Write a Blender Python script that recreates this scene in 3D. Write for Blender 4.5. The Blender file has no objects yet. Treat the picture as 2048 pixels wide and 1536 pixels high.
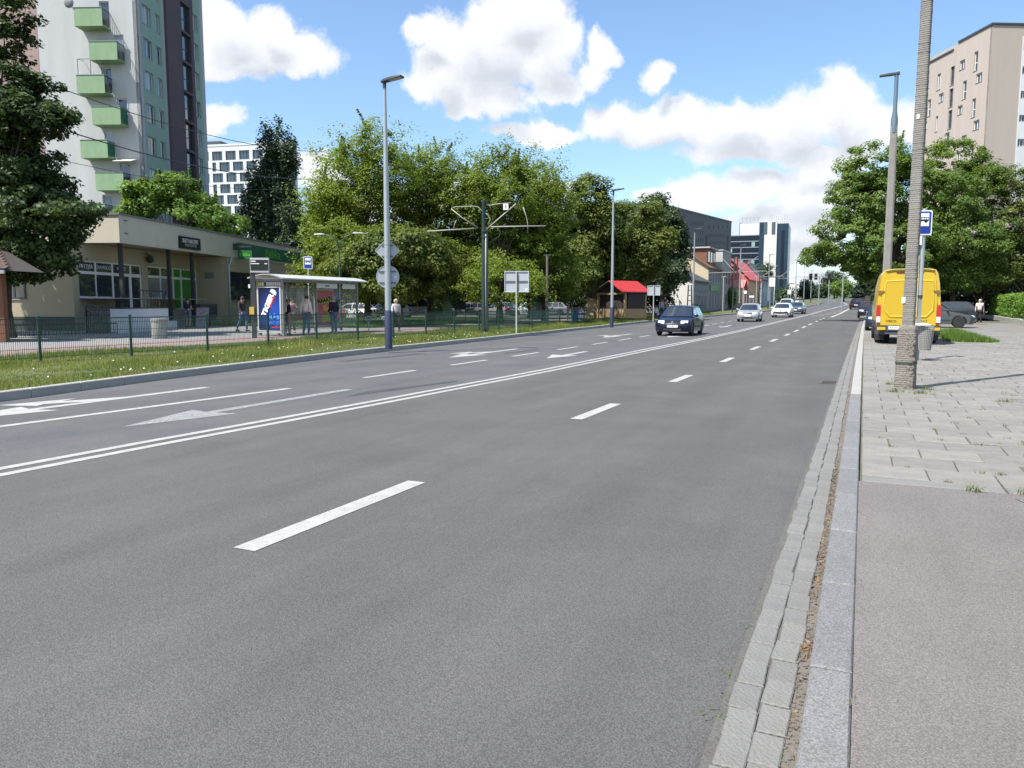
import bpy, bmesh, math, random
import numpy as np
from mathutils import Vector, Matrix
random.seed(7); np.random.seed(7)
R = math.radians
sc = bpy.context.scene
col = sc.collection

# ------------------------------------------------------------------ camera
CAMZ, FOC, HZ, VPX = 1.5, 1540.0, 608.0, 1728.0
PITCH = math.atan((768.0 - HZ) / FOC)
YAW = math.atan2((VPX - 1024.0), FOC * math.cos(PITCH) + (768.0 - HZ) * math.sin(PITCH))
cam = bpy.data.objects.new('camera', bpy.data.cameras.new('camera'))
col.objects.link(cam)
cam.location = (0, 0, CAMZ)
cam.rotation_euler = (math.pi / 2 - PITCH, 0, YAW)
cam.data.sensor_width = 36.0
cam.data.lens = FOC / 2048.0 * 36.0
cam.data.clip_start = 0.05
cam.data.clip_end = 6000
sc.camera = cam

# ------------------------------------------------------------------ light
SUN_EL = R(58)
SUN_H = Vector((-0.5, -0.866, 0)).normalized()          # horizontal direction towards the sun
sun = bpy.data.objects.new('sun', bpy.data.lights.new('sun', 'SUN'))
col.objects.link(sun)
sun.data.energy = 4.4
sun.data.angle = R(0.53)
sun.data.color = (1.0, 0.97, 0.92)
sun.rotation_euler = Vector((-SUN_H.x * math.cos(SUN_EL), -SUN_H.y * math.cos(SUN_EL), -math.sin(SUN_EL))).to_track_quat('-Z', 'Y').to_euler()

sc.view_settings.view_transform = 'Standard'
sc.view_settings.look = 'None'
sc.view_settings.exposure = 0.92
sc.view_settings.gamma = 1.0
sc.view_settings.use_curve_mapping = False
sc.render.engine = 'CYCLES'
sc.cycles.max_bounces = 6
sc.cycles.transparent_max_bounces = 6
sc.cycles.caustics_reflective = False
sc.cycles.caustics_refractive = False

# camera maths: a pixel of the 2048 x 1536 photograph and a depth give a place in the world
_cy, _sy, _cp, _sp = math.cos(YAW), math.sin(YAW), math.cos(PITCH), math.sin(PITCH)
FWD = np.array([-_sy * _cp, _cy * _cp, -_sp]); UPV = np.array([-_sy * _sp, _cy * _sp, _cp]); RGT = np.array([_cy, _sy, 0.0])
def ray(px, py):
    return FWD * FOC + RGT * (px - 1024.0) + UPV * (768.0 - py)
def W(px, py, D):
    d = ray(px, py) / FOC
    return Vector(d * D) + Vector((0, 0, CAMZ))
def G(px, py, z=0.0):
    d = ray(px, py); t = (z - CAMZ) / d[2]
    return Vector((d[0] * t, d[1] * t, z))
def PJ(x, y, z):
    p = np.array([x, y, z - CAMZ]); w = p @ FWD
    return 1024 + FOC * (p @ RGT) / w, 768 - FOC * (p @ UPV) / w
_ZY = [-50, 45, 67, 84, 101, 123, 177, 240, 300, 500, 3000]
_ZZ = [0, 0, .12, .18, .33, .68, 1.5, 2.6, 3.6, 5.0, 5.0]
def zr(y):
    return float(np.interp(y, _ZY, _ZZ))
def at(px, D, dz=0.12):
    """ground point in the direction of column px at depth D"""
    p = W(px, HZ, D)
    return Vector((p.x, p.y, zr(p.y) + dz))

# ------------------------------------------------------------------ world: sky and clouds
world = bpy.data.worlds.new('World'); sc.world = world; world.use_nodes = True
wt = world.node_tree
for n in list(wt.nodes): wt.nodes.remove(n)
def wn(tree, t, **kw):
    n = tree.nodes.new(t)
    for k, v in kw.items(): setattr(n, k, v)
    return n
def azel(px, py):
    d = ray(px, py); d = d / np.linalg.norm(d)
    return math.atan2(d[0], d[1]), math.asin(d[2])
BLOBS = [(500, 95, 150, 62), (455, 55, 75, 50), (590, 112, 90, 48), (540, 60, 60, 42), (425, 130, 80, 30), (432, 248, 48, 34),
         (975, 95, 150, 92), (880, 140, 90, 70), (1085, 95, 100, 70), (1035, 25, 105, 55), (850, 50, 60, 35), (965, 195, 120, 45), (1110, 165, 70, 40),
         (1180, 140, 42, 32), (1200, 100, 40, 26), (1316, 142, 30, 30), (1080, 262, 130, 24),
         (1230, 235, 100, 52), (1330, 245, 120, 58), (1460, 255, 140, 66), (1575, 250, 110, 70), (1675, 225, 72, 72), (1745, 262, 70, 52), (1820, 250, 70, 45),
         (1500, 305, 150, 32), (1650, 320, 120, 34), (1400, 395, 95, 36), (1500, 385, 90, 40), (1620, 395, 110, 56), (1560, 450, 150, 44), (1620, 500, 80, 36), (1730, 420, 90, 50),
         (1640, 562, 90, 16), (640, 350, 55, 42), (720, 420, 80, 60), (1125, 362, 50, 26), (900, 400, 120, 40), (1300, 410, 60, 26)]
grp = bpy.data.node_groups.new('cloud field', 'ShaderNodeTree')
grp.interface.new_socket('uv', in_out='INPUT', socket_type='NodeSocketVector')
grp.interface.new_socket('field', in_out='OUTPUT', socket_type='NodeSocketFloat')
gi, go = grp.nodes.new('NodeGroupInput'), grp.nodes.new('NodeGroupOutput')
prev = None
for (bx, by, rx, ry) in BLOBS:
    a, e = azel(bx, by)
    s = wn(grp, 'ShaderNodeVectorMath', operation='SUBTRACT'); grp.links.new(gi.outputs[0], s.inputs[0]); s.inputs[1].default_value = (a, e, 0)
    m = wn(grp, 'ShaderNodeVectorMath', operation='MULTIPLY'); grp.links.new(s.outputs[0], m.inputs[0])
    m.inputs[1].default_value = (FOC / (rx * 1.03), FOC / (ry * 1.05), 0)
    l = wn(grp, 'ShaderNodeVectorMath', operation='LENGTH'); grp.links.new(m.outputs[0], l.inputs[0])
    f = wn(grp, 'ShaderNodeMath', operation='SUBTRACT'); f.inputs[0].default_value = 1.0; grp.links.new(l.outputs['Value'], f.inputs[1])
    if prev is None: prev = f
    else:
        x = wn(grp, 'ShaderNodeMath', operation='SMOOTH_MAX'); x.inputs[2].default_value = 0.12
        grp.links.new(prev.outputs[0], x.inputs[0]); grp.links.new(f.outputs[0], x.inputs[1]); prev = x
grp.links.new(prev.outputs[0], go.inputs[0])
L = wt.links.new
tc = wn(wt, 'ShaderNodeTexCoord')
sep = wn(wt, 'ShaderNodeSeparateXYZ'); L(tc.outputs['Generated'], sep.inputs[0])
az = wn(wt, 'ShaderNodeMath', operation='ARCTAN2'); L(sep.outputs[0], az.inputs[0]); L(sep.outputs[1], az.inputs[1])
el = wn(wt, 'ShaderNodeMath', operation='ARCSINE'); L(sep.outputs[2], el.inputs[0])
uv = wn(wt, 'ShaderNodeCombineXYZ'); L(az.outputs[0], uv.inputs[0]); L(el.outputs[0], uv.inputs[1])
def wnoise(scale, detail, rough, vec):
    n = wn(wt, 'ShaderNodeTexNoise'); n.inputs['Scale'].default_value = scale; n.inputs['Detail'].default_value = detail
    n.inputs['Roughness'].default_value = rough; L(vec, n.inputs['Vector']); return n
def wm(op, a, b=None, c=None):
    n = wn(wt, 'ShaderNodeMath', operation=op)
    for i, v in enumerate((a, b, c)):
        if v is None: continue
        if isinstance(v, (int, float)): n.inputs[i].default_value = v
        else: L(v, n.inputs[i])
    return n.outputs[0]
warp = wnoise(9.0, 6.0, .58, uv.outputs[0])
wv = wn(wt, 'ShaderNodeVectorMath', operation='SUBTRACT'); L(warp.outputs['Color'], wv.inputs[0]); wv.inputs[1].default_value = (.5, .5, .5)
wsx = wn(wt, 'ShaderNodeVectorMath', operation='SCALE'); L(wv.outputs[0], wsx.inputs[0]); wsx.inputs['Scale'].default_value = .085
uv2 = wn(wt, 'ShaderNodeVectorMath', operation='ADD'); L(uv.outputs[0], uv2.inputs[0]); L(wsx.outputs[0], uv2.inputs[1])
uv3 = wn(wt, 'ShaderNodeVectorMath', operation='ADD'); L(uv2.outputs[0], uv3.inputs[0]); uv3.inputs[1].default_value = (-.012, .034, 0)
g1 = wn(wt, 'ShaderNodeGroup', node_tree=grp); L(uv2.outputs[0], g1.inputs[0])
g2 = wn(wt, 'ShaderNodeGroup', node_tree=grp); L(uv3.outputs[0], g2.inputs[0])
nf = wnoise(22.0, 9.0, .6, uv2.outputs[0])
# beyond the part of the sky that the photograph shows, ordinary scattered clouds of the same kind
gen = wnoise(2.6, 7.0, .55, tc.outputs['Generated'])
vd = Vector(FWD)
dotn = wn(wt, 'ShaderNodeVectorMath', operation='DOT_PRODUCT'); L(tc.outputs['Generated'], dotn.inputs[0]); dotn.inputs[1].default_value = vd
away = wn(wt, 'ShaderNodeMapRange'); away.interpolation_type = 'SMOOTHSTEP'
L(dotn.outputs['Value'], away.inputs['Value']); away.inputs['From Min'].default_value = .78; away.inputs['From Max'].default_value = .6
genf = wm('MULTIPLY', wm('SUBTRACT', gen.outputs['Fac'], .53), 4.0)
genf = wm('ADD', genf, wm('MULTIPLY', wm('SUBTRACT', away.outputs[0], 1.0), 3.0))
fld = wm('MAXIMUM', g1.outputs[0], genf)
dens = wm('ADD', fld, wm('MULTIPLY', wm('SUBTRACT', nf.outputs['Fac'], .5), 1.3))
mr = wn(wt, 'ShaderNodeMapRange'); mr.interpolation_type = 'SMOOTHSTEP'
L(dens, mr.inputs['Value']); mr.inputs['From Min'].default_value = .02; mr.inputs['From Max'].default_value = .43
shade = wn(wt, 'ShaderNodeMapRange'); shade.interpolation_type = 'SMOOTHSTEP'
L(wm('ADD', g2.outputs[0], wm('MULTIPLY', wm('SUBTRACT', nf.outputs['Fac'], .5), -.9)), shade.inputs['Value'])
shade.inputs['From Min'].default_value = .25; shade.inputs['From Max'].default_value = 1.0
ccol = wn(wt, 'ShaderNodeMix', data_type='RGBA'); L(shade.outputs[0], ccol.inputs['Factor'])
ccol.inputs[6].default_value = (4.9, 5.0, 5.2, 1); ccol.inputs[7].default_value = (3.4, 3.56, 3.9, 1)
sky = wn(wt, 'ShaderNodeTexSky'); sky.sky_type = 'NISHITA'; sky.sun_disc = False
sky.sun_elevation = SUN_EL; sky.sun_rotation = R(210); sky.altitude = 200; sky.air_density = 1.0; sky.dust_density = 1.2; sky.ozone_density = 1.0
skm = wn(wt, 'ShaderNodeMix', data_type='RGBA', blend_type='MULTIPLY'); skm.inputs['Factor'].default_value = 1.0
L(sky.outputs[0], skm.inputs[6]); skm.inputs[7].default_value = (.93, 1.05, 1.14, 1)
cm = wn(wt, 'ShaderNodeMix', data_type='RGBA'); L(wm('MULTIPLY', mr.outputs[0], .97), cm.inputs['Factor'])
L(skm.outputs[2], cm.inputs[6]); L(ccol.outputs[2], cm.inputs[7])
bg = wn(wt, 'ShaderNodeBackground'); L(cm.outputs[2], bg.inputs[0]); bg.inputs['Strength'].default_value = 0.11
wo = wn(wt, 'ShaderNodeOutputWorld'); L(bg.outputs[0], wo.inputs[0])

# ------------------------------------------------------------------ materials
MATS = {}
def mat(name, c, rough=.7, var=0.0, vs=3.0, bump=0.0, bs=60.0, metal=0.0, spec=.5, c2=None, coord='Object', detail=5.0, fine=0.0, fs=200.0, coat=0.0, emit=0.0, vz=1.0):
    """principled material; var blends towards c2 (or a darker c) with a soft noise; fine adds small speckle; bump is fine relief"""
    if name in MATS: return MATS[name]
    m = bpy.data.materials.new(name); m.use_nodes = True; t = m.node_tree; b = t.nodes['Principled BSDF']
    c = tuple(c) + (1,)
    b.inputs['Base Color'].default_value = c; b.inputs['Roughness'].default_value = rough; b.inputs['Metallic'].default_value = metal
    b.inputs['Specular IOR Level'].default_value = spec
    if coat: b.inputs['Coat Weight'].default_value = coat; b.inputs['Coat Roughness'].default_value = .06
    if emit: b.inputs['Emission Color'].default_value = c; b.inputs['Emission Strength'].default_value = emit
    if var or bump or fine:
        co = t.nodes.new('ShaderNodeTexCoord')
        src = co.outputs[coord]
        if vz != 1.0:
            mpg = t.nodes.new('ShaderNodeMapping'); mpg.inputs['Scale'].default_value = (1, 1, vz); t.links.new(src, mpg.inputs['Vector']); src = mpg.outputs[0]
        last = None
        if var:
            n = t.nodes.new('ShaderNodeTexNoise'); n.inputs['Scale'].default_value = vs; n.inputs['Detail'].default_value = detail
            n.inputs['Roughness'].default_value = .62; t.links.new(src, n.inputs['Vector'])
            r = t.nodes.new('ShaderNodeMapRange'); r.inputs['From Min'].default_value = .32; r.inputs['From Max'].default_value = .72
            r.inputs['To Max'].default_value = var; t.links.new(n.outputs['Fac'], r.inputs['Value'])
            x = t.nodes.new('ShaderNodeMix'); x.data_type = 'RGBA'; t.links.new(r.outputs[0], x.inputs['Factor'])
            x.inputs[6].default_value = c; x.inputs[7].default_value = (tuple(c2) + (1,)) if c2 else (c[0] * .45, c[1] * .45, c[2] * .45, 1)
            last = x.outputs[2]
        if fine:
            v = t.nodes.new('ShaderNodeTexVoronoi'); v.inputs['Scale'].default_value = fs; t.links.new(src, v.inputs['Vector'])
            h = t.nodes.new('ShaderNodeSeparateColor'); t.links.new(v.outputs['Color'], h.inputs[0])
            rr = t.nodes.new('ShaderNodeMapRange'); rr.inputs['To Min'].default_value = 1 - fine; rr.inputs['To Max'].default_value = 1 + fine
            t.links.new(h.outputs[0], rr.inputs['Value'])
            mm = t.nodes.new('ShaderNodeMix'); mm.data_type = 'RGBA'; mm.blend_type = 'MULTIPLY'; mm.inputs['Factor'].default_value = 1
            if last: t.links.new(last, mm.inputs[6])
            else: mm.inputs[6].default_value = c
            cc = t.nodes.new('ShaderNodeCombineColor')
            for i in range(3): t.links.new(rr.outputs[0], cc.inputs[i])
            t.links.new(cc.outputs[0], mm.inputs[7]); last = mm.outputs[2]
        if last: t.links.new(last, b.inputs['Base Color'])
        if bump:
            n2 = t.nodes.new('ShaderNodeTexNoise'); n2.inputs['Scale'].default_value = bs; n2.inputs['Detail'].default_value = 4; t.links.new(src, n2.inputs['Vector'])
            bp = t.nodes.new('ShaderNodeBump'); bp.inputs['Strength'].default_value = bump; bp.inputs['Distance'].default_value = .02
            t.links.new(n2.outputs['Fac'], bp.inputs['Height']); t.links.new(bp.outputs[0], b.inputs['Normal'])
    MATS[name] = m
    return m
def foliage_mat(name, c1, c2, trans=.35):
    """leaves: colour runs from c1 to c2 with a per-leaf tint attribute, some light comes through"""
    if name in MATS: return MATS[name]
    m = bpy.data.materials.new(name); m.use_nodes = True; t = m.node_tree
    b = t.nodes['Principled BSDF']; out = t.nodes['Material Output']
    a = t.nodes.new('ShaderNodeAttribute'); a.attribute_name = 'tint'
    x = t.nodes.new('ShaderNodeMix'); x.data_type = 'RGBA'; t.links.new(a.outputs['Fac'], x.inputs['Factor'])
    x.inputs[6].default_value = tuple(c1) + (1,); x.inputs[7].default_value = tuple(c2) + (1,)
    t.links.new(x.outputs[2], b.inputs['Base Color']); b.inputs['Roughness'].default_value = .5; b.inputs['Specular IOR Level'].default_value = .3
    tr = t.nodes.new('ShaderNodeBsdfTranslucent')
    g = t.nodes.new('ShaderNodeMix'); g.data_type = 'RGBA'; g.blend_type = 'MULTIPLY'; g.inputs['Factor'].default_value = 1
    t.links.new(x.outputs[2], g.inputs[6]); g.inputs[7].default_value = (1.15, 1.15, .6, 1); t.links.new(g.outputs[2], tr.inputs['Color'])
    ms = t.nodes.new('ShaderNodeMixShader'); ms.inputs[0].default_value = trans
    t.links.new(b.outputs[0], ms.inputs[1]); t.links.new(tr.outputs[0], ms.inputs[2]); t.links.new(ms.outputs[0], out.inputs[0])
    MATS[name] = m
    return m
def glass_mat(name, c=(.02, .025, .03), rough=.04):
    return mat(name, c, rough, spec=.8, coat=.6)
def clear_mat(name, tint=(.85, .9, .9), alpha=.16):
    if name in MATS: return MATS[name]
    m = bpy.data.materials.new(name); m.use_nodes = True; t = m.node_tree; b = t.nodes['Principled BSDF']; out = t.nodes['Material Output']
    b.inputs['Base Color'].default_value = tuple(tint) + (1,); b.inputs['Roughness'].default_value = .04; b.inputs['Specular IOR Level'].default_value = .7
    tr = t.nodes.new('ShaderNodeBsdfTransparent'); tr.inputs[0].default_value = (.92, .95, .94, 1)
    ms = t.nodes.new('ShaderNodeMixShader'); ms.inputs[0].default_value = alpha
    t.links.new(tr.outputs[0], ms.inputs[1]); t.links.new(b.outputs[0], ms.inputs[2]); t.links.new(ms.outputs[0], out.inputs[0])
    MATS[name] = m
    return m

# ------------------------------------------------------------------ mesh and object helpers
class MB:
    def __init__(s): s.v = []; s.f = []; s.m = []
    def add(s, vs, fs, mi=0):
        o = len(s.v); s.v.extend([tuple(map(float, p)) for p in vs])
        for f in fs: s.f.append(tuple(o + i for i in f)); s.m.append(mi)
        return s
    def box(s, x0, x1, y0, y1, z0, z1, mi=0, rz=0.0, piv=None):
        p = [(x0, y0, z0), (x1, y0, z0), (x1, y1, z0), (x0, y1, z0), (x0, y0, z1), (x1, y0, z1), (x1, y1, z1), (x0, y1, z1)]
        if rz:
            cx, cy = piv or ((x0 + x1) / 2, (y0 + y1) / 2); c, n = math.cos(rz), math.sin(rz)
            p = [(cx + (x - cx) * c - (y - cy) * n, cy + (x - cx) * n + (y - cy) * c, z) for x, y, z in p]
        return s.add(p, [(0, 3, 2, 1), (4, 5, 6, 7), (0, 1, 5, 4), (1, 2, 6, 5), (2, 3, 7, 6), (3, 0, 4, 7)], mi)
    def bar(s, a, b, w, h=None, mi=0, up=(0, 0, 1)):
        """square bar from a to b"""
        a, b = Vector(a), Vector(b); h = h or w; d = (b - a).normalized()
        u = Vector(up)
        if abs(d.dot(u)) > .98: u = Vector((0, 1, 0))
        r = d.cross(u).normalized() * w / 2; u = r.cross(d).normalized() * h / 2
        p = [a - r - u, a + r - u, a + r + u, a - r + u, b - r - u, b + r - u, b + r + u, b - r + u]
        return s.add(p, [(3, 2, 1, 0), (4, 5, 6, 7), (0, 1, 5, 4), (1, 2, 6, 5), (2, 3, 7, 6), (3, 0, 4, 7)], mi)
    def tube(s, pts, rad, n=8, mi=0, cap=True):
        pts = [Vector(p) for p in pts]
        if isinstance(rad, (int, float)): rad = [rad] * len(pts)
        rings = []; ref = None
        for i, p in enumerate(pts):
            d = (pts[min(i + 1, len(pts) - 1)] - pts[max(i - 1, 0)]).normalized()
            if ref is None or abs(ref.dot(d)) > .99: ref = Vector((1, 0, 0)) if abs(d.x) < .9 else Vector((0, 1, 0))
            a = (ref - d * ref.dot(d)).normalized(); b = d.cross(a); ref = a
            rings.append([p + (a * math.cos(2 * math.pi * k / n) + b * math.sin(2 * math.pi * k / n)) * rad[i] for k in range(n)])
        return s.loft(rings, True, cap, mi)
    def loft(s, rings, closed=True, cap=True, mi=0):
        n = len(rings[0]); vs = [p for r in rings for p in r]; fs = []
        for i in range(len(rings) - 1):
            for k in range(n if closed else n - 1):
                k2 = (k + 1) % n
                fs.append((i * n + k, i * n + k2, (i + 1) * n + k2, (i + 1) * n + k))
        if cap: fs += [tuple(reversed(range(n))), tuple((len(rings) - 1) * n + k for k in range(n))]
        return s.add(vs, fs, mi)
    def lathe(s, prof, n=16, c=(0, 0, 0), axis='z', mi=0, cap=True):
        rings = []
        for r, h in prof:
            ring = []
            for k in range(n):
                a = 2 * math.pi * k / n; x, y = r * math.cos(a), r * math.sin(a)
                ring.append((c[0] + x, c[1] + y, c[2] + h) if axis == 'z' else ((c[0] + h, c[1] + x, c[2] + y) if axis == 'x' else (c[0] + y, c[1] + h, c[2] + x)))
            rings.append(ring)
        return s.loft(rings, True, cap, mi)
    def ball(s, c, r, nu=10, nv=7, mi=0):
        r = (r, r, r) if isinstance(r, (int, float)) else r
        rings = []
        for j in range(1, nv):
            t = math.pi * j / nv
            rings.append([(c[0] + r[0] * math.sin(t) * math.cos(2 * math.pi * k / nu), c[1] + r[1] * math.sin(t) * math.sin(2 * math.pi * k / nu), c[2] - r[2] * math.cos(t)) for k in range(nu)])
        return s.loft(rings, True, True, mi)
    def poly(s, pts, mi=0): return s.add(pts, [tuple(range(len(pts)))], mi)
    def prism(s, pts, z0, z1, mi=0):
        n = len(pts)
        vs = [(p[0], p[1], z0) for p in pts] + [(p[0], p[1], z1) for p in pts]
        return s.add(vs, [tuple(reversed(range(n))), tuple(range(n, 2 * n))] + [(k, (k + 1) % n, n + (k + 1) % n, n + k) for k in range(n)], mi)
    def slab(s, pts, off, mi=0):
        """polygon in space given thickness by the offset vector"""
        n = len(pts); o = Vector(off); pts = [Vector(p) for p in pts]
        return s.add([tuple(p) for p in pts] + [tuple(p + o) for p in pts], [tuple(reversed(range(n))), tuple(range(n, 2 * n))] + [(k, (k + 1) % n, n + (k + 1) % n, n + k) for k in range(n)], mi)
    def mesh(s, name, mats, smooth=False):
        me = bpy.data.meshes.new(name); me.from_pydata(s.v, [], s.f)
        for m in (mats if isinstance(mats, (list, tuple)) else [mats]): me.materials.append(m)
        if any(s.m): me.polygons.foreach_set('material_index', s.m)
        bm = bmesh.new(); bm.from_mesh(me); bmesh.ops.recalc_face_normals(bm, faces=bm.faces); bm.to_mesh(me); bm.free()
        if smooth:
            me.polygons.foreach_set('use_smooth', [True] * len(me.polygons))
            if smooth is not True: me.set_sharp_from_angle(angle=R(smooth))
        me.update(); return me
    def build(s, name, mats, parent=None, smooth=False, loc=None, rz=0.0):
        return link(name, s.mesh(name, mats, smooth), parent, loc, rz)
def link(name, me, parent=None, loc=None, rz=0.0):
    o = bpy.data.objects.new(name, me); col.objects.link(o)
    if parent is not None: o.parent = parent
    if loc is not None: o.location = loc
    if rz: o.rotation_euler = (0, 0, rz)
    return o
def tag(o, label=None, cat=None, group=None, kind=None):
    if label: o['label'] = label
    if cat: o['category'] = cat
    if group: o['group'] = group
    if kind: o['kind'] = kind
    return o
def thing(name, label, cat, loc=(0, 0, 0), rz=0.0, group=None):
    o = bpy.data.objects.new(name, None); col.objects.link(o); o.location = loc; o.rotation_euler = (0, 0, rz); o.empty_display_size = .2
    return tag(o, label, cat, group)
def npmesh(name, verts, faces, mats, tint=None, mi=None, smooth=False):
    """mesh from numpy arrays of equal-sided faces"""
    me = bpy.data.meshes.new(name); nv, nf, k = len(verts), len(faces), faces.shape[1]
    me.vertices.add(nv); me.vertices.foreach_set('co', verts.astype(np.float32).ravel())
    me.loops.add(nf * k); me.loops.foreach_set('vertex_index', faces.astype(np.int32).ravel())
    me.polygons.add(nf); me.polygons.foreach_set('loop_start', np.arange(0, nf * k, k, dtype=np.int32))
    for m in (mats if isinstance(mats, (list, tuple)) else [mats]): me.materials.append(m)
    if mi is not None: me.polygons.foreach_set('material_index', mi.astype(np.int32))
    if tint is not None:
        a = me.attributes.new('tint', 'FLOAT', 'FACE'); a.data.foreach_set('value', tint.astype(np.float32))
    me.update(calc_edges=True); return me
def text(body, size, m, parent, loc, rot, name='lettering', ext=.004, align='CENTER', sx=1.0, bold=0.0):
    cu = bpy.data.curves.new('t', 'FONT'); cu.body = body; cu.size = size; cu.extrude = ext; cu.align_x = align; cu.align_y = 'CENTER'; cu.offset = bold
    cu.resolution_u = 2
    ob = bpy.data.objects.new('t', cu); col.objects.link(ob)
    bpy.context.view_layer.update()
    me = bpy.data.meshes.new_from_object(ob.evaluated_get(bpy.context.evaluated_depsgraph_get()))
    bpy.data.objects.remove(ob); bpy.data.curves.remove(cu)
    me.name = name; me.materials.clear(); me.materials.append(m)
    o = link(name, me, parent, loc); o.rotation_euler = rot; o.scale = (sx, 1, 1)
    return o
def copy_tree(o, parent=None):
    c = o.copy(); col.objects.link(c)
    if parent is not None: c.parent = parent
    for ch in [k for k in bpy.data.objects if k.parent == o]: copy_tree(ch, c)
    return c
# ------------------------------------------------------------------ the ground, road and pavements
def pl(P):
    xs = [p[0] for p in P]; ys = [p[1] for p in P]
    return lambda y: float(np.interp(y, ys, xs))
XD = pl([(-7.0, -10), (-7.0, 5), (-6.75, 9), (-6.5, 16), (-6.42, 25), (-6.29, 33), (-6.25, 49), (-6.1, 61), (-5.95, 86), (-5.3, 114.5), (-4.4, 131), (-3.6, 153), (-3.13, 170), (-4.2, 193.6), (-9.5, 244), (-25, 310), (-60, 400)])
XR = pl([(-.4, -10), (-.4, 22), (-.35, 48), (-.18, 72), (-.04, 128), (.2, 170), (-.8, 195), (-2.9, 222), (-9, 260), (-22, 310), (-56, 400)])
XL = pl([(-11.0, -10), (-12.05, 7.4), (-12.6, 10.6), (-13.6, 18.5), (-14.1, 29.6), (-14.9, 41.6), (-15.3, 63.5), (-14.4, 91), (-12.4, 108), (-9.4, 134), (-8.2, 177), (-8.9, 205), (-14, 244), (-30, 310), (-66, 400)])
def stations(y0, y1, near=.5):
    out = [y0]
    while out[-1] < y1:
        y = out[-1]; out.append(min(y1, y + (near if y < 30 else 2.0 if y < 120 else 5.0)))
    return out
def strip(name, xa, xb, ys, dz, m, nx=1, parent=None):
    """sheet between two edges that follow the road, following the rise of the land"""
    b = MB(); rows = []
    for y in ys:
        a, c = (xa(y) if callable(xa) else xa), (xb(y) if callable(xb) else xb)
        rows.append([(a + (c - a) * k / nx, y, zr(y) + dz) for k in range(nx + 1)])
    b.loft(rows, False, False)
    return b.build(name, m, parent)
M_ground = mat('earth and thin grass', (.075, .095, .03), .95, .7, .6, .4, 20, c2=(.13, .12, .06))
M_grass_base = mat('grass ground', (.055, .085, .02), .95, .9, 1.3, .6, 45, c2=(.15, .125, .07))
b = MB()
gy = [-80, -30, 0, 45, 67, 84, 101, 123, 177, 240, 300, 500, 900, 1600, 3000]
b.loft([[(x, y, zr(y) - .06) for x in (-1800, -300, -70, 0, 70, 300, 1800)] for y in gy], False, False)
tag(b.build('ground', M_ground), 'open grassy ground running out to the horizon', 'ground', kind='structure')

def asphalt(name, base, c2, tinty, tracks, amp=.20):
    if name in MATS: return MATS[name]
    m = bpy.data.materials.new(name); m.use_nodes = True; t = m.node_tree; bs = t.nodes['Principled BSDF']; LK = t.links.new
    co = t.nodes.new('ShaderNodeTexCoord')
    def noise(sc_, d, vec=None, r=.6):
        n = t.nodes.new('ShaderNodeTexNoise'); n.inputs['Scale'].default_value = sc_; n.inputs['Detail'].default_value = d; n.inputs['Roughness'].default_value = r
        LK(vec or co.outputs['Object'], n.inputs['Vector']); return n.outputs['Fac']
    def ramp(v, a, bb, lo, hi):
        r = t.nodes.new('ShaderNodeMapRange'); r.inputs['From Min'].default_value = a; r.inputs['From Max'].default_value = bb
        r.inputs['To Min'].default_value = lo; r.inputs['To Max'].default_value = hi; LK(v, r.inputs['Value']); return r.outputs[0]
    def mul(a, bb):
        x = t.nodes.new('ShaderNodeMath'); x.operation = 'MULTIPLY'; LK(a, x.inputs[0]); LK(bb, x.inputs[1]); return x.outputs[0]
    vo = t.nodes.new('ShaderNodeTexVoronoi'); vo.inputs['Scale'].default_value = 150.0; LK(co.outputs['Object'], vo.inputs['Vector'])
    hs = t.nodes.new('ShaderNodeSeparateColor'); LK(vo.outputs['Color'], hs.inputs[0])
    stone = ramp(hs.outputs[0], 0, 1, 1 - amp, 1 + amp)                                       # aggregate, stone by stone
    crev = ramp(vo.outputs['Distance'], .25, .62, 1.0, .68)
    mp = t.nodes.new('ShaderNodeMapping'); mp.inputs['Scale'].default_value = (1.0, .07, 1.0); LK(co.outputs['Object'], mp.inputs['Vector'])
    streak = ramp(noise(tracks, 5, mp.outputs[0]), .3, .7, .87, 1.09)                   # wear along the direction of travel
    patch = ramp(noise(.35, 6), .3, .7, .93, 1.06)
    k = mul(mul(stone, crev), mul(streak, patch))
    x = t.nodes.new('ShaderNodeMix'); x.data_type = 'RGBA'; LK(ramp(noise(.9, 4), .35, .7, 0, tinty), x.inputs['Factor'])
    x.inputs[6].default_value = tuple(base) + (1,); x.inputs[7].default_value = tuple(c2) + (1,)
    cc = t.nodes.new('ShaderNodeCombineColor')
    for i in range(3): LK(k, cc.inputs[i])
    mm = t.nodes.new('ShaderNodeMix'); mm.data_type = 'RGBA'; mm.blend_type = 'MULTIPLY'; mm.inputs['Factor'].default_value = 1
    LK(x.outputs[2], mm.inputs[6]); LK(cc.outputs[0], mm.inputs[7]); LK(mm.outputs[2], bs.inputs['Base Color'])
    bs.inputs['Roughness'].default_value = .82; bs.inputs['Specular IOR Level'].default_value = .35
    bp = t.nodes.new('ShaderNodeBump'); bp.inputs['Strength'].default_value = .6; bp.inputs['Distance'].default_value = .004
    iv = t.nodes.new('ShaderNodeMath'); iv.operation = 'SUBTRACT'; iv.inputs[0].default_value = 1.0; LK(vo.outputs['Distance'], iv.inputs[1])
    LK(iv.outputs[0], bp.inputs['Height']); LK(bp.outputs[0], bs.inputs['Normal'])
    MATS[name] = m; return m
M_road = asphalt('road asphalt', (.107, .103, .098), (.130, .124, .116), .8, 1.6)
M_road_old = asphalt('older asphalt of the far lanes', (.110, .109, .110), (.138, .133, .127), .9, 1.2)
M_foot = asphalt('worn footway asphalt', (.188, .167, .152), (.222, .199, .182), .9, .8, .17)
YS = stations(-8, 400)
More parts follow.
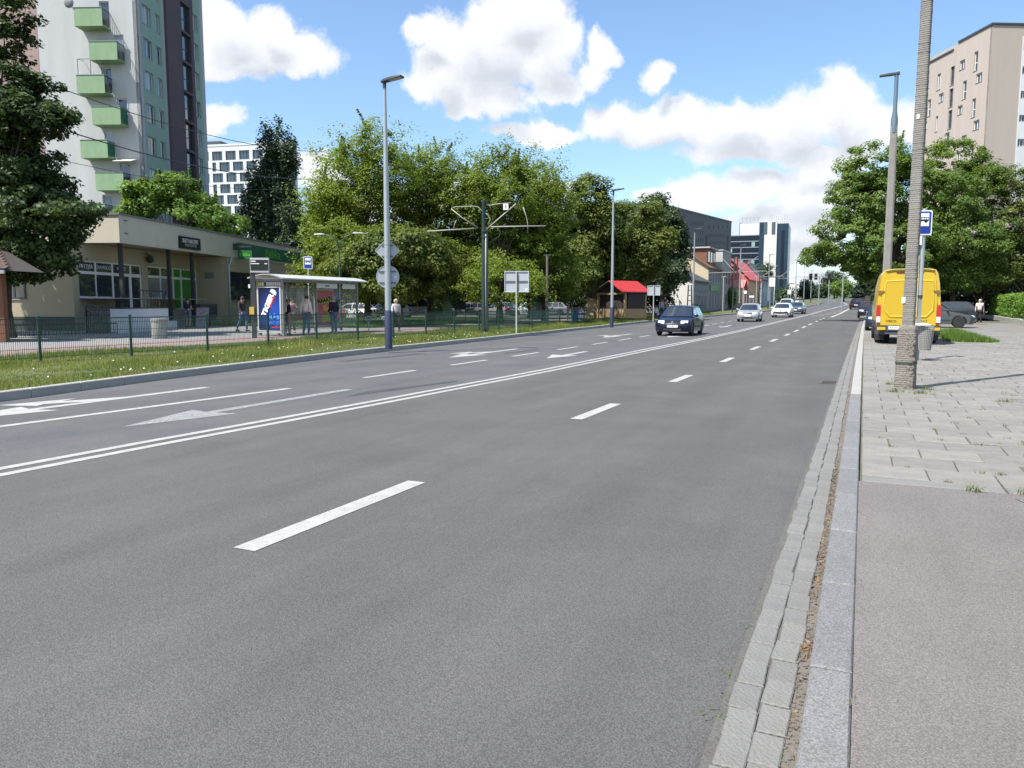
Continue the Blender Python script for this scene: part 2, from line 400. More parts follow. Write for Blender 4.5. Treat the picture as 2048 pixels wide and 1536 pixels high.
road = strip('road', lambda y: XD(y) - .02, lambda y: XR(y) + .012 + (.010 * math.sin(y * 9.1) + .009 * math.sin(y * 23.7 + 1) if y < 40 else 0), stations(-8, 400, .12), 0.0, M_road, 3)
tag(road, 'wide grey asphalt road bending away in the distance', 'road', kind='structure')
old = strip('carriageway', lambda y: XL(y) - .05, lambda y: XD(y) - .02, YS, 0.0, M_road_old, 3, road)

# painted markings, each its own sheet 4 mm above the asphalt
def paint_mat(name, c, c2, lo, hi):
    m = mat(name, c, .65, .7, 7.0, .35, 220, c2=c2, fine=.16, fs=150); t = m.node_tree; b = t.nodes['Principled BSDF']
    co = t.nodes.new('ShaderNodeTexCoord'); n = t.nodes.new('ShaderNodeTexNoise'); n.inputs['Scale'].default_value = 70; n.inputs['Detail'].default_value = 9; n.inputs['Roughness'].default_value = .75
    t.links.new(co.outputs['Object'], n.inputs['Vector']); r = t.nodes.new('ShaderNodeMapRange'); r.inputs['From Min'].default_value = lo; r.inputs['From Max'].default_value = hi
    t.links.new(n.outputs['Fac'], r.inputs['Value']); t.links.new(r.outputs[0], b.inputs['Alpha']); return m
M_paint = paint_mat('white road paint', (.40, .39, .37), (.25, .243, .23), .27, .40)
M_paint_worn = paint_mat('worn white road paint', (.40, .40, .385), (.24, .24, .23), .38, .56)
def mark(name, pts, m=M_paint):
    b = MB(); b.poly([(x, y, zr(y) + .004) for x, y in pts]); return b.build(name, m, road)
def line(name, f, y0, y1, w, m=M_paint, step=2.0):
    ys = list(np.arange(y0, y1, step)) + [y1]
    return strip(name, lambda y: f(y) - w / 2, lambda y: f(y) + w / 2, ys, .004, m, 1, road)
line('double_line', lambda y: XD(y) - .135, -8, 330, .125)
line('double_line', lambda y: XD(y) + .135, -8, 330, .125)
XDASH = pl([(-3.42, 0), (-3.36, 10), (-3.28, 18), (-3.33, 30), (-3.40, 50), (-3.4, 70)])
y = 3.5
for y0, y1 in [(-2.6, -.5), (3.5, 5.5), (9.42, 11.15), (14.77, 16.35), (20.42, 22.2), (26.3, 28.45), (32.4, 34.8), (38.9, 41.3), (44.3, 47.4), (50.9, 53.6), (56.9, 60.2), (65.2, 68), (71.5, 74), (77, 80)]:
    line('lane_dash', XDASH, y0, y1, .17)
XLL = pl([(-10.1, 0), (-9.6, 5.9), (-9.25, 11), (-9.2, 16), (-9.15, 20), (-9.13, 26), (-9.2, 32), (-9.5, 45), (-9.85, 60), (-9.6, 80), (-8.6, 110)])
line('lane_line', XLL, -8, 10.8, .15)
for k in range(16):
    y0 = 13.0 + 3.58 * k
    line('lane_dash', XLL, y0, y0 + 1.95, .14)
line('merge_line', pl([(-2.95, 84), (-1.95, 131), (-1.35, 159), (-1.1, 180)]), 84, 180, .3)
for k in range(5):
    yy = 88 + 7 * k; x0 = XD(yy) + .9 + .25 * k
    mark('hatch_bar', [(x0, yy), (x0 + 1.1, yy + 1.2), (x0 + 1.1, yy + 2.0), (x0, yy + .8)])
def arrow(yt, x, ln=4.0, m=M_paint, s=1.0):
    """direction arrow pointing towards oncoming traffic's way ahead (towards -y)"""
    mark('direction_arrow', [(x, yt), (x + .42 * s, yt + 1.5), (x + .09, yt + 1.42), (x + .09, yt + ln), (x - .09, yt + ln), (x - .09, yt + 1.42), (x - .42 * s, yt + 1.5)], m)
arrow(6.5, -8.2, 4.6, M_paint_worn, 1.0)
arrow(19.8, -7.95, 3.4, M_paint)
arrow(34.7, -8.0, 3.2, M_paint)
arrow(50, -8.2, 4.4, M_paint)
# the kerb lane's arrows go ahead and turn off to the side
for yt, x in ((5.6, -10.75), (18.9, -10.55), (33.2, -10.6)):
    mark('direction_arrow', [(x, yt), (x + .42, yt + 1.6), (x + .09, yt + 1.5), (x + .09, yt + 4.7), (x - .09, yt + 4.7), (x - .09, yt + 3.1), (x - .5, yt + 2.3), (x - .62, yt + 2.62), (x - .9, yt + 1.55), (x - .3, yt + 1.75), (x - .42, yt + 1.95), (x - .09, yt + 2.4), (x - .09, yt + 1.5), (x - .42, yt + 1.6)])
# a strip of darker repair and a crack seam in the far lanes
M_patch = mat('dark asphalt repair', (.06, .061, .064), .9, .6, 4, .5, 90)
mark('repair_patch', [(-7.6, 10.2), (-7.1, 13.1), (-7.25, 13.2), (-7.75, 11.0)], M_patch)
mark('repair_patch', [(-12.55, 16.5), (-12.35, 20.2), (-12.0, 20.1), (-12.25, 16.6)], M_patch)
mark('repair_patch', [(-10.0, 21.3), (-9.85, 23.6), (-9.7, 23.6), (-9.8, 21.2)], M_patch)

# ---- right side: gutter of small pavers, granite kerb, footway
M_sand = mat('sandy joint soil', (.155, .138, .118), .95, .7, 9, .4, 60, c2=(.10, .088, .072), fine=.25, fs=420)
M_paver = mat('grey concrete paver', (.178, .172, .158), .88, .5, 7, .5, 70, c2=(.14, .134, .122), fine=.08, fs=260)
M_paver2 = mat('pale concrete paver', (.186, .18, .165), .88, .5, 6, .5, 70, c2=(.15, .144, .131), fine=.08, fs=260)
M_paver3 = mat('darker concrete paver', (.168, .163, .15), .88, .5, 8, .5, 70, c2=(.128, .123, .113), fine=.08, fs=260)
M_granite = mat('grey granite', (.178, .174, .168), .75, .55, 2.5, .3, 90, c2=(.138, .135, .13), fine=.32, fs=170)
gutter = strip('gutter', lambda y: XR(y) - .02, lambda y: XR(y) + .30, stations(-8, 130), .021, mat('grey joint mortar', (.105, .10, .09), .95, .6, 9, .5, 60, c2=(.075, .07, .06), fine=.2, fs=150))
strip('sandy_joint', lambda y: XR(y) + .222, lambda y: XR(y) + .272, stations(-8, 60), .0225, M_sand, 1, gutter)
tag(gutter, 'sandy gutter beside the road with two rows of small concrete pavers', 'gutter', kind='structure')
def bevel_box(lx, ly, h, bv, name, ms, jit=0.0):
    me = bpy.data.meshes.new(name); bm = bmesh.new(); bmesh.ops.create_cube(bm, size=1)
    for v in bm.verts:
        v.co.x *= lx; v.co.y *= ly; v.co.z = (v.co.z - .5) * h
        v.co.x += random.uniform(-jit, jit); v.co.y += random.uniform(-jit, jit)
    bmesh.ops.bevel(bm, geom=[e for e in bm.edges if all(v.co.z > -h * .5 for v in e.verts)] , offset=bv, segments=1, affect='EDGES')
    bm.to_mesh(me); bm.free(); me.materials.append(ms); return me
pav = [bevel_box(.101, .190, .05, .005, 'paver', random.choice((M_paver, M_paver2, M_paver3)), .004) for _ in range(12)]
for row, xo in ((0, .063), (1, .168)):
    y = 1.9 + .07 * row; n = 0
    while y < 31:
        o = link('paver', random.choice(pav), gutter, (XR(y) + xo + random.uniform(-.006, .006), y, .0325 + random.uniform(-.0025, .0025)))
        o.rotation_euler = (random.uniform(-.012, .012), random.uniform(-.02, .02), random.uniform(-.02, .02)); y += .196 + random.uniform(-.004, .009); n += 1
b = MB()
y = 31.0
while y < 110:
    for xo in (.063, .168): b.box(XR(y) + xo - .049, XR(y) + xo + .049, y, y + .385, zr(y) + .0, zr(y) + .026)
    y += .40
tag(b.build('paver_run', M_paver, gutter), kind='stuff')
kerb = strip('kerb', lambda y: XR(y) + .285, lambda y: XR(y) + .41, stations(-8, 190), .05, M_sand)
tag(kerb, 'low grey granite kerb along the right-hand footway', 'kerb', kind='structure')
M_granite_b = mat('dark grey granite', (.16, .157, .152), .75, .55, 2.5, .3, 90, c2=(.125, .122, .118), fine=.32, fs=170)
M_conkerb = mat('pale concrete kerb', (.32, .31, .285), .85, .5, 5, .4, 70, c2=(.24, .23, .21), fine=.08, fs=200)
ks = [bevel_box(.150, .988, .14, .008, 'kerbstone', m, .002) for m in (M_granite, M_granite_b, M_granite)]
kc = [bevel_box(.150, .988, .14, .008, 'kerbstone', M_conkerb, .003) for _ in range(2)]
y = -2.9
while y < 150:
    me = random.choice(ks if y < 13 else kc)
    o = link('kerbstone', me, kerb, (XR(y + .5) + .345, y + .5, zr(y + .5) + .10 + random.uniform(-.003, .003)))
    o.rotation_euler = (0, random.uniform(-.008, .008), -(XR(y + 1) - XR(y)) + random.uniform(-.003, .003)); y += 1.0

# footway asphalt near the camera, with a worn dark patch
foot = strip('footway', .022, 9.0, [-8, -4, 0, 2, 4, 6.62], .10, M_foot, 6)
tag(foot, 'worn pinkish grey asphalt footway at the near right', 'footway', kind='structure')
b = MB(); b.poly([(1.05, 6.45, .104), (1.35, 5.7, .104), (1.9, 5.2, .104), (3.2, 5.0, .104), (3.4, 6.5, .104), (2.0, 6.58, .104)]); b.build('repair_patch', mat('footway repair', (.15, .145, .14), .85, .5, 5, .6, 80, fine=.3, fs=90), foot)
# paved part: half-metre concrete slabs
M_soil = mat('dark joint soil', (.12, .112, .085), 1, .7, 6, .4, 60, c2=(.075, .10, .04))
pave = strip('pavement', .03, lambda y: 9.2 if y < 70 else 7.0, stations(6.62, 175), .072, M_soil, 2)
tag(pave, 'pavement of half-metre concrete slabs with weeds in the joints', 'pavement', kind='structure')
SL = [(.222, .206, .180), (.210, .196, .172), (.236, .219, .192), (.200, .187, .166)]
M_slab = [mat('concrete slab %d' % i, c, .9, .8, 2.2 + i, .4, 60, c2=tuple(v * .68 for v in c), fine=.07, fs=180) for i, c in enumerate(SL)]
slabs = [bevel_box(.491, .491, .05, .007, 'paving_slab', random.choice(M_slab), .004) for _ in range(16)]
half = [bevel_box(.241, .491, .05, .007, 'paving_slab', random.choice(M_slab), .004) for _ in range(4)]
edging = [bevel_box(.985, .20, .06, .01, 'edging_stone', M_paver2, .004) for _ in range(3)]
for k in range(9): link('edging_stone', random.choice(edging), pave, (.54 + k, 6.74 + random.uniform(-.01, .01), .104))
rest = MB(); nsl = 0; j = 0; y = 7.12
while y < 62:
    x = .04; w0 = .25 if j % 2 else .5
    first = True
    while x < 8.9:
        w = w0 if first else .5; first = False
        px, py = PJ(x + .25, y, .1)
        vis = -60 < px < 2110
        if vis and y < 40:
            if nsl < 298 and y < 29:
                o = link('paving_slab', random.choice(half if w < .3 else slabs), pave, (x + w / 2, y, zr(y) + .10 + random.uniform(-.008, .006)))
                o.rotation_euler = (random.uniform(-.012, .012), random.uniform(-.012, .012), random.uniform(-.008, .008)); nsl += 1
            else: rest.box(x + .006, x + w - .006, y - .244, y + .244, zr(y) + .05, zr(y) + .10 + random.uniform(-.006, .006), random.randrange(4))
        elif y >= 40 and vis: rest.box(x + .006, x + w - .006, y - .244, y + .244, zr(y) + .05, zr(y) + .10, random.randrange(4))
        x += w
    y += .5; j += 1
tag(rest.build('slab_field', M_slab, pave), kind='stuff')

# ---- left side: kerb, grass verge, path beyond the fence
lkerb = strip('far_kerb', lambda y: XL(y) - .15, lambda y: XL(y) - .02, stations(-8, 200), .10, M_sand)
tag(lkerb, 'pale concrete kerb along the grass verge across the road', 'kerb', kind='structure')
M_lk = mat('weathered kerb concrete', (.36, .345, .31), .85, .5, 3, .4, 60, c2=(.22, .21, .195), fine=.08, fs=150)
lks = [bevel_box(.16, .992, .17, .012, 'kerbstone', M_lk, .003) for _ in range(3)]
y = -3.0
while y < 170:
    dx = XL(y + 1) - XL(y)
    o = link('kerbstone', random.choice(lks), lkerb, ((XL(y) + XL(y + 1)) / 2 - .08, y + .5, zr(y + .5) + .15)); o.rotation_euler = (0, 0, -math.atan(dx)); o.scale = (1, math.hypot(1, dx), 1); y += 1.0
verge = strip('verge', -20.4, lambda y: XL(y) - .15, stations(-8, 240), .13, M_grass_base, 4)
tag(verge, 'grass verge between the road and the green fence', 'verge', kind='structure')
M_path = mat('grey paving of the stop', (.235, .225, .215), .9, .5, 1.2, .3, 40, c2=(.18, .17, .16), fine=.1, fs=16)
M_brick = mat('pinkish paving bricks', (.255, .185, .165), .9, .5, 2, .4, 30, c2=(.20, .145, .13), fine=.12, fs=14)
path = strip('stop_pavement', -62, -20.35, stations(-8, 62), .135, M_path, 4)
tag(path, 'grey paved forecourt between the bus stop and the shops', 'pavement', kind='structure')
strip('brick_band', -23.6, -20.6, stations(-8, 62), .139, M_brick, 1, path)
lot = strip('car_park', -130, -20.35, [62, 70, 84, 101, 123, 150], .10, M_road_old, 4)
tag(lot, 'shaded car park under the trees', 'car park', kind='structure')
strip('lawn', -52, -25.5, stations(36.5, 61, 2), .16, M_grass_base, 3).__setitem__('kind', 'structure')
# grass on the right between the parked cars and along the hedge
b = MB(); b.poly([(2.75, 33.0, .108), (4.3, 32.6, .108), (4.9, 37.6, .108), (4.4, 41.0, .108), (3.1, 41.0, .108)]); gi_ = b.build('grass_island', M_grass_base); tag(gi_, 'small grass island beside the yellow van', 'grass island', kind='structure')
b = MB(); b.poly([(9.2, 30, .2), (60, 30, .2), (60, 130, .7), (9.2, 130, .7), (9.2, 80, .3)]); ym = b.build('yard', mat('yard earth', (.12, .10, .075), .95, .6, .8, .5, 20, c2=(.07, .08, .035))); tag(ym, 'earth yard behind the hedge', 'yard', kind='structure')
# ------------------------------------------------------------------ buildings
class Fr:
    """a facade frame: local x runs along the wall, -y points out of it, z up"""
    def __init__(s, O, u):
        s.O = Vector((O[0], O[1])); s.u = Vector((u[0], u[1])).normalized(); s.a = math.atan2(s.u.y, s.u.x); s.n = Vector((-s.u.y, s.u.x)); s.py0 = 600
    def hit(s, px, py, d=0.0):
        r = ray(px, py); o = s.O + s.n * d
        # o + u t = r k
        det = s.u.x * (-r[1]) - (-r[0]) * s.u.y
        t = (-o.x * (-r[1]) + (-r[0]) * o.y) / det
        k = (s.u.x * (-o.y) + s.u.y * o.x) / det
        return t, CAMZ + r[2] * k
    def x(s, px, d=0.0): return s.hit(px, s.py0, d)[0]
    def pt(s, x, y, z=0.0):
        p = s.O + s.u * x + s.n * y; return Vector((p.x, p.y, z))
def line_between(pa, Da, pb, Db):
    a, b_ = W(pa, HZ, Da), W(pb, HZ, Db); return Fr((a.x, a.y), (b_.x - a.x, b_.y - a.y))
class Face:
    def __init__(s, root, ox=0.0, oy=0.0, ang=0.0): s.r, s.l, s.a = root, (ox, oy, 0), ang
    def part(s, name, b, mats, smooth=False): return b.build(name, mats, s.r, smooth, s.l, s.a)
def holed(b, x0, x1, z0, z1, y0, y1, holes, mi=0):
    """wall box with real openings"""
    zs = sorted({z0, z1} | {min(max(z, z0), z1) for h in holes for z in h[2:4]})
    for za, zb in zip(zs, zs[1:]):
        if zb - za < 1e-4: continue
        hs = sorted((max(h[0], x0), min(h[1], x1)) for h in holes if h[2] < zb - 1e-4 and h[3] > za + 1e-4 and h[0] < x1 and h[1] > x0)
        x = x0
        for a, c in hs:
            if a > x + 1e-4: b.box(x, a, y0, y1, za, zb, mi)
            x = max(x, c)
        if x < x1 - 1e-4: b.box(x, x1, y0, y1, za, zb, mi)
    return b
M_frame = mat('white window frame', (.72, .72, .70), .5)
M_pane = glass_mat('window glass', (.035, .045, .055))
M_pane_lt = glass_mat('window glass with curtain', (.22, .23, .24), .12)
M_sill = mat('grey metal sill', (.30, .31, .32), .5)
M_dframe = mat('dark window frame', (.05, .05, .055), .5)
def window(face, x0, x1, z0, z1, y=.12, sashes=2, fw=.06, fm=None, pm=None, sill=True, name='window', rail=0.0):
    fm = fm or M_frame; b = MB()
    b.box(x0, x0 + fw, y, y + .07, z0, z1); b.box(x1 - fw, x1, y, y + .07, z0, z1); b.box(x0 + fw, x1 - fw, y, y + .07, z0, z0 + fw); b.box(x0 + fw, x1 - fw, y, y + .07, z1 - fw, z1)
    for k in range(1, sashes):
        xm = x0 + (x1 - x0) * k / sashes; b.box(xm - fw * .6, xm + fw * .6, y + .002, y + .068, z0 + fw, z1 - fw)
    if rail: b.box(x0 + fw, x1 - fw, y + .001, y + .066, z0 + (z1 - z0) * rail - fw / 2, z0 + (z1 - z0) * rail + fw / 2)
    w = face.part(name, b, fm)
    if sill:
        s_ = MB(); s_.box(x0 - .05, x1 + .05, -.06, y, z0 - .05, z0 - .003); s_.build('sill', M_sill, w)
    p = MB(); p.box(x0 + fw, x1 - fw, y + .03, y + .045, z0 + fw, z1 - fw); p.build('pane', pm or M_pane, w)
    return w

# ---- the tower block with green balconies
M_tw = mat('pale tower render', (.44, .44, .445), .9, .6, .7, .2, 25, c2=(.35, .35, .35), vz=.12)
M_tw_side = mat('cream tower render', (.46, .46, .455), .9, .7, .8, .2, 25, c2=(.37, .36, .345), vz=.12)
M_tgreen = mat('sage green render', (.27, .375, .31), .9, .3, .4, .2, 25, c2=(.25, .36, .285))
M_tbrown = mat('dark mauve brown render', (.105, .078, .085), .9, .35, .5, .2, 25, c2=(.075, .056, .06))
M_tpink = mat('dusty brown pink render', (.34, .24, .215), .9, .4, .6, .2, 25, c2=(.27, .185, .165))
M_balc = mat('light green balcony render', (.235, .345, .195), .85, .7, 1.6, .2, 30, c2=(.165, .25, .14), vz=.4)
M_rail = mat('dark railing paint', (.045, .045, .05), .5)
fr = line_between(300, 68.5, 424, 81.5); fr.py0 = 150
tower = thing('tower_block', 'tall pale apartment tower with light green balconies and a dark brown stair strip', 'apartment tower', fr.pt(0, 0), fr.a)
ft = Face(tower); TH = 34.2; TL = fr.x(409.5); DW = 15.0
fe = Face(tower, 0, DW, -math.pi / 2)        # the balcony end: its x runs from the far edge to the corner (x = DW)
fre = Fr(fr.pt(0, DW)[:2], -fr.n); fre.py0 = 150
xa, xb, xc, xd_, xe, xf, xg = [fr.x(p) for p in (286, 328, 333, 361, 381, 386, 403)]
zt = fr.hit(295, 15)[1]
flo = [zt - 2.8 * k for k in range(-1, 12)]
hA = [(fr.x(287.5) + .18, fr.x(304) + .18, z - 1.6, z) for z in flo]
hB = [(fr.x(314.5), fr.x(324), z - 1.6, z) for z in flo]
hL = [(xd_ + .08, xe - .08, z - 2.5, z + .05) for z in flo]
hC = [(fr.x(388.5), fr.x(398), z - 1.6, z) for z in flo]
b = MB(); holed(b, 0, xa, 0, TH, 0, .3, hA); holed(b, xb, xc, 0, TH, 0, .3, []); holed(b, xg, TL, 0, TH, 0, .3, [])
b.box(.31, TL, DW - .3, DW, 0, TH); b.box(TL - .3, TL, .3, DW - .3, 0, TH); b.box(0, TL, 0, DW, TH, TH + .25)
ft.part('wall', b, M_tw)
b = MB(); holed(b, xa, xb, 0, TH - .3, -.03, .3, hA + hB); ft.part('green_panel', b, M_tgreen); b = MB(); holed(b, xf, xg, 0, TH - .3, -.03, .3, hC); ft.part('green_panel', b, M_tgreen)
b = MB(); holed(b, xc, xf, 0, TH + .6, -.22, .3, hL); ft.part('stair_strip', b, M_tbrown)
b = MB(); b.box(-.05, TL + .05, -.06, DW + .05, TH + .25, TH + .33); ft.part('roof', b, M_sill)
for k, z in enumerate(flo):
    if z - 1.6 < 1: continue
    window(ft, *hA[k], sashes=2, pm=random.choice((M_pane, M_pane, M_pane_lt))); window(ft, *hB[k], sashes=1, pm=random.choice((M_pane, M_pane, M_pane_lt))); window(ft, *hC[k], sashes=2, pm=random.choice((M_pane, M_pane_lt)))
    window(ft, *hL[k], y=.05, sashes=3, fm=M_dframe, sill=False, name='stair_window', rail=.45)
b = MB()
tops = [(15, 147, 203), (83, 177, 233), (150, 152, 208), (213, 183, 240), (280, 160, 214), (345, 190, 246), (408, 152, 210), (470, 180, 240), (530, 150, 206)]
xs0 = fre.x(80)
doors = []
for k, (py, pa, pb) in enumerate(tops):
    x0, zt_ = fre.hit(pa, py, -1.25); x1 = fre.hit(pb, py, -1.25)[0]
    zf = zt_ - 1.5
    doors.append((x1 - .9, x1 - .05, zf + .25, zf + 2.45, x0, x1, zf, zt_))
holed(b, xs0, DW - .31 + .31, 0, TH, 0, .3, [d[:4] for d in doors]); fe.part('end_wall', b, M_tw_side)
b = MB(); b.box(-9, xs0 - .002, -.02, .3, 0, TH); fe.part('brown_panel', b, M_tpink)
for k, d in enumerate(doors):
    window(fe, *d[:4], sashes=1, sill=False, name='balcony_door', pm=(M_pane, M_pane_lt, M_pane)[k % 3])
    x0, x1, zf, zt_ = d[4:]
    m = MB(); m.box(x0, x1, -1.25, -1.17, zf, zt_); m.box(x0, x0 + .08, -1.17, 0, zf, zt_); m.box(x0 + .08, x1, -1.17, 0, zf, zf + .16)
    bal = fe.part('balcony', m, M_balc)
    r = MB(); r.bar((x1 - .03, -1.17, zt_ - .03), (x1 - .03, -.02, zt_ - .03), .05)
    for j in range(10): r.bar((x1 - .03, -1.12 + .12 * j, zf + .16), (x1 - .03, -1.12 + .12 * j, zt_ - .05), .022)
    r.build('railing', M_rail, bal)
    c_ = MB(); c_.box(x0 - .05, x1 + .03, -1.29, -1.16, zt_ + .002, zt_ + .04); c_.build('parapet_cap', M_sill, bal)
    if k in (3, 4):
        g_ = MB(); g_.box(x1 - .012, x1 + .004, -1.15, -.1, zf + .2, zt_ - .15); g_.build('screen', mat('dark green balcony screen', (.01, .11, .06), .8), bal)
    if k == 2:
        g_ = MB()
        for xx in (x0 + .1, (x0 + x1) / 2, x1 - .1):
            g_.bar((xx, -1.1, zt_), (xx, -1.1, zt_ + 1.35), .035); g_.bar((xx, -1.1, zt_ + 1.35), (xx, -.05, zt_ + 1.5), .03)
        g_.bar((x0 + .1, -1.1, zt_ + 1.35), (x1 - .1, -1.1, zt_ + 1.35), .035); g_.build('awning_frame', M_rail, bal)
    if k == 0:
        g_ = MB(); c0 = (x0 - .35, -1.45, zt_ + .35)
        g_.lathe([(0, 0), (.22, .03), (.38, .1), (.42, .14)], 14, (x0 - .35, -1.45, zt_ + .35), axis='y'); g_.bar((x0 - .35, -1.4, zt_ + .3), (x0 + .04, -1.2, zt_ - .2), .05)
        g_.build('satellite_dish', mat('grey dish', (.16, .16, .17), .5), bal)
    if k == 5:
        a_ = MB(); a_.slab([(x1 - .9, -.1, zf + 2.75), (x1 + .7, -.1, zf + 2.75), (x1 + .75, -1.2, zf + 2.45), (x1 - .9, -1.2, zf + 2.45)], (0, 0, .05)); fe.part('awning', a_, mat('cream awning', (.62, .58, .48), .8))

# ---- white block far behind
M_mw = mat('white render', (.64, .645, .65), .85, .2, .3)
fm_ = line_between(380, 205, 580, 199); fm_.py0 = 350
wb = thing('apartment_block', 'distant white apartment block with a chequered grid of dark windows', 'apartment block', fm_.pt(0, 0), fm_.a)
fw_ = Face(wb); holes = []; wins = []
ztop = fm_.hit(430, 293)[1]; xl = fm_.x(580)
for r_ in range(8):
    z1 = fm_.hit(430, 303 + 22 * r_)[1]; z0 = z1 - 2.3
    for k in range(6):
        pw = 421 + 27 * k + (14 if r_ % 2 else 0)
        for pa, pb, lg in ((pw + 4.5, pw + 20, True), (pw - 9.5, pw - 2, False)):
            h = (fm_.x(pa), fm_.x(pb), z0, z1); holes.append(h); wins.append((h, lg))
b = MB(); holed(b, 0, xl, -1, ztop, 0, .4, holes); b.box(0, xl, .4, 4, -1, ztop - .1); fw_.part('wall', b, M_mw)
for h, lg in wins: window(fw_, *h, y=.28, sashes=2 if lg else 1, fw=.1, fm=M_dframe, sill=False)
b = MB(); b.box(-.1, xl + .1, -.1, 4.1, ztop + .001, ztop + .5); fw_.part('parapet', b, M_mw)
b = MB(); b.box(3, 9, 3, 7, ztop + .5, ztop + 2.0); fw_.part('roof_unit', b, M_dframe)

# ---- the low shop building
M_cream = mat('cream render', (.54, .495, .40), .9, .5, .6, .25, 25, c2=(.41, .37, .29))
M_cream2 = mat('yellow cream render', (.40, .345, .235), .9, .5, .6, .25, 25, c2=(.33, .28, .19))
M_white = mat('white paint', (.66, .67, .69), .7, .3, .8, .2, 30, c2=(.55, .56, .58))
M_dark = mat('dark steel', (.04, .042, .045), .5)
M_gsign = mat('dark green sign', (.018, .12, .05), .5)
M_green = mat('bright green panel', (.045, .235, .028), .5)
M_zinc = mat('zinc trim', (.16, .18, .18), .6)
fs = line_between(245, 40, 612, 66)
shop = thing('shop_building', 'low cream shop building with an overhanging fascia and a green shop sign', 'shop building', fs.pt(0, 0), fs.a)
sf = Face(shop)
XE = fs.x(611); XW = fs.x(455)                                # right end; where the flush shop wall starts
zf0, zf1 = fs.hit(245, 486)[1], fs.hit(245, 431)[1]
rec = 2.0
for _ in range(60):                                            # recess depth from the return wall's far edge
    p = fs.pt(XW, rec)
    if PJ(p.x, p.y, 1.5)[0] > 399: rec += .05
    else: break
XLW = fs.x(155, rec); FZ = 1.15                                # left wall corner; floor of the raised entrance
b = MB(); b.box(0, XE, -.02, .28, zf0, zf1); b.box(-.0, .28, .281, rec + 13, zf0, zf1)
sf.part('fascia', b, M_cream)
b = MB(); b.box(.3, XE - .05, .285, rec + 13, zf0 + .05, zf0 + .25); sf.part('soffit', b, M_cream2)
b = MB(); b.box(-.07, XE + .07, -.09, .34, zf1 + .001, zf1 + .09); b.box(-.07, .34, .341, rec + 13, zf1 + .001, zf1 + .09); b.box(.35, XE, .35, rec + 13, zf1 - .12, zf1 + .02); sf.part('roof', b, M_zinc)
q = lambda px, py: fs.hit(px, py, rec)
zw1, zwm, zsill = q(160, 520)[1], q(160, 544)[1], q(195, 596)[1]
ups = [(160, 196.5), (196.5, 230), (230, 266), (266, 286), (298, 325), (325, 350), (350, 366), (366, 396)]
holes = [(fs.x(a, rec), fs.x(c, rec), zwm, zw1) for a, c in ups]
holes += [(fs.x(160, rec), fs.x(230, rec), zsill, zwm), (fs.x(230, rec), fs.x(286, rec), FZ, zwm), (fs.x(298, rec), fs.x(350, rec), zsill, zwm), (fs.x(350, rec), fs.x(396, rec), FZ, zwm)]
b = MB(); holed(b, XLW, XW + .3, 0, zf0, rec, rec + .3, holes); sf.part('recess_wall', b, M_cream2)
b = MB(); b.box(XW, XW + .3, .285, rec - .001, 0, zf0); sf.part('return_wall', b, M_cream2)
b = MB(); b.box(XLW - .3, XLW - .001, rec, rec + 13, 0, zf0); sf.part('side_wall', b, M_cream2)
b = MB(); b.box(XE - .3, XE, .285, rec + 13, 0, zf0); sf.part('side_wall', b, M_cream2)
for i, h in enumerate(holes[:8]):
    window(sf, *h, y=rec + .06, sashes=1, fw=.07, sill=False, pm=(M_green if i >= 6 else M_pane))
xa_, xb_ = holes[8][:2]
w_ = window(sf, *holes[8], y=rec + .06, sashes=2, fw=.08, pm=M_pane)
window(sf, holes[9][0], holes[9][0] + (holes[9][1] - holes[9][0]) * .6, FZ, zwm, y=rec + .07, sashes=1, fw=.09, sill=False, name='glass_door')
window(sf, holes[9][0] + (holes[9][1] - holes[9][0]) * .6, holes[9][1], FZ, zwm, y=rec + .05, sashes=1, fw=.11, sill=False, name='door')
window(sf, *holes[10], y=rec + .06, sashes=2, fw=.07, pm=M_pane_lt)
gd = holes[11]; window(sf, gd[0], gd[0] + (gd[1] - gd[0]) * .33, FZ, gd[3], y=rec + .06, sashes=1, fw=.09, sill=False, pm=M_green, name='green_door'); window(sf, gd[0] + (gd[1] - gd[0]) * .34, gd[1], FZ, gd[3], y=rec + .06, sashes=1, fw=.06, sill=False, pm=M_green, name='green_panel')
for wtxt, i in (('FRYZJER', 0), ('DAMSKO', 1), ('MĘSKI', 2)):
    h = holes[i]; text(wtxt, .30, M_frame, shop, ((h[0] + h[1]) / 2, rec + .07, (h[2] + h[3]) / 2), (math.pi / 2, 0, 0))
for px in (246, 341, 387):
    x_ = fs.x(px, .5); b = MB(); b.box(x_ - .09, x_ + .09, .42, .60, 0.1, zf0 + .04); sf.part('column', b, M_dark)
# raised floor and steps
b = MB(); b.box(fs.x(246, rec - .1) - 2.0, XW - .05, .9, rec - .01, .1, FZ); sf.part('raised_floor', b, mat('grey step concrete', (.27, .26, .25), .9, .5, 2, .4, 50))
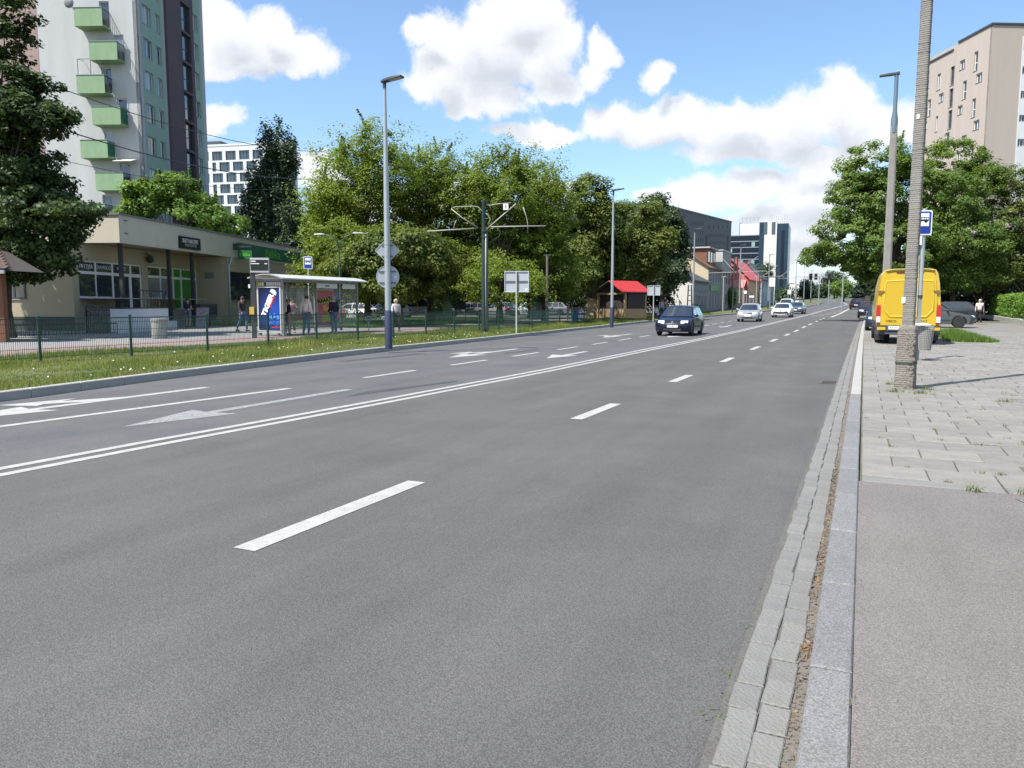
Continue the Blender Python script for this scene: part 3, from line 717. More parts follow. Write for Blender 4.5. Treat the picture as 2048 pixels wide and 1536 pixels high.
# flush shop on the right
zs1, zs0 = fs.hit(462, 543)[1], fs.hit(462, 600)[1]
sh = [(fs.x(462), fs.x(512), zs0, zs1), (fs.x(520), fs.x(556), zs0 - 1.0, zs1), (fs.x(560), fs.x(596), zs0 - .4, zs1)]
b = MB(); holed(b, XW + .302, XE - .3, 0, zf0, .03, .33, sh); sf.part('front_wall', b, M_cream2)
for h in sh: window(sf, *h, y=.14, sashes=2, fw=.07, fm=M_dframe)
b = MB(); b.tube([(fs.x(458), -.08, 0.1), (fs.x(458), -.08, zf0 - .6), (fs.x(462), -.08, zf0 - .35), (fs.x(465), -.04, zf0 - .02)], .06, 8); sf.part('downpipe', b, mat('grey downpipe', (.42, .45, .47), .5), True)
b = MB(); b.tube([(fs.x(594), -.08, 0.1), (fs.x(594), -.08, zf0 - .6), (fs.x(597), -.04, zf0 - .05)], .06, 8); sf.part('downpipe', b, MATS['grey downpipe'], True)
# signs on the fascia
sx0, sx1 = fs.x(361), fs.x(401.5); z0, z1 = fs.hit(380, 499)[1], fs.hit(380, 475.5)[1]
b = MB(); b.box(sx0, sx1, -.14, -.022, z0, z1); sg = sf.part('fascia_sign', b, mat('black sign box', (.012, .012, .014), .35))
text('BEAUTY HAIR EXPERT', .36, M_frame, sg, ((sx0 + sx1) / 2, -.145, z0 + (z1 - z0) * .64), (math.pi / 2, 0, 0), sx=(sx1 - sx0) / 4.6)
text('FRYZJER  KOSMETYKA', .22, mat('grey lettering', (.4, .4, .42), .6), sg, ((sx0 + sx1) / 2, -.145, z0 + (z1 - z0) * .3), (math.pi / 2, 0, 0), sx=(sx1 - sx0) / 3.9)
gx0, gx1 = fs.x(478), fs.x(607); z0, z1 = fs.hit(480, 512)[1], fs.hit(480, 486)[1]
b = MB(); b.box(gx0, gx1, -.10, -.022, z0, z1); sg = sf.part('fascia_sign', b, M_gsign)
text('żabka', .95, mat('bright green lettering', (.11, .42, .03), .5), sg, (fs.x(546), -.105, (z0 + z1) / 2), (math.pi / 2, 0, 0), sx=1.3, bold=.012)
b = MB(); bx = fs.x(470); zb_ = fs.hit(470, 494)[1]; b.bar((bx, -.03, zb_), (bx, -1.3, zb_), .09); b.box(bx - .06, bx + .06, -.3, -.02, zb_ - .22, zb_ + .22); sf.part('sign_bracket', b, M_dark)
b = MB(); b.box(bx - .07, bx + .07, -1.35, -.35, zb_ - .85, zb_ - .25); sg = sf.part('hanging_sign', b, M_gsign)
text('żabka', .32, MATS['bright green lettering'], sg, (bx - .078, -.85, zb_ - .55), (math.pi / 2, 0, -math.pi / 2), bold=.008)
# dark side wall window (left end) and plinth, drain marks, lamp
fl = Face(shop, XLW - .3, rec + 13, -math.pi / 2)
frl = Fr(fs.pt(XLW - .3, rec + 13)[:2], -fs.n)
h = (frl.x(8), frl.x(53), frl.hit(30, 598)[1], frl.hit(30, 551)[1]); window(fl, *h, y=-.05, sashes=2, fw=.08, fm=M_dframe, sill=True)
b = MB(); b.box(0, 12.99, -.05, -.001, 0, .85); fl.part('plinth', b, mat('dark plinth', (.06, .065, .06), .9, .4, 3))
b = MB(); b.box(XLW + .0, XLW + .02, rec - .2, rec - .01, 0, .1)
for px in (258, 233):
    x_ = fs.x(px) if px > 245 else -.03
    if px > 245: b.box(x_ - .14, x_ + .14, -.06, -.022, zf0 + 1.15, zf0 + 1.2); b.box(x_ - .14, x_ + .14, -.06, -.022, zf0 + .5, zf0 + .55)
sf.part('drain_spout', b, M_zinc)
b = MB(); lx = fs.x(295, rec); lz = q(295, 512)[1]; b.lathe([(.02, 0), (.16, -.05), (.2, -.3), (.1, -.42)], 10, (lx, rec - .3, lz)); b.bar((lx, rec - .3, lz), (lx, rec, lz + .15), .04); sf.part('wall_lamp', b, M_dark)
b = MB(); vx = fs.x(422, rec * .5); b.box(XW - .03, XW - .001, rec * .45, rec * .75, 3.2, 3.6); sf.part('wall_vent', b, M_zinc)

# ramp with white walls, rails and steps in front of the entrance
A, Bq = at(247, 36.0, 0), at(336, 41.8, 0)
frp = Fr(A[:2], (Bq.x - A.x, Bq.y - A.y)); RL = (Bq - A).length
ramp = thing('entrance_ramp', 'white walled entrance ramp with black handrails before the shops', 'ramp', frp.pt(0, 0), frp.a)
rz1 = CAMZ - 9 * 38.5 / 1540
b = MB(); b.box(0, RL, 0, .18, .1, rz1); b.box(0, .18, .181, .62, .1, rz1); b.box(RL + .001, RL + 1.35, .0, .9, .1, .58); b.build('ramp_wall', M_white, ramp)
b = MB(); b.box(.18, RL, .181, 1.9, .1, rz1 - .12) if False else b.box(.75, RL, .181, 1.9, .1, rz1 - .12); b.build('ramp_floor', MATS['grey step concrete'], ramp)
b = MB(); b.box(-.03, RL + .03, -.03, .21, rz1 + .001, rz1 + .05); b.box(-.03, .21, .211, .65, rz1 + .001, rz1 + .05); b.build('coping', M_dark, ramp)
for k in range(5):
    b = MB(); b.box(RL + .02 + .3 * k, RL + .32 + .3 * k, .91, 1.9, .1, rz1 - .15 - .2 * (k + .5)); b.build('step', MATS['grey step concrete'], ramp)
b = MB()
zr1 = rz1 + .9
for k in range(9):
    x_ = RL * .40 + RL * .58 * k / 8; b.bar((x_, .1, rz1 + .05), (x_, .1, zr1), .03)
b.bar((RL * .38, .1, zr1), (RL, .1, zr1), .05); b.bar((RL * .4, .1, rz1 + .45), (RL, .1, rz1 + .45), .03)
for k in range(6):
    t = k / 5; b.bar((RL + 1.5 * t, .85, .58 + (rz1 - .5) * (1 - t)), (RL + 1.5 * t, .85, zr1 - (zr1 - 1.3) * t), .03)
b.bar((RL, .1, zr1), (RL + 1.5, .85, 1.3), .05); b.build('handrail', M_dark, ramp)

# black spiked fence left of the ramp
A2, B2 = at(170, 36.5, 0), at(229, 36.2, 0); f2 = Fr(A2[:2], (B2.x - A2.x, B2.y - A2.y)); L2 = (B2 - A2).length
bf = thing('spiked_fence', 'black spiked metal fence with crossed braces beside the white ramp wall', 'fence', f2.pt(0, 0), f2.a)
b = MB(); b.bar((0, 0, .1), (0, 0, 1.42), .09); b.build('post', M_dark, bf)
for k in range(11):
    b = MB(); x_ = .1 + (L2 - .1) * k / 10; b.bar((x_, 0, .15), (x_, 0, 1.38), .025); b.lathe([(.03, 0), (.0, .1)], 5, (x_, 0, 1.38)); b.build('bar', M_dark, bf)
b = MB(); b.bar((0, .0, .3), (L2, 0, .3), .04); b.bar((0, 0, 1.25), (L2, 0, 1.25), .04); b.bar((0, .03, 1.2), (L2, .03, .3), .03); b.bar((0, .03, .3), (L2, .03, 1.2), .03); b.build('rail', M_dark, bf)
A3, B3 = at(-20, 31.5, 0), at(232, 35.4, 0); f3 = Fr(A3[:2], (B3.x - A3.x, B3.y - A3.y)); L3 = (B3 - A3).length
bl = thing('low_railing', 'low black railing in front of the shaded shop side wall', 'railing', f3.pt(0, 0), f3.a)
b = MB(); b.bar((0, 0, .62), (L3, 0, .62), .05); b.bar((0, 0, .2), (L3, 0, .2), .04); b.build('rail', M_dark, bl)
for k in range(34):
    b = MB(); x_ = L3 * k / 33; b.bar((x_, 0, .13), (x_, 0, .62), .03); b.build('baluster', M_dark, bl)

# ---- hut at the left edge
M_rooft = mat('brown roof tile', (.085, .05, .038), .85, .6, 3, .3, 40, c2=(.055, .035, .027))  # tile brown darkened in place of tree shade
M_wood = mat('orange brown timber', (.17, .065, .03), .7, .5, 4, .3, 30, c2=(.11, .042, .02))
hp = at(4, 27.5, .135)
hut = thing('timber_kiosk', 'timber kiosk with a brown tiled roof and orange brown post at the left edge', 'kiosk', hp, YAW)
b = MB(); b.box(-.12, .12, -.12, .12, 0, 2.45); b.build('post', M_wood, hut)
b = MB(); b.box(-5, -.14, .0, .08, 0, 2.4); b.build('wall', M_wood, hut)
b = MB(); b.box(-6, .58, -.68, -.60, 2.42, 2.54); b.build('gutter_board', mat('grey gutter', (.30, .30, .31), .6), hut)
rows = MB()
for r_ in range(9):
    for k in range(26):
        z = 2.55 + .105 * r_; y_ = -.6 + .22 * r_; x1 = .60 - .24 * k - .19 * r_
        rows.slab([(x1 - .225, y_, z + .03), (x1, y_, z + .03), (x1, y_ + .26, z + .15), (x1 - .225, y_ + .26, z + .15)], (0, -.008, .025))
ro = rows.build('roof_tile_field', M_rooft, hut); tag(ro, kind='stuff')
b = MB(); b.poly([(.62, -.6, 2.52), (1.22, .6, 2.5), (-1.0, 1.7, 3.45), (-1.1, 1.4, 3.5)]); b.poly([(-6, -.6, 2.55), (.62, -.6, 2.52), (-1.1, 1.4, 3.5), (-6, 1.4, 3.5)]); b.build('roof', mat('dark roof felt and slope shade', (.05, .04, .038), .9), hut)

# ---- beige apartment building on the right
M_rb = mat('warm beige render', (.45, .38, .325), .9, .6, .7, .2, 20, c2=(.37, .31, .262), vz=.12)
M_rb2 = mat('beige render', (.43, .37, .315), .9, .5, .7, .2, 20, c2=(.36, .305, .26), vz=.12)
c_, l_ = W(1951, HZ, 91.5), W(1826, HZ, 104.5)
frr = Fr((l_.x, l_.y), (c_.x - l_.x, c_.y - l_.y)); frr.py0 = 150; RLN = (Vector((c_.x, c_.y)) - frr.O).length
rbd = thing('apartment_building', 'beige apartment building behind the trees with scattered tall windows', 'apartment building', frr.pt(-.5, 0), frr.a)
rf = Face(rbd); OX = 0.5; RH = frr.hit(1979, 53)[1]; RT = RLN + OX
H = lambda pa, pb, ya, yb: (frr.hit(pa, (ya + yb) / 2)[0] + OX, frr.hit(pb, (ya + yb) / 2)[0] + OX, frr.hit((pa + pb) / 2, yb)[1], frr.hit((pa + pb) / 2, ya)[1])
z8 = lambda x0, x1, y0, y1: H(1600 + x0 / 3.656, 1600 + x1 / 3.656, y0 / 3.656, y1 / 3.656)
wl = [z8(*a) for a in [(1272, 1300, 378, 515), (1168, 1205, 440, 505), (1100, 1128, 488, 620), (1003, 1027, 540, 655), (1288, 1330, 535, 600), (1188, 1216, 592, 722), (1090, 1118, 650, 780), (1015, 1048, 683, 745), (926, 943, 590, 645), (932, 955, 728, 848), (1256, 1282, 722, 855), (1152, 1187, 772, 835), (1082, 1110, 808, 940), (990, 1008, 850, 960), (1267, 1309, 880, 945), (907, 928, 888, 946), (1180, 1215, 990, 1100), (1060, 1090, 970, 1090), (1240, 1268, 1060, 1190), (1140, 1172, 1110, 1170)]]
b = MB(); holed(b, 0, RT, -1, RH, 0, .3, wl); rf.part('wall', b, M_rb)
b = MB(); b.box(0, RT, 14, 14.3, -1, RH); b.box(0, .3, .301, 13.99, -1, RH); b.box(.3, RT, .3, 14, RH - .3, RH - .05); rf.part('rear_wall', b, M_rb2)
b = MB(); xr = frr.x(1914) + OX; b.box(xr, RT + .12, -.12, 14.4, RH + .001, RH + .22); b.box(-.1, max(.3, xr - .9), -.12, 14.4, RH - .6, RH - .4); rf.part('roof', b, M_dframe)
for i, h in enumerate(wl):
    tall = h[3] - h[2] > 2
    window(rf, *h, y=.16, sashes=1 if tall else 2, fm=(M_dframe if i in (2, 6, 12) else M_frame), rail=.42 if tall else 0, fw=.08)
rg = Face(rbd, RT, 0, math.pi / 2); fgr = Fr(frr.pt(RLN, 0)[:2], frr.n); fgr.py0 = 150
wl2 = [(fgr.x(2043.5), fgr.x(2064), fgr.hit(2050, y1)[1], fgr.hit(2050, y0)[1]) for y0, y1 in [(84, 99), (133, 148), (182, 197), (230, 243), (278, 293)]]
b = MB(); holed(b, 0.0, 14, -1, RH - .02, -.001, .3, wl2); rg.part('end_wall', b, M_rb2)
for h in wl2: window(rg, *h, y=.16, sashes=3, fw=.08)
b = MB(); xx = fgr.x(2041); b.box(xx, 14, -.06, -.002, 2, RH - 1.2); holed2 = MB(); holed(holed2, xx, 14, 2, RH - 1.2, -.06, -.002, wl2); rg.part('pale_band', holed2, M_mw)

# ---- far side of the road: houses, dark mall, glass office
def gable_house(name, label, cat, x1, y0, y1, w, he, hr, mw, mside, mroof, wins=(), gwins=(), rz=0.0, over=.35):
    zb = zr((y0 + y1) / 2)
    t = thing(name, label, cat, (x1, y0, zb), rz); l = y1 - y0
    b = MB(); b.add([(-w, 0, -.3), (0, 0, -.3), (0, 0, he), (-w / 2, 0, hr - .08), (-w, 0, he)], [(0, 1, 2, 3, 4)])
    b.add([(-w, l, -.3), (0, l, -.3), (0, l, he), (-w / 2, l, hr - .08), (-w, l, he)], [(4, 3, 2, 1, 0)]); b.box(-w, -w + .2, .003, l - .003, -.3, he); b.build('gable_wall', mw, t)
    f = Face(t, 0, 0, math.pi / 2); b = MB(); holed(b, .002, l - .002, -.3, he, -.002, .25, list(wins)); f.part('street_wall', b, mside)
    for h in wins: window(f, *h, y=.1, sashes=1 if h[3] - h[2] > 1.8 else 2, fw=.09, name='door' if h[2] < .3 else 'window')
    g = Face(t)
    for h in gwins: window(g, *h, y=-.06, sashes=2, fw=.08)
    k = (hr - he) / (w / 2)
    for sgn in (0, 1):
        b = MB(); xa_ = over if sgn == 0 else -w - over
        b.slab([(xa_, -over, he - k * over), (-w / 2, -over, hr), (-w / 2, l + over, hr), (xa_, l + over, he - k * over)], (0, 0, .14)); r_ = b.build('roof', mroof, t)
    c = MB(); c.box(-w / 2 - .9, -w / 2 - .4, l * .6, l * .6 + .5, hr - .6, hr + .8); c.build('chimney', mat('red brick chimney', (.25, .10, .07), .9, .4, 6), r_)
    return t
M_hw = mat('white house render', (.62, .60, .55), .9, .35, .7, c2=(.50, .48, .43))
M_hg = mat('grey house render', (.27, .28, .29), .9, .4, .7, c2=(.21, .215, .22))
M_hb = mat('tan house render', (.52, .43, .29), .9, .4, .7, c2=(.44, .355, .23))
M_rdark = mat('dark roof sheet', (.055, .06, .068), .6, .3, 1.2)
M_rbrown = mat('red brown roof tile', (.19, .085, .05), .8, .5, 2, c2=(.12, .055, .035))
M_rred = mat('faded red roof', (.52, .10, .10), .7, .4, 1.0, c2=(.40, .08, .085))
M_rpink = mat('pink red roof', (.60, .22, .20), .7, .4, 1.0, c2=(.50, .17, .155))
M_peach = mat('peach house render', (.62, .42, .28), .9, .4, .7, c2=(.52, .34, .22))
M_blue = mat('pale blue render', (.42, .48, .54), .9, .3, .7)
h1 = gable_house('gable_house', 'white gable-ended house with a dark sheet roof beside the lamp post', 'house', -19.0, 95, 105.6, 11, 4.1, 6.9, M_hw, M_hg, M_rdark, [(1.2, 2.3, 0, 2.3), (3.2, 4.3, 0, 2.3), (5.4, 6.5, 0, 2.3), (7.6, 8.7, 0, 2.3)], [(-4.2, -3.6, 1.2, 1.9), (-2.8, -2.2, 1.2, 1.9)])
b = MB(); b.box(-.06, 0.02, .6, 9.8, 2.75, 3.6); f_ = b.build('sign_band', mat('blue grey sign band', (.13, .16, .19), .6), h1, loc=(.03, 0, 0))
h2 = gable_house('town_house', 'tan two-storey house with red brown mansard roof and a green shop sign', 'house', -19.2, 106, 115.4, 11, 6.0, 9.6, M_hb, M_hg, M_rbrown, [(1.0, 2.0, 0.6, 2.6), (3.2, 4.2, .6, 2.6), (5.4, 6.4, .6, 2.6), (7.4, 8.4, .6, 2.6), (1.0, 2.0, 3.9, 5.6), (3.2, 4.2, 3.9, 5.6), (5.4, 6.4, 3.9, 5.6), (7.4, 8.4, 3.9, 5.6)])
b = MB(); b.box(0, .12, 1.2, 8.2, 2.8, 3.6); b.build('shop_sign', mat('green sign board', (.04, .22, .05), .5), h2)
b = MB(); b.box(-3.0, -.6, 2.0, 8.6, 6.4, 8.6); d_ = b.build('dormer', M_rbrown, h2)
b = MB(); b.box(-3.4, -.2, 1.7, 8.9, 8.62, 8.8); b.build('dormer_roof', mat('pale dormer roof', (.42, .42, .40), .7), h2)
for k in range(3):
    b = MB(); b.box(-.6, -.56, 2.6 + 2 * k, 3.8 + 2 * k, 6.8, 8.2); b.build('window', M_pane, d_)
zb = zr(118); hb = thing('concrete_building', 'plain grey concrete building between the tan house and the red-roofed house', 'building', (-19.0, 115.8, zb))
wn_ = [(1.0, 2.4, 3.9, 5.6), (3.4, 4.8, 3.9, 5.6), (5.8, 7.2, 3.9, 5.6), (1.0, 2.4, .8, 2.4), (3.4, 4.8, .8, 2.4)]
M_conc = mat('grey concrete', (.33, .34, .335), .9, .6, .8, .2, 20, c2=(.24, .25, .25))
b = MB(); b.box(-9, 0, 0, .25, -.3, 8.6); b.box(-9, -.26, .251, 8, -.3, 8.5); b.build('wall', mat('pale concrete', (.50, .50, .47), .9, .4, .8), hb)
f_ = Face(hb, 0, 0, math.pi / 2); b = MB(); holed(b, .252, 8, -.3, 8.6, -.001, .25, wn_); f_.part('street_wall', b, M_conc)
for h in wn_: window(f_, *h, y=.1, sashes=2, fw=.08, fm=M_dframe)
b = MB(); b.box(-9.1, .1, -.1, 8.1, 8.601, 8.8); b.build('roof', M_sill, hb)
h4 = gable_house('red_roof_house', 'peach house with a faded red roof and lower pink roof', 'house', -16.5, 125, 141, 5.6, 4.7, 7.7, M_rred, M_peach, M_rred, [(3, 4.2, .8, 2.6), (8, 9.2, .8, 2.6), (13, 14.2, .8, 2.6)], [(-3.6, -2.6, 5.0, 6.0)])
b = MB(); b.slab([(-.3, -2.4, 3.1), (-5.6, -2.4, 3.1), (-5.6, -.01, 4.3), (-.3, -.01, 4.3)], (0, 0, .12)); b.build('porch_roof', M_rpink, h4)
b = MB(); b.box(-5.4, -.5, -2.2, -.01, -.3, 3.1); b.build('porch', M_peach, h4)
h5 = gable_house('blue_gable_house', 'narrow pale blue house with a white gable and dark roof', 'house', -17.0, 147, 163, 6, 5.0, 8.0, M_blue, M_blue, M_rdark, [(2, 3.2, .8, 2.6), (6, 7.2, .8, 2.6), (10, 11.2, .8, 2.6), (2, 3.2, 3.4, 4.7), (6, 7.2, 3.4, 4.7)], [(-5, -3, 3.2, 4.6)])
h6 = gable_house('roadside_house', 'small grey roadside house with a flat-looking orange roof', 'house', -18.0, 166, 178, 8, 4.2, 5.6, M_hw, M_hg, M_rbrown, [(2, 3.2, .8, 2.6), (6, 7.2, .8, 2.6)])
# dark shopping centre
fmm = line_between(1325, 143, 1457.5, 172); fmm.py0 = 480
mall = thing('shopping_centre', 'long dark grey windowless block with rows of narrow slots behind the houses', 'shopping centre', fmm.pt(0, 0), fmm.a)
MH = fmm.hit(1462, 445)[1]; ML = fmm.x(1462); mz = fmm.hit(1440, 503)[1]
M_mdark = mat('dark grey cladding', (.085, .09, .10), .6, .25, .4); M_mlight = mat('light grey cladding', (.30, .31, .32), .7, .2, .4)
slots = []
for pa, pb, py, n_ in [(1382, 1406, 445, 7), (1418, 1455, 452, 5), (1390, 1406, 462, 4), (1420, 1448, 469, 8), (1392, 1406, 478, 4), (1420, 1448, 484, 8), (1391, 1406, 492, 5), (1421, 1448, 497, 8)]:
    for k in range(n_):
        p_ = pa + (pb - pa) * k / max(1, n_ - 1); x_, z_ = fmm.hit(p_, py); slots.append((x_ - .13, x_ + .13, z_ - .6, z_ + .15))
b = MB(); holed(b, -4, ML, mz, MH, 0, .5, slots); b.box(-4, ML, .501, 30, 0, MH - .2); fm2 = Face(mall); fm2.part('upper_wall', b, M_mdark)
b = MB(); b.box(-4, ML - .002, .02, .49, 0, mz - .002); fm2.part('lower_wall', b, M_mlight)
for s_ in slots:
    b = MB(); b.box(s_[0], s_[1], .25, .3, s_[2], s_[3]); fm2.part('slot_window', b, M_pane_lt)
for pa, pb in ((1412, 1416), (1454, 1457)):
    xa_, z_ = fmm.hit(pa, 470); b = MB(); b.box(xa_, fmm.x(pb), -.06, -.002, mz - 4, z_); fm2.part('dark_band', b, mat('dark band cladding', (.035, .037, .042), .6))  # dark strip standing slightly proud of the wall
b = MB(); b.box(-4.1, ML + .1, -.1, 30, MH + .001, MH + .3); fm2.part('roof', b, M_dframe)
# glass office with white tower
fo = line_between(1454, 240, 1527, 236); fo.py0 = 500
off = thing('glass_office', 'glass office building with a plain white stair tower and antennas on the roof', 'office building', fo.pt(0, 0), fo.a)
fof = Face(off); OZ = lambda px, py: fo.hit(px, py)[1]; M_og = mat('dark curtain glass', (.008, .014, .026), .3, spec=.35); M_ob = mat('blue curtain glass', (.024, .048, .078), .3, .6, .5, spec=.3, c2=(.012, .025, .042), vz=.3); M_ogr = glass_mat('green grey glass', (.22, .32, .30), .15)
xa_, xb_ = 0.0, fo.x(1517.5)
z0, z1 = 0, OZ(1500, 471)
b = MB(); b.box(xa_, xb_, .2, 18, z0, z1 - .02); fof.part('core', b, M_dframe)
rows_ = 9
for r_ in range(rows_):
    za, zb_ = z1 - (z1 - 6) * (r_ + 1) / rows_, z1 - (z1 - 6) * r_ / rows_
    for k in range(8):
        x0, x1 = xa_ + (xb_ - xa_) * k / 8, xa_ + (xb_ - xa_) * (k + 1) / 8
        b = MB(); b.box(x0 + .06, x1 - .06, .08, .14, za + .25, zb_ - .06); fof.part('pane', b, M_ogr if (r_, k) in ((2, 0), (4, 3), (4, 6), (6, 3), (6, 7), (1, 6)) else M_og)
b = MB()
for r_ in range(rows_ + 1):
    z_ = z1 - (z1 - 6) * r_ / rows_; b.box(xa_, xb_, .0, .16, z_ - .06, z_ + .2)
fof.part('floor_band', b, mat('grey blue mullion', (.22, .25, .29), .5))
zt1 = OZ(1505, 447)
b = MB(); b.box(fo.x(1478), xb_, .6, 17, z1 + .22, zt1); fof.part('top_storey', b, M_mw)
b = MB(); b.box(xa_, fo.x(1477), .5, 16, z1 + .22, OZ(1470, 443)); fof.part('roof_plant', b, mat('pale blue cladding', (.45, .52, .60), .5))
b = MB(); b.box(xb_ + .01, fo.x(1527.5), -.4, 16, 0, OZ(1520, 445)); fof.part('glass_shaft', b, M_ob)
xt0, xt1 = fo.x(1528), fo.x(1553); zt2 = OZ(1540, 445.5)
b = MB(); b.box(xt0, xt1, -1.0, 16, 0, zt2); fof.part('white_tower', b, mat('bright white cladding', (.58, .565, .53), .7, .1, .3))
for px in (1531.5, 1547.5):
    x_, z_ = fo.hit(px, 457); b = MB(); b.box(x_ - .5, x_ + .5, -1.08, -1.002, z_ - 1.8, z_ + 1.8); fof.part('window', b, M_pane)
b = MB(); b.box(xt1 + .01, fo.x(1576), -.6, 16, 0, zt2 - .4); gs = fof.part('glass_shaft', b, M_ob)
b = MB(); b.box(fo.x(1562), fo.x(1568), -.7, -.61, 0, zt2 - 2.5); b.build('dark_strip', M_og, gs, loc=(0, 0, 0))
b = MB()
for k in range(9):
    x_ = xt0 + 1.2 + (fo.x(1576) - xt0 - 2) * k / 8; b.bar((x_, 4, zt2), (x_, 4, zt2 + random.uniform(1.5, 3.5)), .12)
for k in range(5):
    x_ = fo.x(1480 + 8 * k); b.bar((x_, 5, zt1), (x_, 5, zt1 + 2.2), .2)
b.bar((fo.x(1478), 5, zt1 + 2.2), (fo.x(1515), 5, zt1 + 2.2), .2); fof.part('antenna', b, M_sill)
# red roof kiosk under the trees
kp = at(1226, 60, 0)
kio = thing('red_roof_kiosk', 'dark timber kiosk with a bright red gable roof under the trees', 'kiosk', (kp.x, kp.y, zr(kp.y) + .25), -.55); kio.scale = (.84, .84, .9)
M_tan = mat('tan timber', (.36, .25, .13), .8, .4, 3, c2=(.26, .175, .09)); M_red = mat('bright red roof sheet', (.42, .035, .04), .55, .6, 2.5, c2=(.30, .026, .03))
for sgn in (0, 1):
    b = MB(); xe_ = 1.9 if sgn == 0 else -2.4; b.slab([(xe_, -.6, 2.28), (0, -.6, 3.25), (0, 3.0, 3.25), (xe_, 3.0, 2.28)], (0, 0, .07)); b.build('roof', M_red if sgn == 0 else mat('dark roof felt and slope shade', (.05, .04, .038), .9), kio)  # left slope coloured dark to stand in for its shadow
b = MB(); b.add([(-2.2, 0, 2.3), (1.75, 0, 2.3), (0, 0, 3.15)], [(0, 1, 2)]); b.box(-2.2, 1.7, .3, 2.5, .9, 2.28); b.build('body', mat('dark stained timber', (.035, .028, .024), .8), kio)
b = MB(); b.box(-2.2, 1.75, -.05, .05, 2.12, 2.29); b.build('beam', M_tan, kio)
for x_, y_ in ((-2.1, 0), (1.65, 0), (1.65, 2.5)):
    b = MB(); b.box(x_ - .09, x_ + .09, y_ - .09, y_ + .09, .1, 2.12); b.build('post', M_tan, kio)
b = MB(); b.box(-2.2, 1.7, .06, .16, .1, .9); b.box(1.6, 1.7, .17, 2.5, .1, .9); b.build('counter', M_tan, kio)
kw = thing('tan_shed', 'low tan timber shed left of the red-roofed kiosk', 'shed', at(1183, 62, 0), .1)
b = MB(); b.box(-.4, 1.5, 0, 2.5, .1, 1.75); b.build('wall', mat('light tan board', (.46, .32, .18), .8, .3, 2), kw)
b = MB(); b.box(-.5, 1.6, -.15, 2.7, 1.752, 1.85); b.build('roof', M_tan, kw)
kw2 = thing('brown_hoarding', 'brown timber hoarding joining the shed and the kiosk', 'hoarding', at(1200, 63, 0), .1)
for k in range(9):
    b = MB(); b.box(.26 * k, .26 * k + .245, 0, .05, .1, 2.0); b.build('board', mat('brown board', (.12, .075, .04), .85, .4, 3), kw2)
# small far things at the bend
fb = thing('white_villa', 'small white building at the far bend of the road', 'building', at(1587, 420, 0), -.2)
b = MB(); b.box(-2.6, 1.2, 0, 8, -1, 7.5); b.box(1.2, 2.6, 1, 8, -1, 9.0); b.build('wall', M_hw, fb)
for k in range(3):
    b = MB(); b.box(-2.2 + 1.2 * k, -1.6 + 1.2 * k, -.05, .01, 4.5, 6); b.build('window', M_pane, fb)
fg = thing('glass_pavilion', 'pale blue glass pavilion far beyond the traffic lights', 'building', at(1634, 330, 1), 0)
for k in range(4):
    b = MB(); b.box(-1.6 + .2 * k, 1.6 - .1 * k, 0, 3, 2.2 + 1.0 * k, 2.9 + 1.0 * k); b.build('storey', glass_mat('pale blue glass', (.40, .50, .58), .15), fg)
    b = MB(); b.box(-1.7 + .2 * k, 1.7 - .1 * k, -.1, 3, 2.91 + 1.0 * k, 3.19 + 1.0 * k); b.build('floor_band', M_mw, fg)
# ------------------------------------------------------------------ trees and other greenery
M_bark = mat('brown grey bark', (.085, .065, .05), .95, .6, 5, .6, 30, c2=(.05, .04, .03))
M_birch = mat('birch bark', (.45, .44, .41), .9, .8, 3, .4, 20, c2=(.09, .085, .08))
F_locust = foliage_mat('locust leaves', (.098, .152, .021), (.25, .315, .048), .52)
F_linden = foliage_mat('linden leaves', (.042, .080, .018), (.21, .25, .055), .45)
F_lindark = foliage_mat('dark linden leaves', (.018, .042, .011), (.078, .118, .028), .34)  # darker green for the linden at the left edge
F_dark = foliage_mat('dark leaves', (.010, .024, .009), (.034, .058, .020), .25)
F_birch = foliage_mat('birch leaves', (.030, .062, .030), (.105, .145, .066), .34)
F_fresh = foliage_mat('fresh green leaves', (.065, .135, .024), (.215, .32, .062), .45)
F_maple = foliage_mat('maple leaves', (.062, .125, .026), (.22, .305, .066), .5)
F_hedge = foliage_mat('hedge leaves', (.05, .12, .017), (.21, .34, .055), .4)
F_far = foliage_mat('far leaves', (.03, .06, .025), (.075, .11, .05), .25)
def rand_unit(rs, n):
    v = rs.normal(size=(n, 3)); return v / np.linalg.norm(v, axis=1, keepdims=True)
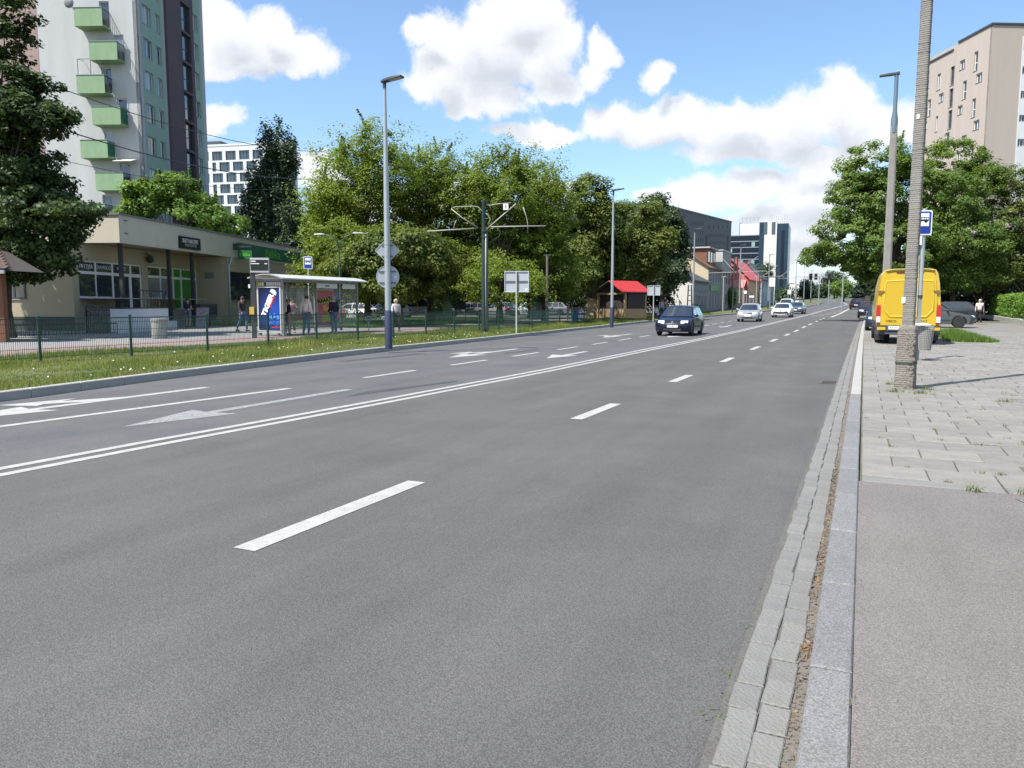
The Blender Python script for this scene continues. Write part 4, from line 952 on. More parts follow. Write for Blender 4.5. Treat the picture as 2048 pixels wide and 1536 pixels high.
def leaf_cloud(rs, centres, radii, per, size, flat=.7, out_c=None, droop=0.0, jit=.35, elong=None, tint0=None):
    """many leaf-sized faces in clumps: returns verts, quad faces, tint"""
    n = len(centres); idx = np.repeat(np.arange(n), per)
    d = rand_unit(rs, len(idx)); rr = rs.random(len(idx)) ** .45
    p = d * (rr * radii[idx])[:, None]; p[:, 2] *= flat
    if elong is not None:
        t = np.clip(rs.normal(size=len(idx)) * .7, -1.1, 1.1)
        p = p * .55 + elong[idx] * (t * radii[idx])[:, None]
    p += centres[idx]
    if droop: p[:, 2] -= droop * rs.random(len(idx)) ** 2
    nrm = d * .55 + rand_unit(rs, len(idx)) * .75 + np.array([0, 0, .75])
    if out_c is not None:
        o = centres[idx] - out_c; o /= np.maximum(np.linalg.norm(o, axis=1, keepdims=True), .01); nrm += o * .45
    nrm /= np.linalg.norm(nrm, axis=1, keepdims=True)
    a = np.cross(nrm, rand_unit(rs, len(idx))); a /= np.maximum(np.linalg.norm(a, axis=1, keepdims=True), 1e-6); b = np.cross(nrm, a)
    s = size * (1 - jit + 2 * jit * rs.random(len(idx)))[:, None]
    v = np.stack([p - a * s * .5, p + b * s * .32 - nrm * s * .06, p + a * s * .55, p - b * s * .32 - nrm * s * .06], 1).reshape(-1, 3)
    f = np.arange(len(idx) * 4).reshape(-1, 4)
    base = (rs.random(n) if tint0 is None else tint0)
    tint = np.clip(base[idx] * .55 + rs.random(len(idx)) * .45, 0, 1)
    return v, f, tint
def tree(name, label, base, top, ells, nc, per, leaf, fol, bark=None, seed=1, tr=.22, crad=(.5, 1.0), group=None, flat=.7, droop=0.0, surf=.55, limbs=46, sprig=0, cat='tree', lean=(0, 0), trunk_to=None, elong=False):
    """tapered trunk, limbs out to the clumps, and a crown of leaf clumps in a union of ellipsoids (dx, dy, z, rx, ry, rz) about the base"""
    rs = np.random.RandomState(seed)
    t = thing(name, label, cat, base, 0, group)
    E = np.array(ells, float); vol = (E[:, 3] * E[:, 4] * E[:, 5]) ** .75; vol /= vol.sum()
    k = rs.choice(len(E), nc, p=vol); d = rand_unit(rs, nc); r = surf + (1 - surf) * rs.random(nc) ** .6
    r *= 1 + rs.normal(size=nc) * .07
    c = E[k, :3] + d * E[k, 3:6] * r[:, None]
    c[:, 2] = np.maximum(c[:, 2], E[k, 2] - E[k, 5])
    rad = crad[0] + (crad[1] - crad[0]) * rs.random(nc)
    cen = np.average(E[:, :3], axis=0, weights=vol)
    el_ = None
    if elong:
        el_ = c - (cen - np.array([0, 0, 1.5])); el_ /= np.linalg.norm(el_, axis=1, keepdims=True); el_ += rand_unit(rs, nc) * .85; el_[:, 2] *= .8
    ct = np.clip(.5 + rs.normal(size=nc) * .28, 0, 1)
    v, f, ti = leaf_cloud(rs, c, rad, per, leaf, flat, cen, droop, elong=el_, tint0=ct)
    vs, fs_, tis = [v], [f], [ti]
    tips = []
    if sprig:                                       # thin upright shoots that break the outline
        up = c[np.argsort(-c[:, 2] + rs.random(nc) * 2)[: int(nc * .6)]]
        s0 = up[rs.choice(len(up), sprig)]
        for p in s0:
            hgt = rs.uniform(.6, 1.4); dirn = np.array([rs.normal() * .25, rs.normal() * .25, 1.0]); q = np.linspace(0, 1, 9)[:, None]
            pts = p + dirn * hgt * q; tips.append((p, p + dirn * hgt))
            v, f, ti = leaf_cloud(rs, pts, np.linspace(.24, .07, 9), 18, leaf * .85, .8, None)
            fs_.append(f + sum(len(x) for x in vs)); vs.append(v); tis.append(np.clip(ti + .1, 0, 1))
    me = npmesh('crown', np.concatenate(vs), np.concatenate(fs_), fol, np.concatenate(tis)); link('crown', me, t)
    b = MB(); ht = trunk_to or cen[2] + .25 * (top - cen[2]); tp = lambda s: Vector((cen[0] * s * s * .7 + lean[0] * s, cen[1] * s * s * .7 + lean[1] * s, ht * s))
    ns = 8; b.tube([tp(i / ns) + Vector((rs.normal() * .05, rs.normal() * .05, 0)) * (i > 0) for i in range(ns + 1)], [tr * (1.35 if i == 0 else 1) * (1 - .8 * i / ns) + .012 for i in range(ns + 1)], 9)
    b.build('trunk', bark or M_bark, t, True)
    b = MB(); ch = c[rs.choice(nc, min(limbs, nc), replace=False)]
    for p in ch:
        s = np.clip((p[2] * .55) / ht, .22, .95); a = tp(s); e = Vector(p); m_ = a.lerp(e, .5) + Vector((rs.normal() * .25, rs.normal() * .25, .12 * (e - a).length))
        r0 = tr * (1 - .8 * s) * .5 + .01; b.tube([a, a.lerp(m_, .55), m_, m_.lerp(e, .6), e], [r0, r0 * .75, r0 * .5, r0 * .3, .008], 5, cap=False)
    for p, e in tips: b.tube([p, e], [.014, .004], 3, cap=False)
    b.build('branchwork', bark or M_bark, t, True)
    return t
def cz(py, D): return CAMZ + (HZ - py) * D / FOC        # height of a pixel row at a depth (near the horizon)
def ell(base, px, py, D, rx, ry, dd=0.0):
    """crown ellipsoid that shows at a pixel, radii given in photograph pixels at depth D"""
    p = W(px, py, D + dd); s = D / FOC
    return (p.x - base[0], p.y - base[1], p.z - base[2], rx * s, rx * s, ry * s)

# the dark linden at the left edge
b0 = at(10, 31, .13)
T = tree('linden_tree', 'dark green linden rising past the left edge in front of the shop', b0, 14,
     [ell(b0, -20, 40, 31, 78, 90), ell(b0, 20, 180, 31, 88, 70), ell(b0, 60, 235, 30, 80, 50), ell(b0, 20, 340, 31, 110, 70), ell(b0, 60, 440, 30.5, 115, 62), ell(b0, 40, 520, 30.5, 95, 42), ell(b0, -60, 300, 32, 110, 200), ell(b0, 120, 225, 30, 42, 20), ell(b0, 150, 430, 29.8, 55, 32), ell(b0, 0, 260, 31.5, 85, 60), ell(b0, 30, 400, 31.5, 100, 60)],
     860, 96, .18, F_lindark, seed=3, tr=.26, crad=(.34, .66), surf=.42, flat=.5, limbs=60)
b0 = at(-230, 33, .13)
tree('linden_tree', 'dark linden left of the timber kiosk that shades the shop side wall', b0, 15, [ell(b0, -230, 200, 33, 170, 120), ell(b0, -200, 330, 33, 180, 110), ell(b0, -240, 90, 33, 130, 110), ell(b0, -120, 300, 33, 90, 120)], 420, 70, .26, F_linden, seed=4, tr=.28, crad=(.5, .9), surf=.4, flat=.5)
# the small fresh tree behind the shop roof
b0 = at(352, 62, .1)
tree('fruit_tree', 'fresh light green tree standing behind the shop roof before the tower', b0, 12, [ell(b0, 300, 395, 62, 50, 34), ell(b0, 350, 385, 62, 52, 36), ell(b0, 400, 430, 62, 55, 34), ell(b0, 450, 450, 62, 40, 26), ell(b0, 270, 430, 62, 40, 40)], 210, 90, .27, F_fresh, seed=5, crad=(.4, .85), sprig=14)
# birch with hanging twigs
b0 = at(548, 76, .1)
tree('birch_tree', 'tall dark birch with hanging twigs behind the shop sign', b0, 20, [ell(b0, 552, 285, 76, 30, 48), ell(b0, 545, 350, 76, 52, 60), ell(b0, 548, 430, 76, 60, 60), ell(b0, 560, 500, 76, 55, 50), ell(b0, 520, 400, 76, 40, 60), ell(b0, 578, 300, 76, 24, 30)], 330, 130, .26, F_birch, M_birch, seed=8, crad=(.45, .85), flat=1.2, droop=1.4, surf=.35, tr=.24)
# the big light green group in the middle
G_ = 'light green trees in the middle group behind the stop'
for i, (px, D, lab, EL, nc, fol, sp) in enumerate([
        (735, 52, 'tallest yellow-green tree behind the tall lamp post with the round sign', [(735, 300, 62, 50), (690, 350, 60, 58), (780, 350, 62, 58), (735, 420, 100, 60), (660, 430, 45, 55), (700, 500, 75, 50), (735, 555, 85, 40)], 330, F_locust, 34),
        (862, 54, 'yellow-green tree behind the advertising column', [(860, 340, 60, 42), (900, 380, 70, 50), (830, 400, 70, 50), (870, 450, 90, 50), (850, 520, 80, 45), (880, 565, 70, 32)], 300, F_locust, 26),
        (1000, 52, 'broad yellow-green tree behind the twin-armed tram pole', [(1000, 345, 66, 45), (950, 390, 62, 50), (1050, 385, 66, 52), (1010, 450, 100, 60), (970, 520, 80, 50), (1010, 560, 95, 38)], 330, F_locust, 26),
        (1090, 55, 'yellow-green tree to the right of the tram pole', [(1080, 370, 46, 40), (1105, 430, 56, 60), (1070, 480, 60, 60), (1110, 540, 50, 45), (1085, 572, 60, 32)], 230, F_locust, 12)]):
    b0 = at(px, D, .12)
    tree('locust_tree', lab, b0, 14, [ell(b0, a, y_, D, rx, ry, random.uniform(-2, 2)) for a, y_, rx, ry in EL], int(nc * 1.22), 165, .155, fol, seed=20 + i, crad=(.6, 1.25), sprig=int(sp * .6), group=G_, flat=.5, surf=.62, limbs=70, elong=True)
b0 = at(800, 46, .12)
tree('maple_tree', 'darker maple with pale flower heads low behind the lamp post', b0, 9, [ell(b0, 800, 500, 46, 95, 50), ell(b0, 720, 540, 46, 72, 42), ell(b0, 860, 540, 46, 60, 45), ell(b0, 780, 570, 46, 65, 34)], 330, 120, .19, F_linden, seed=31, crad=(.4, .8), surf=.65)
b0 = at(650, 56, .12)
tree('young_tree', 'bright yellow-green tree just right of the bus stop flag', b0, 9, [ell(b0, 650, 450, 56, 45, 50), ell(b0, 665, 520, 56, 50, 50), ell(b0, 640, 550, 56, 42, 34)], 190, 115, .2, F_locust, seed=33, crad=(.5, .9), surf=.6, elong=True)
# darker trees toward the road bend
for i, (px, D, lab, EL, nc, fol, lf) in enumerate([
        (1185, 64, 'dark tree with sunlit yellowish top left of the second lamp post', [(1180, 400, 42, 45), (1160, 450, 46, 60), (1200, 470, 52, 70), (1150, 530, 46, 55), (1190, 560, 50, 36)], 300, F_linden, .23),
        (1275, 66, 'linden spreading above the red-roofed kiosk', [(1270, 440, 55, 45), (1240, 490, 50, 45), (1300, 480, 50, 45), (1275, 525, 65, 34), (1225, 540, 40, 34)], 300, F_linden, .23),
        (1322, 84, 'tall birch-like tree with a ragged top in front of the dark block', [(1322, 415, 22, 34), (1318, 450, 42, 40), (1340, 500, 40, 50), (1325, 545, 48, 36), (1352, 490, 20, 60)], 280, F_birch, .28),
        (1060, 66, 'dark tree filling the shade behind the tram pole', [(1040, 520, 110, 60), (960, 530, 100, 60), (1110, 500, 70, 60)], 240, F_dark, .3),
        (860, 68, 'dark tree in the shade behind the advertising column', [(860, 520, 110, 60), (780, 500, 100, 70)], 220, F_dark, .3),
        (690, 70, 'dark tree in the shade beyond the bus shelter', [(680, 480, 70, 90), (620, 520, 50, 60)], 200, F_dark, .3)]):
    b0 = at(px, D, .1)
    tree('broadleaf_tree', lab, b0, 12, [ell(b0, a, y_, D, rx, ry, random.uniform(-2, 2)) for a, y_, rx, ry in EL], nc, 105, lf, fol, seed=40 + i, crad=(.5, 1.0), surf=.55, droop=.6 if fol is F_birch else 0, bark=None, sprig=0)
# right-hand side trees
for i, (px, D, lab, EL, nc, fol, lf) in enumerate([
        (1790, 61, 'large spreading maple reaching over the road beside the yellow van', [(1760, 330, 72, 45), (1720, 400, 66, 60), (1690, 470, 56, 50), (1640, 510, 45, 24), (1800, 400, 90, 80), (1790, 500, 100, 60), (1740, 530, 50, 34)], 560, F_maple, .23),
        (1905, 62, 'maple in front of the beige building with its crown above the parked cars', [(1900, 320, 60, 45), (1880, 400, 80, 60), (1950, 380, 60, 60), (1910, 480, 90, 60), (1900, 550, 80, 40), (1970, 330, 24, 30)], 480, F_maple, .21),
        (2050, 62, 'dark green tree at the right edge above the hedge', [(2040, 370, 56, 46), (2020, 450, 60, 60), (2060, 520, 90, 70), (1990, 540, 50, 34), (2110, 400, 80, 80)], 400, F_linden, .2),
        (1748, 92, 'dark tree beyond the van that hides the far kerb', [(1738, 552, 22, 22), (1768, 542, 42, 44)], 170, F_dark, .35),
        (1965, 74, 'shady tree behind the hedge and the parked cars', [(1960, 520, 120, 60), (1860, 540, 80, 50)], 240, F_dark, .3)]):
    b0 = at(px, D, .1)
    tree('maple_tree', lab, b0, 12, [ell(b0, a, y_, D, rx, ry, random.uniform(-1.5, 1.5)) for a, y_, rx, ry in EL], nc, 150, lf * .82, fol, seed=60 + i, crad=(.4, .9), surf=.6, sprig=10, flat=.6, group='trees along the right-hand pavement' if i < 3 else None, limbs=70)
# trees at the far bend
far = [(1686, 190, 'small light green round tree on the far verge', [(1683, 576, 20, 13)], 60, F_fresh), (1668, 260, 'dark bushy tree behind the far traffic lights', [(1665, 560, 22, 16), (1652, 575, 14, 14)], 70, F_far),
       (1615, 250, 'dark green tree beside the white far building', [(1613, 580, 15, 18)], 60, F_far), (1642, 300, 'low far tree under the signal gantry', [(1640, 585, 16, 12)], 50, F_far),
       (1572, 190, 'tree behind the glass office and the lamp posts', [(1570, 590, 16, 14)], 50, F_far), (1524, 150, 'green tree between the pale blue house and the office', [(1523, 545, 22, 18), (1535, 562, 12, 16)], 80, F_far), (1722, 150, 'dark roadside tree past the dark car', [(1722, 585, 16, 16)], 60, F_dark),
       (1464, 118, 'yellowish bush tree beside the peach house', [(1462, 592, 7, 12)], 40, F_fresh)]
for i, (px, D, lab, EL, nc, fol) in enumerate(far):
    b0 = at(px, D, .0)
    tree('far_tree', lab, b0, 12, [ell(b0, a, y_, D, rx, ry) for a, y_, rx, ry in EL], nc, 60, D / 420, fol, seed=80 + i, crad=(D / 190, D / 120), surf=.4, limbs=10, tr=.25)
# wooded hill closing the view
rs = np.random.RandomState(5); cs = []
for k in range(420):
    px = rs.uniform(1380, 2300); D = rs.uniform(620, 820); top = 588 - 14 * math.exp(-((px - 1610) / 60) ** 2) - 6 * math.exp(-((px - 1750) / 90) ** 2)
    p = W(px, rs.uniform(top, 607), D); cs.append((p.x, p.y, p.z))
v, f, ti = leaf_cloud(rs, np.array(cs), np.full(len(cs), 7.0), 46, 4.0, .8)
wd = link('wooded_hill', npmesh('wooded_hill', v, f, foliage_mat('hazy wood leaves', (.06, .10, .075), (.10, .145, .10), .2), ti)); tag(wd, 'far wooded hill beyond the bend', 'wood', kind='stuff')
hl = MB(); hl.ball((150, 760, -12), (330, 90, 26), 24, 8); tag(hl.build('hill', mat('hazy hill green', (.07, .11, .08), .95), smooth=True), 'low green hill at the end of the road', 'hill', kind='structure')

# undergrowth behind the car park; near-black leaf colour stands in for the shade
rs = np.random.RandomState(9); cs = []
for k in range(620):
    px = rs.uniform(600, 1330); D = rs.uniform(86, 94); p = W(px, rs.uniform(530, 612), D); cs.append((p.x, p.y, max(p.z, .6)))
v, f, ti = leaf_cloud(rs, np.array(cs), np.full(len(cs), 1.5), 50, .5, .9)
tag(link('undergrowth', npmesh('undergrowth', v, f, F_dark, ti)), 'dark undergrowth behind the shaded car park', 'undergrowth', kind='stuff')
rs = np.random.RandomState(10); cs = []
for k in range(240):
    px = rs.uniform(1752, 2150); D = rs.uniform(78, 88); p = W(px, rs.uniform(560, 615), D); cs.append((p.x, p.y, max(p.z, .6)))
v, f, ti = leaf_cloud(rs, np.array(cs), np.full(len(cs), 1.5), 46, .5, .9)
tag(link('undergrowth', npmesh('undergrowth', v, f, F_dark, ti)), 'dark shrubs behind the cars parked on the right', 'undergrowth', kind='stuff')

# hedge on the right with its low kerb wall
H0, H1 = Vector((9.55, 74)), Vector((8.95, 40)); hd = (H1 - H0).normalized(); hn = Vector((-hd.y, hd.x)); hl_ = (H1 - H0).length
hedge = thing('hedge', 'bright green clipped hedge along the right edge of the pavement', 'hedge')
rs = np.random.RandomState(12); n = 1500
s = rs.random(n) * hl_; face = rs.random(n); hh = 2.0
dep = np.where(face < .6, rs.random(n) * .25, rs.random(n) * 1.6); zz = np.where(face < .6, .25 + rs.random(n) * (hh - .25), hh - rs.random(n) * .25)
C = np.stack([H0.x + hd.x * s + hn.x * dep, H0.y + hd.y * s + hn.y * dep, zz + .1], 1)
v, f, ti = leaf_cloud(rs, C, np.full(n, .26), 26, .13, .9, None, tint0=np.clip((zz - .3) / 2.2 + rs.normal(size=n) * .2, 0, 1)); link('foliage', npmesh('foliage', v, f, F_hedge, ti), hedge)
b = MB()
for k in range(30):
    p = H0.lerp(H1, (k + .5) / 30) + hn * .7; b.tube([(p.x, p.y, .1), (p.x + rs.normal() * .1, p.y, 1.0), (p.x + rs.normal() * .3, p.y, 1.9)], [.04, .03, .01], 5)
b.build('stem', M_bark, hedge)
wall = thing('low_wall', 'low pale stone edging wall under the clipped hedge', 'wall')
wb_ = [bevel_box(.96, .2, .42, .02, 'block', M_lk, .01) for _ in range(3)]
for k in range(int(hl_)):
    p = H0 + hd * (k + .5) - hn * .12; o = link('block', random.choice(wb_), wall, (p.x, p.y, .46 + random.uniform(-.02, .02) + zr(p.y))); o.rotation_euler = (0, 0, math.atan2(hd.y, hd.x))

# grass: blades on the verge, beyond the fence, on the lawn and on the little island
def blades(rs, xy, z, h, w, lean=.45):
    n = len(xy); a = rs.random(n) * 2 * np.pi; d = np.stack([np.cos(a), np.sin(a), np.zeros(n)], 1); q = np.stack([-np.sin(a), np.cos(a), np.zeros(n)], 1)
    p = np.column_stack([xy, z]); hh = (h * (.5 + rs.random(n)))[:, None]; ln = (lean * rs.random(n))[:, None]
    v = np.stack([p - q * w, p + q * w, p + d * hh * ln + np.array([0, 0, 1]) * hh], 1).reshape(-1, 3)
    return v, np.arange(n * 3).reshape(-1, 3)
F_grass = foliage_mat('grass blades', (.085, .145, .022), (.30, .31, .10), .42)
rs = np.random.RandomState(21)
n = 230000; ys = 3 + (rs.random(n) ** 1.7) * 87
xl = np.interp(ys, [p for p in range(0, 120)], [XL(p) for p in range(0, 120)]) - .12; u = rs.random(n); xs = -20.2 + (xl + 20.2) * u
dry = np.exp(-((u - .62) / .16) ** 2) * (.45 + .55 * np.sin(xs * 2.1 + ys * .9) * np.sin(ys * .7)) + .25 * np.sin(xs * 3.7) * np.sin(ys * 2.9 + 1)
hh = (.6 + .8 * np.clip(np.sin(xs * 1.3 + 2) * np.sin(ys * .55) + np.sin(xs * 4.1) * np.sin(ys * 1.9) * .6, -.5, 1.0)) * np.where(u > .9, .055, .085) * (1 + .5 * np.clip(dry, 0, 1)) * (1 + .012 * ys)
v, f = blades(rs, np.column_stack([xs, ys]), np.interp(ys, _ZY, _ZZ) + .13, hh, .005 + .00022 * ys[:, None])
ti = np.clip(.25 + .62 * np.clip(dry, -.3, 1) + rs.random(n) * .35, 0, 1)
tag(link('grass', npmesh('grass', v, f, F_grass, ti)), 'uneven mown grass on the verge across the road, dry in streaks', 'grass', kind='stuff')
n = 60000; xs = -52 + rs.random(n) * 26.5; ys = 36.5 + rs.random(n) * 24
v, f = blades(rs, np.column_stack([xs, ys]), np.full(n, .16), .16, .016); tag(link('grass', npmesh('grass', v, f, F_fresh, rs.random(n))), 'lush green grass behind the bus shelter', 'grass', kind='stuff')
n = 9000; u = rs.random(n); ys = 32.8 + rs.random(n) * 8; xs = 2.95 + u * (1.25 + .35 * np.sin(ys))
v, f = blades(rs, np.column_stack([xs, ys]), np.full(n, .1), .27 * np.clip(1.2 - np.abs(u - .45) * 1.4, .3, 1), .012); tag(link('grass', npmesh('grass', v, f, F_fresh, rs.random(n))), 'tall grass tuft on the island beside the yellow van', 'grass', kind='stuff')
# daisies on the verge
n = 70; ys = 6 + rs.random(n) * 26; xl = np.array([XL(p) for p in ys]) - .3; xs = xl - rs.random(n) ** 1.5 * 3.0
b = MB()
for x_, y_ in zip(xs, ys):
    z_ = .13 + rs.uniform(.06, .12); r_ = rs.uniform(.012, .024); b.lathe([(0, .0), (r_, .004), (r_ * .6, .018), (0, .02)], 6, (x_, y_, z_), cap=False)
tag(b.build('daisy_heads', mat('white petals', (.78, .78, .74), .7)), 'small white daisies dotted in the verge grass', 'daisies', kind='stuff')
# weeds in the slab joints, at the gutter and round the poles
n0 = []
for k in range(260):
    j = rs.randint(0, 40); y_ = 6.87 + .5 * j; x_ = rs.uniform(.05, 3.6 + .15 * j)
    if rs.random() < .5: y_ += rs.uniform(-.2, .2); x_ = round(x_ / .5) * .5 + .29 + (.25 if j % 2 else 0)
    n0.append((x_, y_, .095, rs.randint(5, 16), .028))
for x_, y_, m_ in [(.50, 13.7, 70), (.86, 13.65, 60), (1.0, 14.3, 60), (.45, 14.9, 40), (1.0, 22.1, 70), (1.9, 12.9, 60), (2.4, 12.8, 40), (1.62, 8.95, 90), (1.9, 8.2, 50), (1.2, 6.62, 60), (.8, 6.60, 25), (2.3, 13.0, 30), (1.55, 6.63, 20)]: n0.append((x_, y_, .10, m_ * 1.4, .058))
for y_, m_ in [(3.0, 22), (3.35, 30), (4.35, 26), (4.6, 16), (5.1, 24), (2.55, 12)]: n0.append((-.175 + rs.normal() * .008, y_, .01, m_, .022))
for y_, m_ in [(2.72, 26), (2.88, 14), (3.05, 22), (3.55, 12), (4.1, 10)]: n0.append((-.40, y_, .01, m_, .020))
for y_, m_ in [(2.85, 16), (3.3, 8), (3.75, 18), (4.2, 8), (5.6, 10), (9.2, 10), (11.1, 12)]: n0.append((.025, y_, .09, m_, .018))
VV, FF, TT = [], [], []; o_ = 0
for x_, y_, z_, m_, h_ in n0:
    m_ = int(m_); xy = np.column_stack([x_ + rs.normal(size=m_) * .028 * (m_ / 20) ** .5, y_ + rs.normal(size=m_) * .022 * (m_ / 20) ** .5])
    v, f = blades(rs, xy, np.full(m_, z_), np.full(m_, h_), np.full((m_, 1), .0036), 1.6); VV.append(v); FF.append(f + o_); o_ += len(v); TT.append(rs.random(m_))
tag(link('weeds', npmesh('weeds', np.concatenate(VV), np.concatenate(FF), foliage_mat('weed leaves', (.07, .11, .02), (.20, .22, .07), .3), np.concatenate(TT))), 'small weeds growing in pavement joints, gutter and round the poles', 'weeds', kind='stuff')
# dry leaf litter between gutter and kerb
n = 420; ys = np.concatenate([rs.normal(5.9, .9, 170), rs.normal(3.42, .06, 60), rs.normal(4.4, .35, 60), rs.uniform(2.4, 14, 130)]); xs = -.165 + rs.normal(size=n) * .016
v, f, ti = leaf_cloud(rs, np.column_stack([xs, ys, np.full(n, .028)]), np.full(n, .008), 1, .020, .5)
tag(link('leaf_litter', npmesh('leaf_litter', v, f, foliage_mat('dry litter', (.11, .055, .028), (.30, .19, .095), .1), ti)), 'dry brown leaf litter lying between the gutter and the kerb', 'litter', kind='stuff')
b = MB()
for k in range(900):
    x_, y_ = rs.uniform(-.19, -.14), rs.uniform(1.9, 8); s_ = rs.uniform(.002, .006); b.box(x_ - s_, x_ + s_, y_ - s_, y_ + s_, .02, .023 + s_)
tag(b.build('grit', M_sand), 'sandy grit along the kerb foot', 'grit', kind='stuff')
# ------------------------------------------------------------------ street furniture
M_fgreen = mat('fence green paint', (.018, .060, .045), .5, .3, 6)
M_galv = mat('galvanised steel', (.40, .42, .43), .45, .4, 3, metal=.5, c2=(.30, .32, .33))
M_galvd = mat('aged galvanised steel', (.30, .315, .33), .55, .4, 3, metal=.3, c2=(.22, .23, .24))
M_lampd = mat('dark lamp housing', (.035, .037, .04), .45)
M_bluep = mat('dark blue paint', (.032, .038, .085), .5, .3, 5)
# green mesh fence: posts and panels
fence = thing('mesh_fence', 'green wire mesh fence with round posts along the verge across the road', 'fence')
XF = pl([(-17.7, 0), (-17.7, 13), (-17.25, 18), (-17.25, 26), (-17.0, 33), (-17.4, 45), (-17.6, 66), (-17.2, 100), (-15, 140)])
me_post = MB(); me_post.lathe([(.036, 0), (.036, 1.06), (.042, 1.062), (.042, 1.1), (.0, 1.115)], 10); me_post = me_post.mesh('post', M_fgreen, 40)
def panel_mesh(L_, full):
    m = MB(); w = .007
    nn = int(L_ / .05) if full else int(L_ / .1)
    for k in range(1, nn): m.box(L_ * k / nn - w / 2, L_ * k / nn + w / 2, -w / 2, w / 2, .10, 1.02)
    for z in (.12, .32, .52, .72, .92, 1.02): m.box(0, L_, .004, .004 + w * 1.3, z - w / 2, z + w)
    m.box(0, L_, -.012, .012, 1.02, 1.042); return m.mesh('mesh_panel', M_fgreen)
pA, pB = panel_mesh(2.36, True), panel_mesh(2.36, False)
y = 4.75; k = 0
while y < 92:
    x0, x1 = XF(y), XF(y + 2.4); o = link('post', me_post, fence, (x0, y, zr(y) + .12)); ang = math.atan2(2.4, x1 - x0)
    p = link('mesh_panel', pA if y < 45 else pB, fence, (x0 + .02 * math.cos(ang), y + .02, zr(y) + .12)); p.rotation_euler = (0, -math.atan((zr(y + 2.4) - zr(y)) / 2.4), ang); y += 2.4; k += 1
# inner fence by the car park
f2_ = thing('mesh_fence', 'second green mesh fence further back between the car park and the path', 'fence')
for k in range(14):
    yy = 58 + 2.4 * k; link('post', me_post, f2_, (-21.5, yy, zr(yy) + .12)); p = link('mesh_panel', pB, f2_, (-21.5, yy + .02, zr(yy) + .12)); p.rotation_euler = (0, -math.atan((zr(yy + 2.4) - zr(yy)) / 2.4), math.pi / 2)

def lamp_post(base, h, label, r0=.085, blue=True, arm=.62, rz=0.0, group=None, head=True):
    t = thing('street_lamp', label, 'street lamp', base, rz, group)
    b = MB()
    if blue: b.lathe([(r0 * 1.16, 0), (r0 * 1.16, 1.15), (r0 * 1.0, 1.19)], 14); b.build('painted_base', M_bluep, t, 40)
    b = MB(); z0 = 1.15 if blue else 0; b.lathe([(r0, z0), (r0 * .86, h * .55), (r0 * .52, h - .25), (r0 * .5, h - .02)], 14, cap=True); b.build('pole', M_galv, t, 40)
    b = MB(); b.box(r0 * .3, r0 * .6, -.05, .05, .45, .85)
    b = MB(); b.lathe([(.05, h - .28), (.055, h - .02), (.05, h + .03)], 10); b.build('collar', M_lampd, t, 40)
    b = MB(); b.loft([[(x, y_ * w, h + z_ + .12 * x) for y_, z_ in ((-1, .0), (1, .0), (.9, th), (-.9, th))] for x, w, th in ((-.10, .06, .05), (.02, .10, .075), (arm * .5, .13, .07), (arm, .13, .045))], True, True)
    hd_ = b.build('lamp_head', M_lampd, t); pass
    g_ = MB(); g_.slab([(.2, -.09, h + .012), (arm - .04, -.09, h - .012 + .12 * arm), (arm - .04, .09, h - .012 + .12 * arm), (.2, .09, h + .012)], (0, 0, .01)); g_.build('lens', mat('lamp lens', (.35, .36, .36), .3), hd_)
    return t
GL = 'tall LED street lamps along the verge'
lamp_post(Vector((-13.26 - .02, 20.03, .12)), 7.95, 'tallest near LED lamp post with blue base carrying diamond and round sign backs', .098, rz=0, group=GL)
lamp_post(Vector((-13.5, 43.9, .12)), 7.9, 'LED lamp post with blue base before the red-roofed kiosk', .09, group=GL)
lamp_post(at(1386, 71, .12), 8.0, 'LED lamp post in front of the white gable house', .09, group=GL)
lamp_post(at(1478.5, 92, .12), 8.0, 'LED lamp post before the peach house with red roof', .09, group=GL)
lamp_post(at(1536, 116, .12), 8.0, 'LED lamp post beside the white stair tower', .09, group=GL)
lamp_post(at(1590, 134, .1), 7.6, 'LED lamp post standing behind the grey oncoming taxi', .09, group=GL)
lamp_post(at(1607, 150, .1), 7.2, 'thin LED lamp post on the far verge right of the taxi', .085, group=GL)
lamp_post(at(1621, 172, .1), 7.2, 'farthest thin LED lamp post beside the signal gantry', .085, group=GL)
# concrete lamp post on the right with a steel top
t = thing('concrete_lamp_post', 'slim old concrete lamp post with blue steel top behind the yellow van', 'street lamp', (.92, 40.8, .1))
M_cpole = mat('weathered pole concrete', (.25, .235, .215), .95, .6, 3, .5, 30, c2=(.16, .145, .13))
b = MB(); b.loft([[(sx * r_, sy * r_ * .8, z) for sx, sy in ((-1, -.6), (-.6, -1), (.6, -1), (1, -.6), (1, .6), (.6, 1), (-.6, 1), (-1, .6))] for r_, z in ((.20, 0), (.19, 2), (.15, 9.5), (.145, 9.6))], True, True); b.build('pole', M_cpole, t)
b = MB(); b.lathe([(.15, 9.3), (.15, 9.9), (.09, 10.3), (.085, 11.9)], 12); b.build('steel_top', mat('blue grey steel', (.10, .15, .19), .5), t, 40)
b = MB(); b.loft([[(x, y_ * w, 11.9 + z_) for y_, z_ in ((-1, 0), (1, 0), (.9, th), (-.9, th))] for x, w, th in ((.14, .08, .09), (0, .1, .1), (-.35, .13, .09), (-.72, .13, .06))], True, True); b.build('lamp_head', M_lampd, t)
b = MB(); b.ball((.06, 0, 12.05), .05, 8, 6); b.build('sensor', M_galv, t)
t = thing('old_lamp_post', 'short concrete post with crossbar half hidden in the right-hand maple', 'post', at(1768, 57, .1))
b = MB(); b.lathe([(.16, 0), (.12, 9.0)], 8); b.build('pole', M_cpole, t, 40); b = MB(); b.box(-.55, .3, -.05, .05, 9.0, 9.1); b.build('crossbar', M_dark, t)

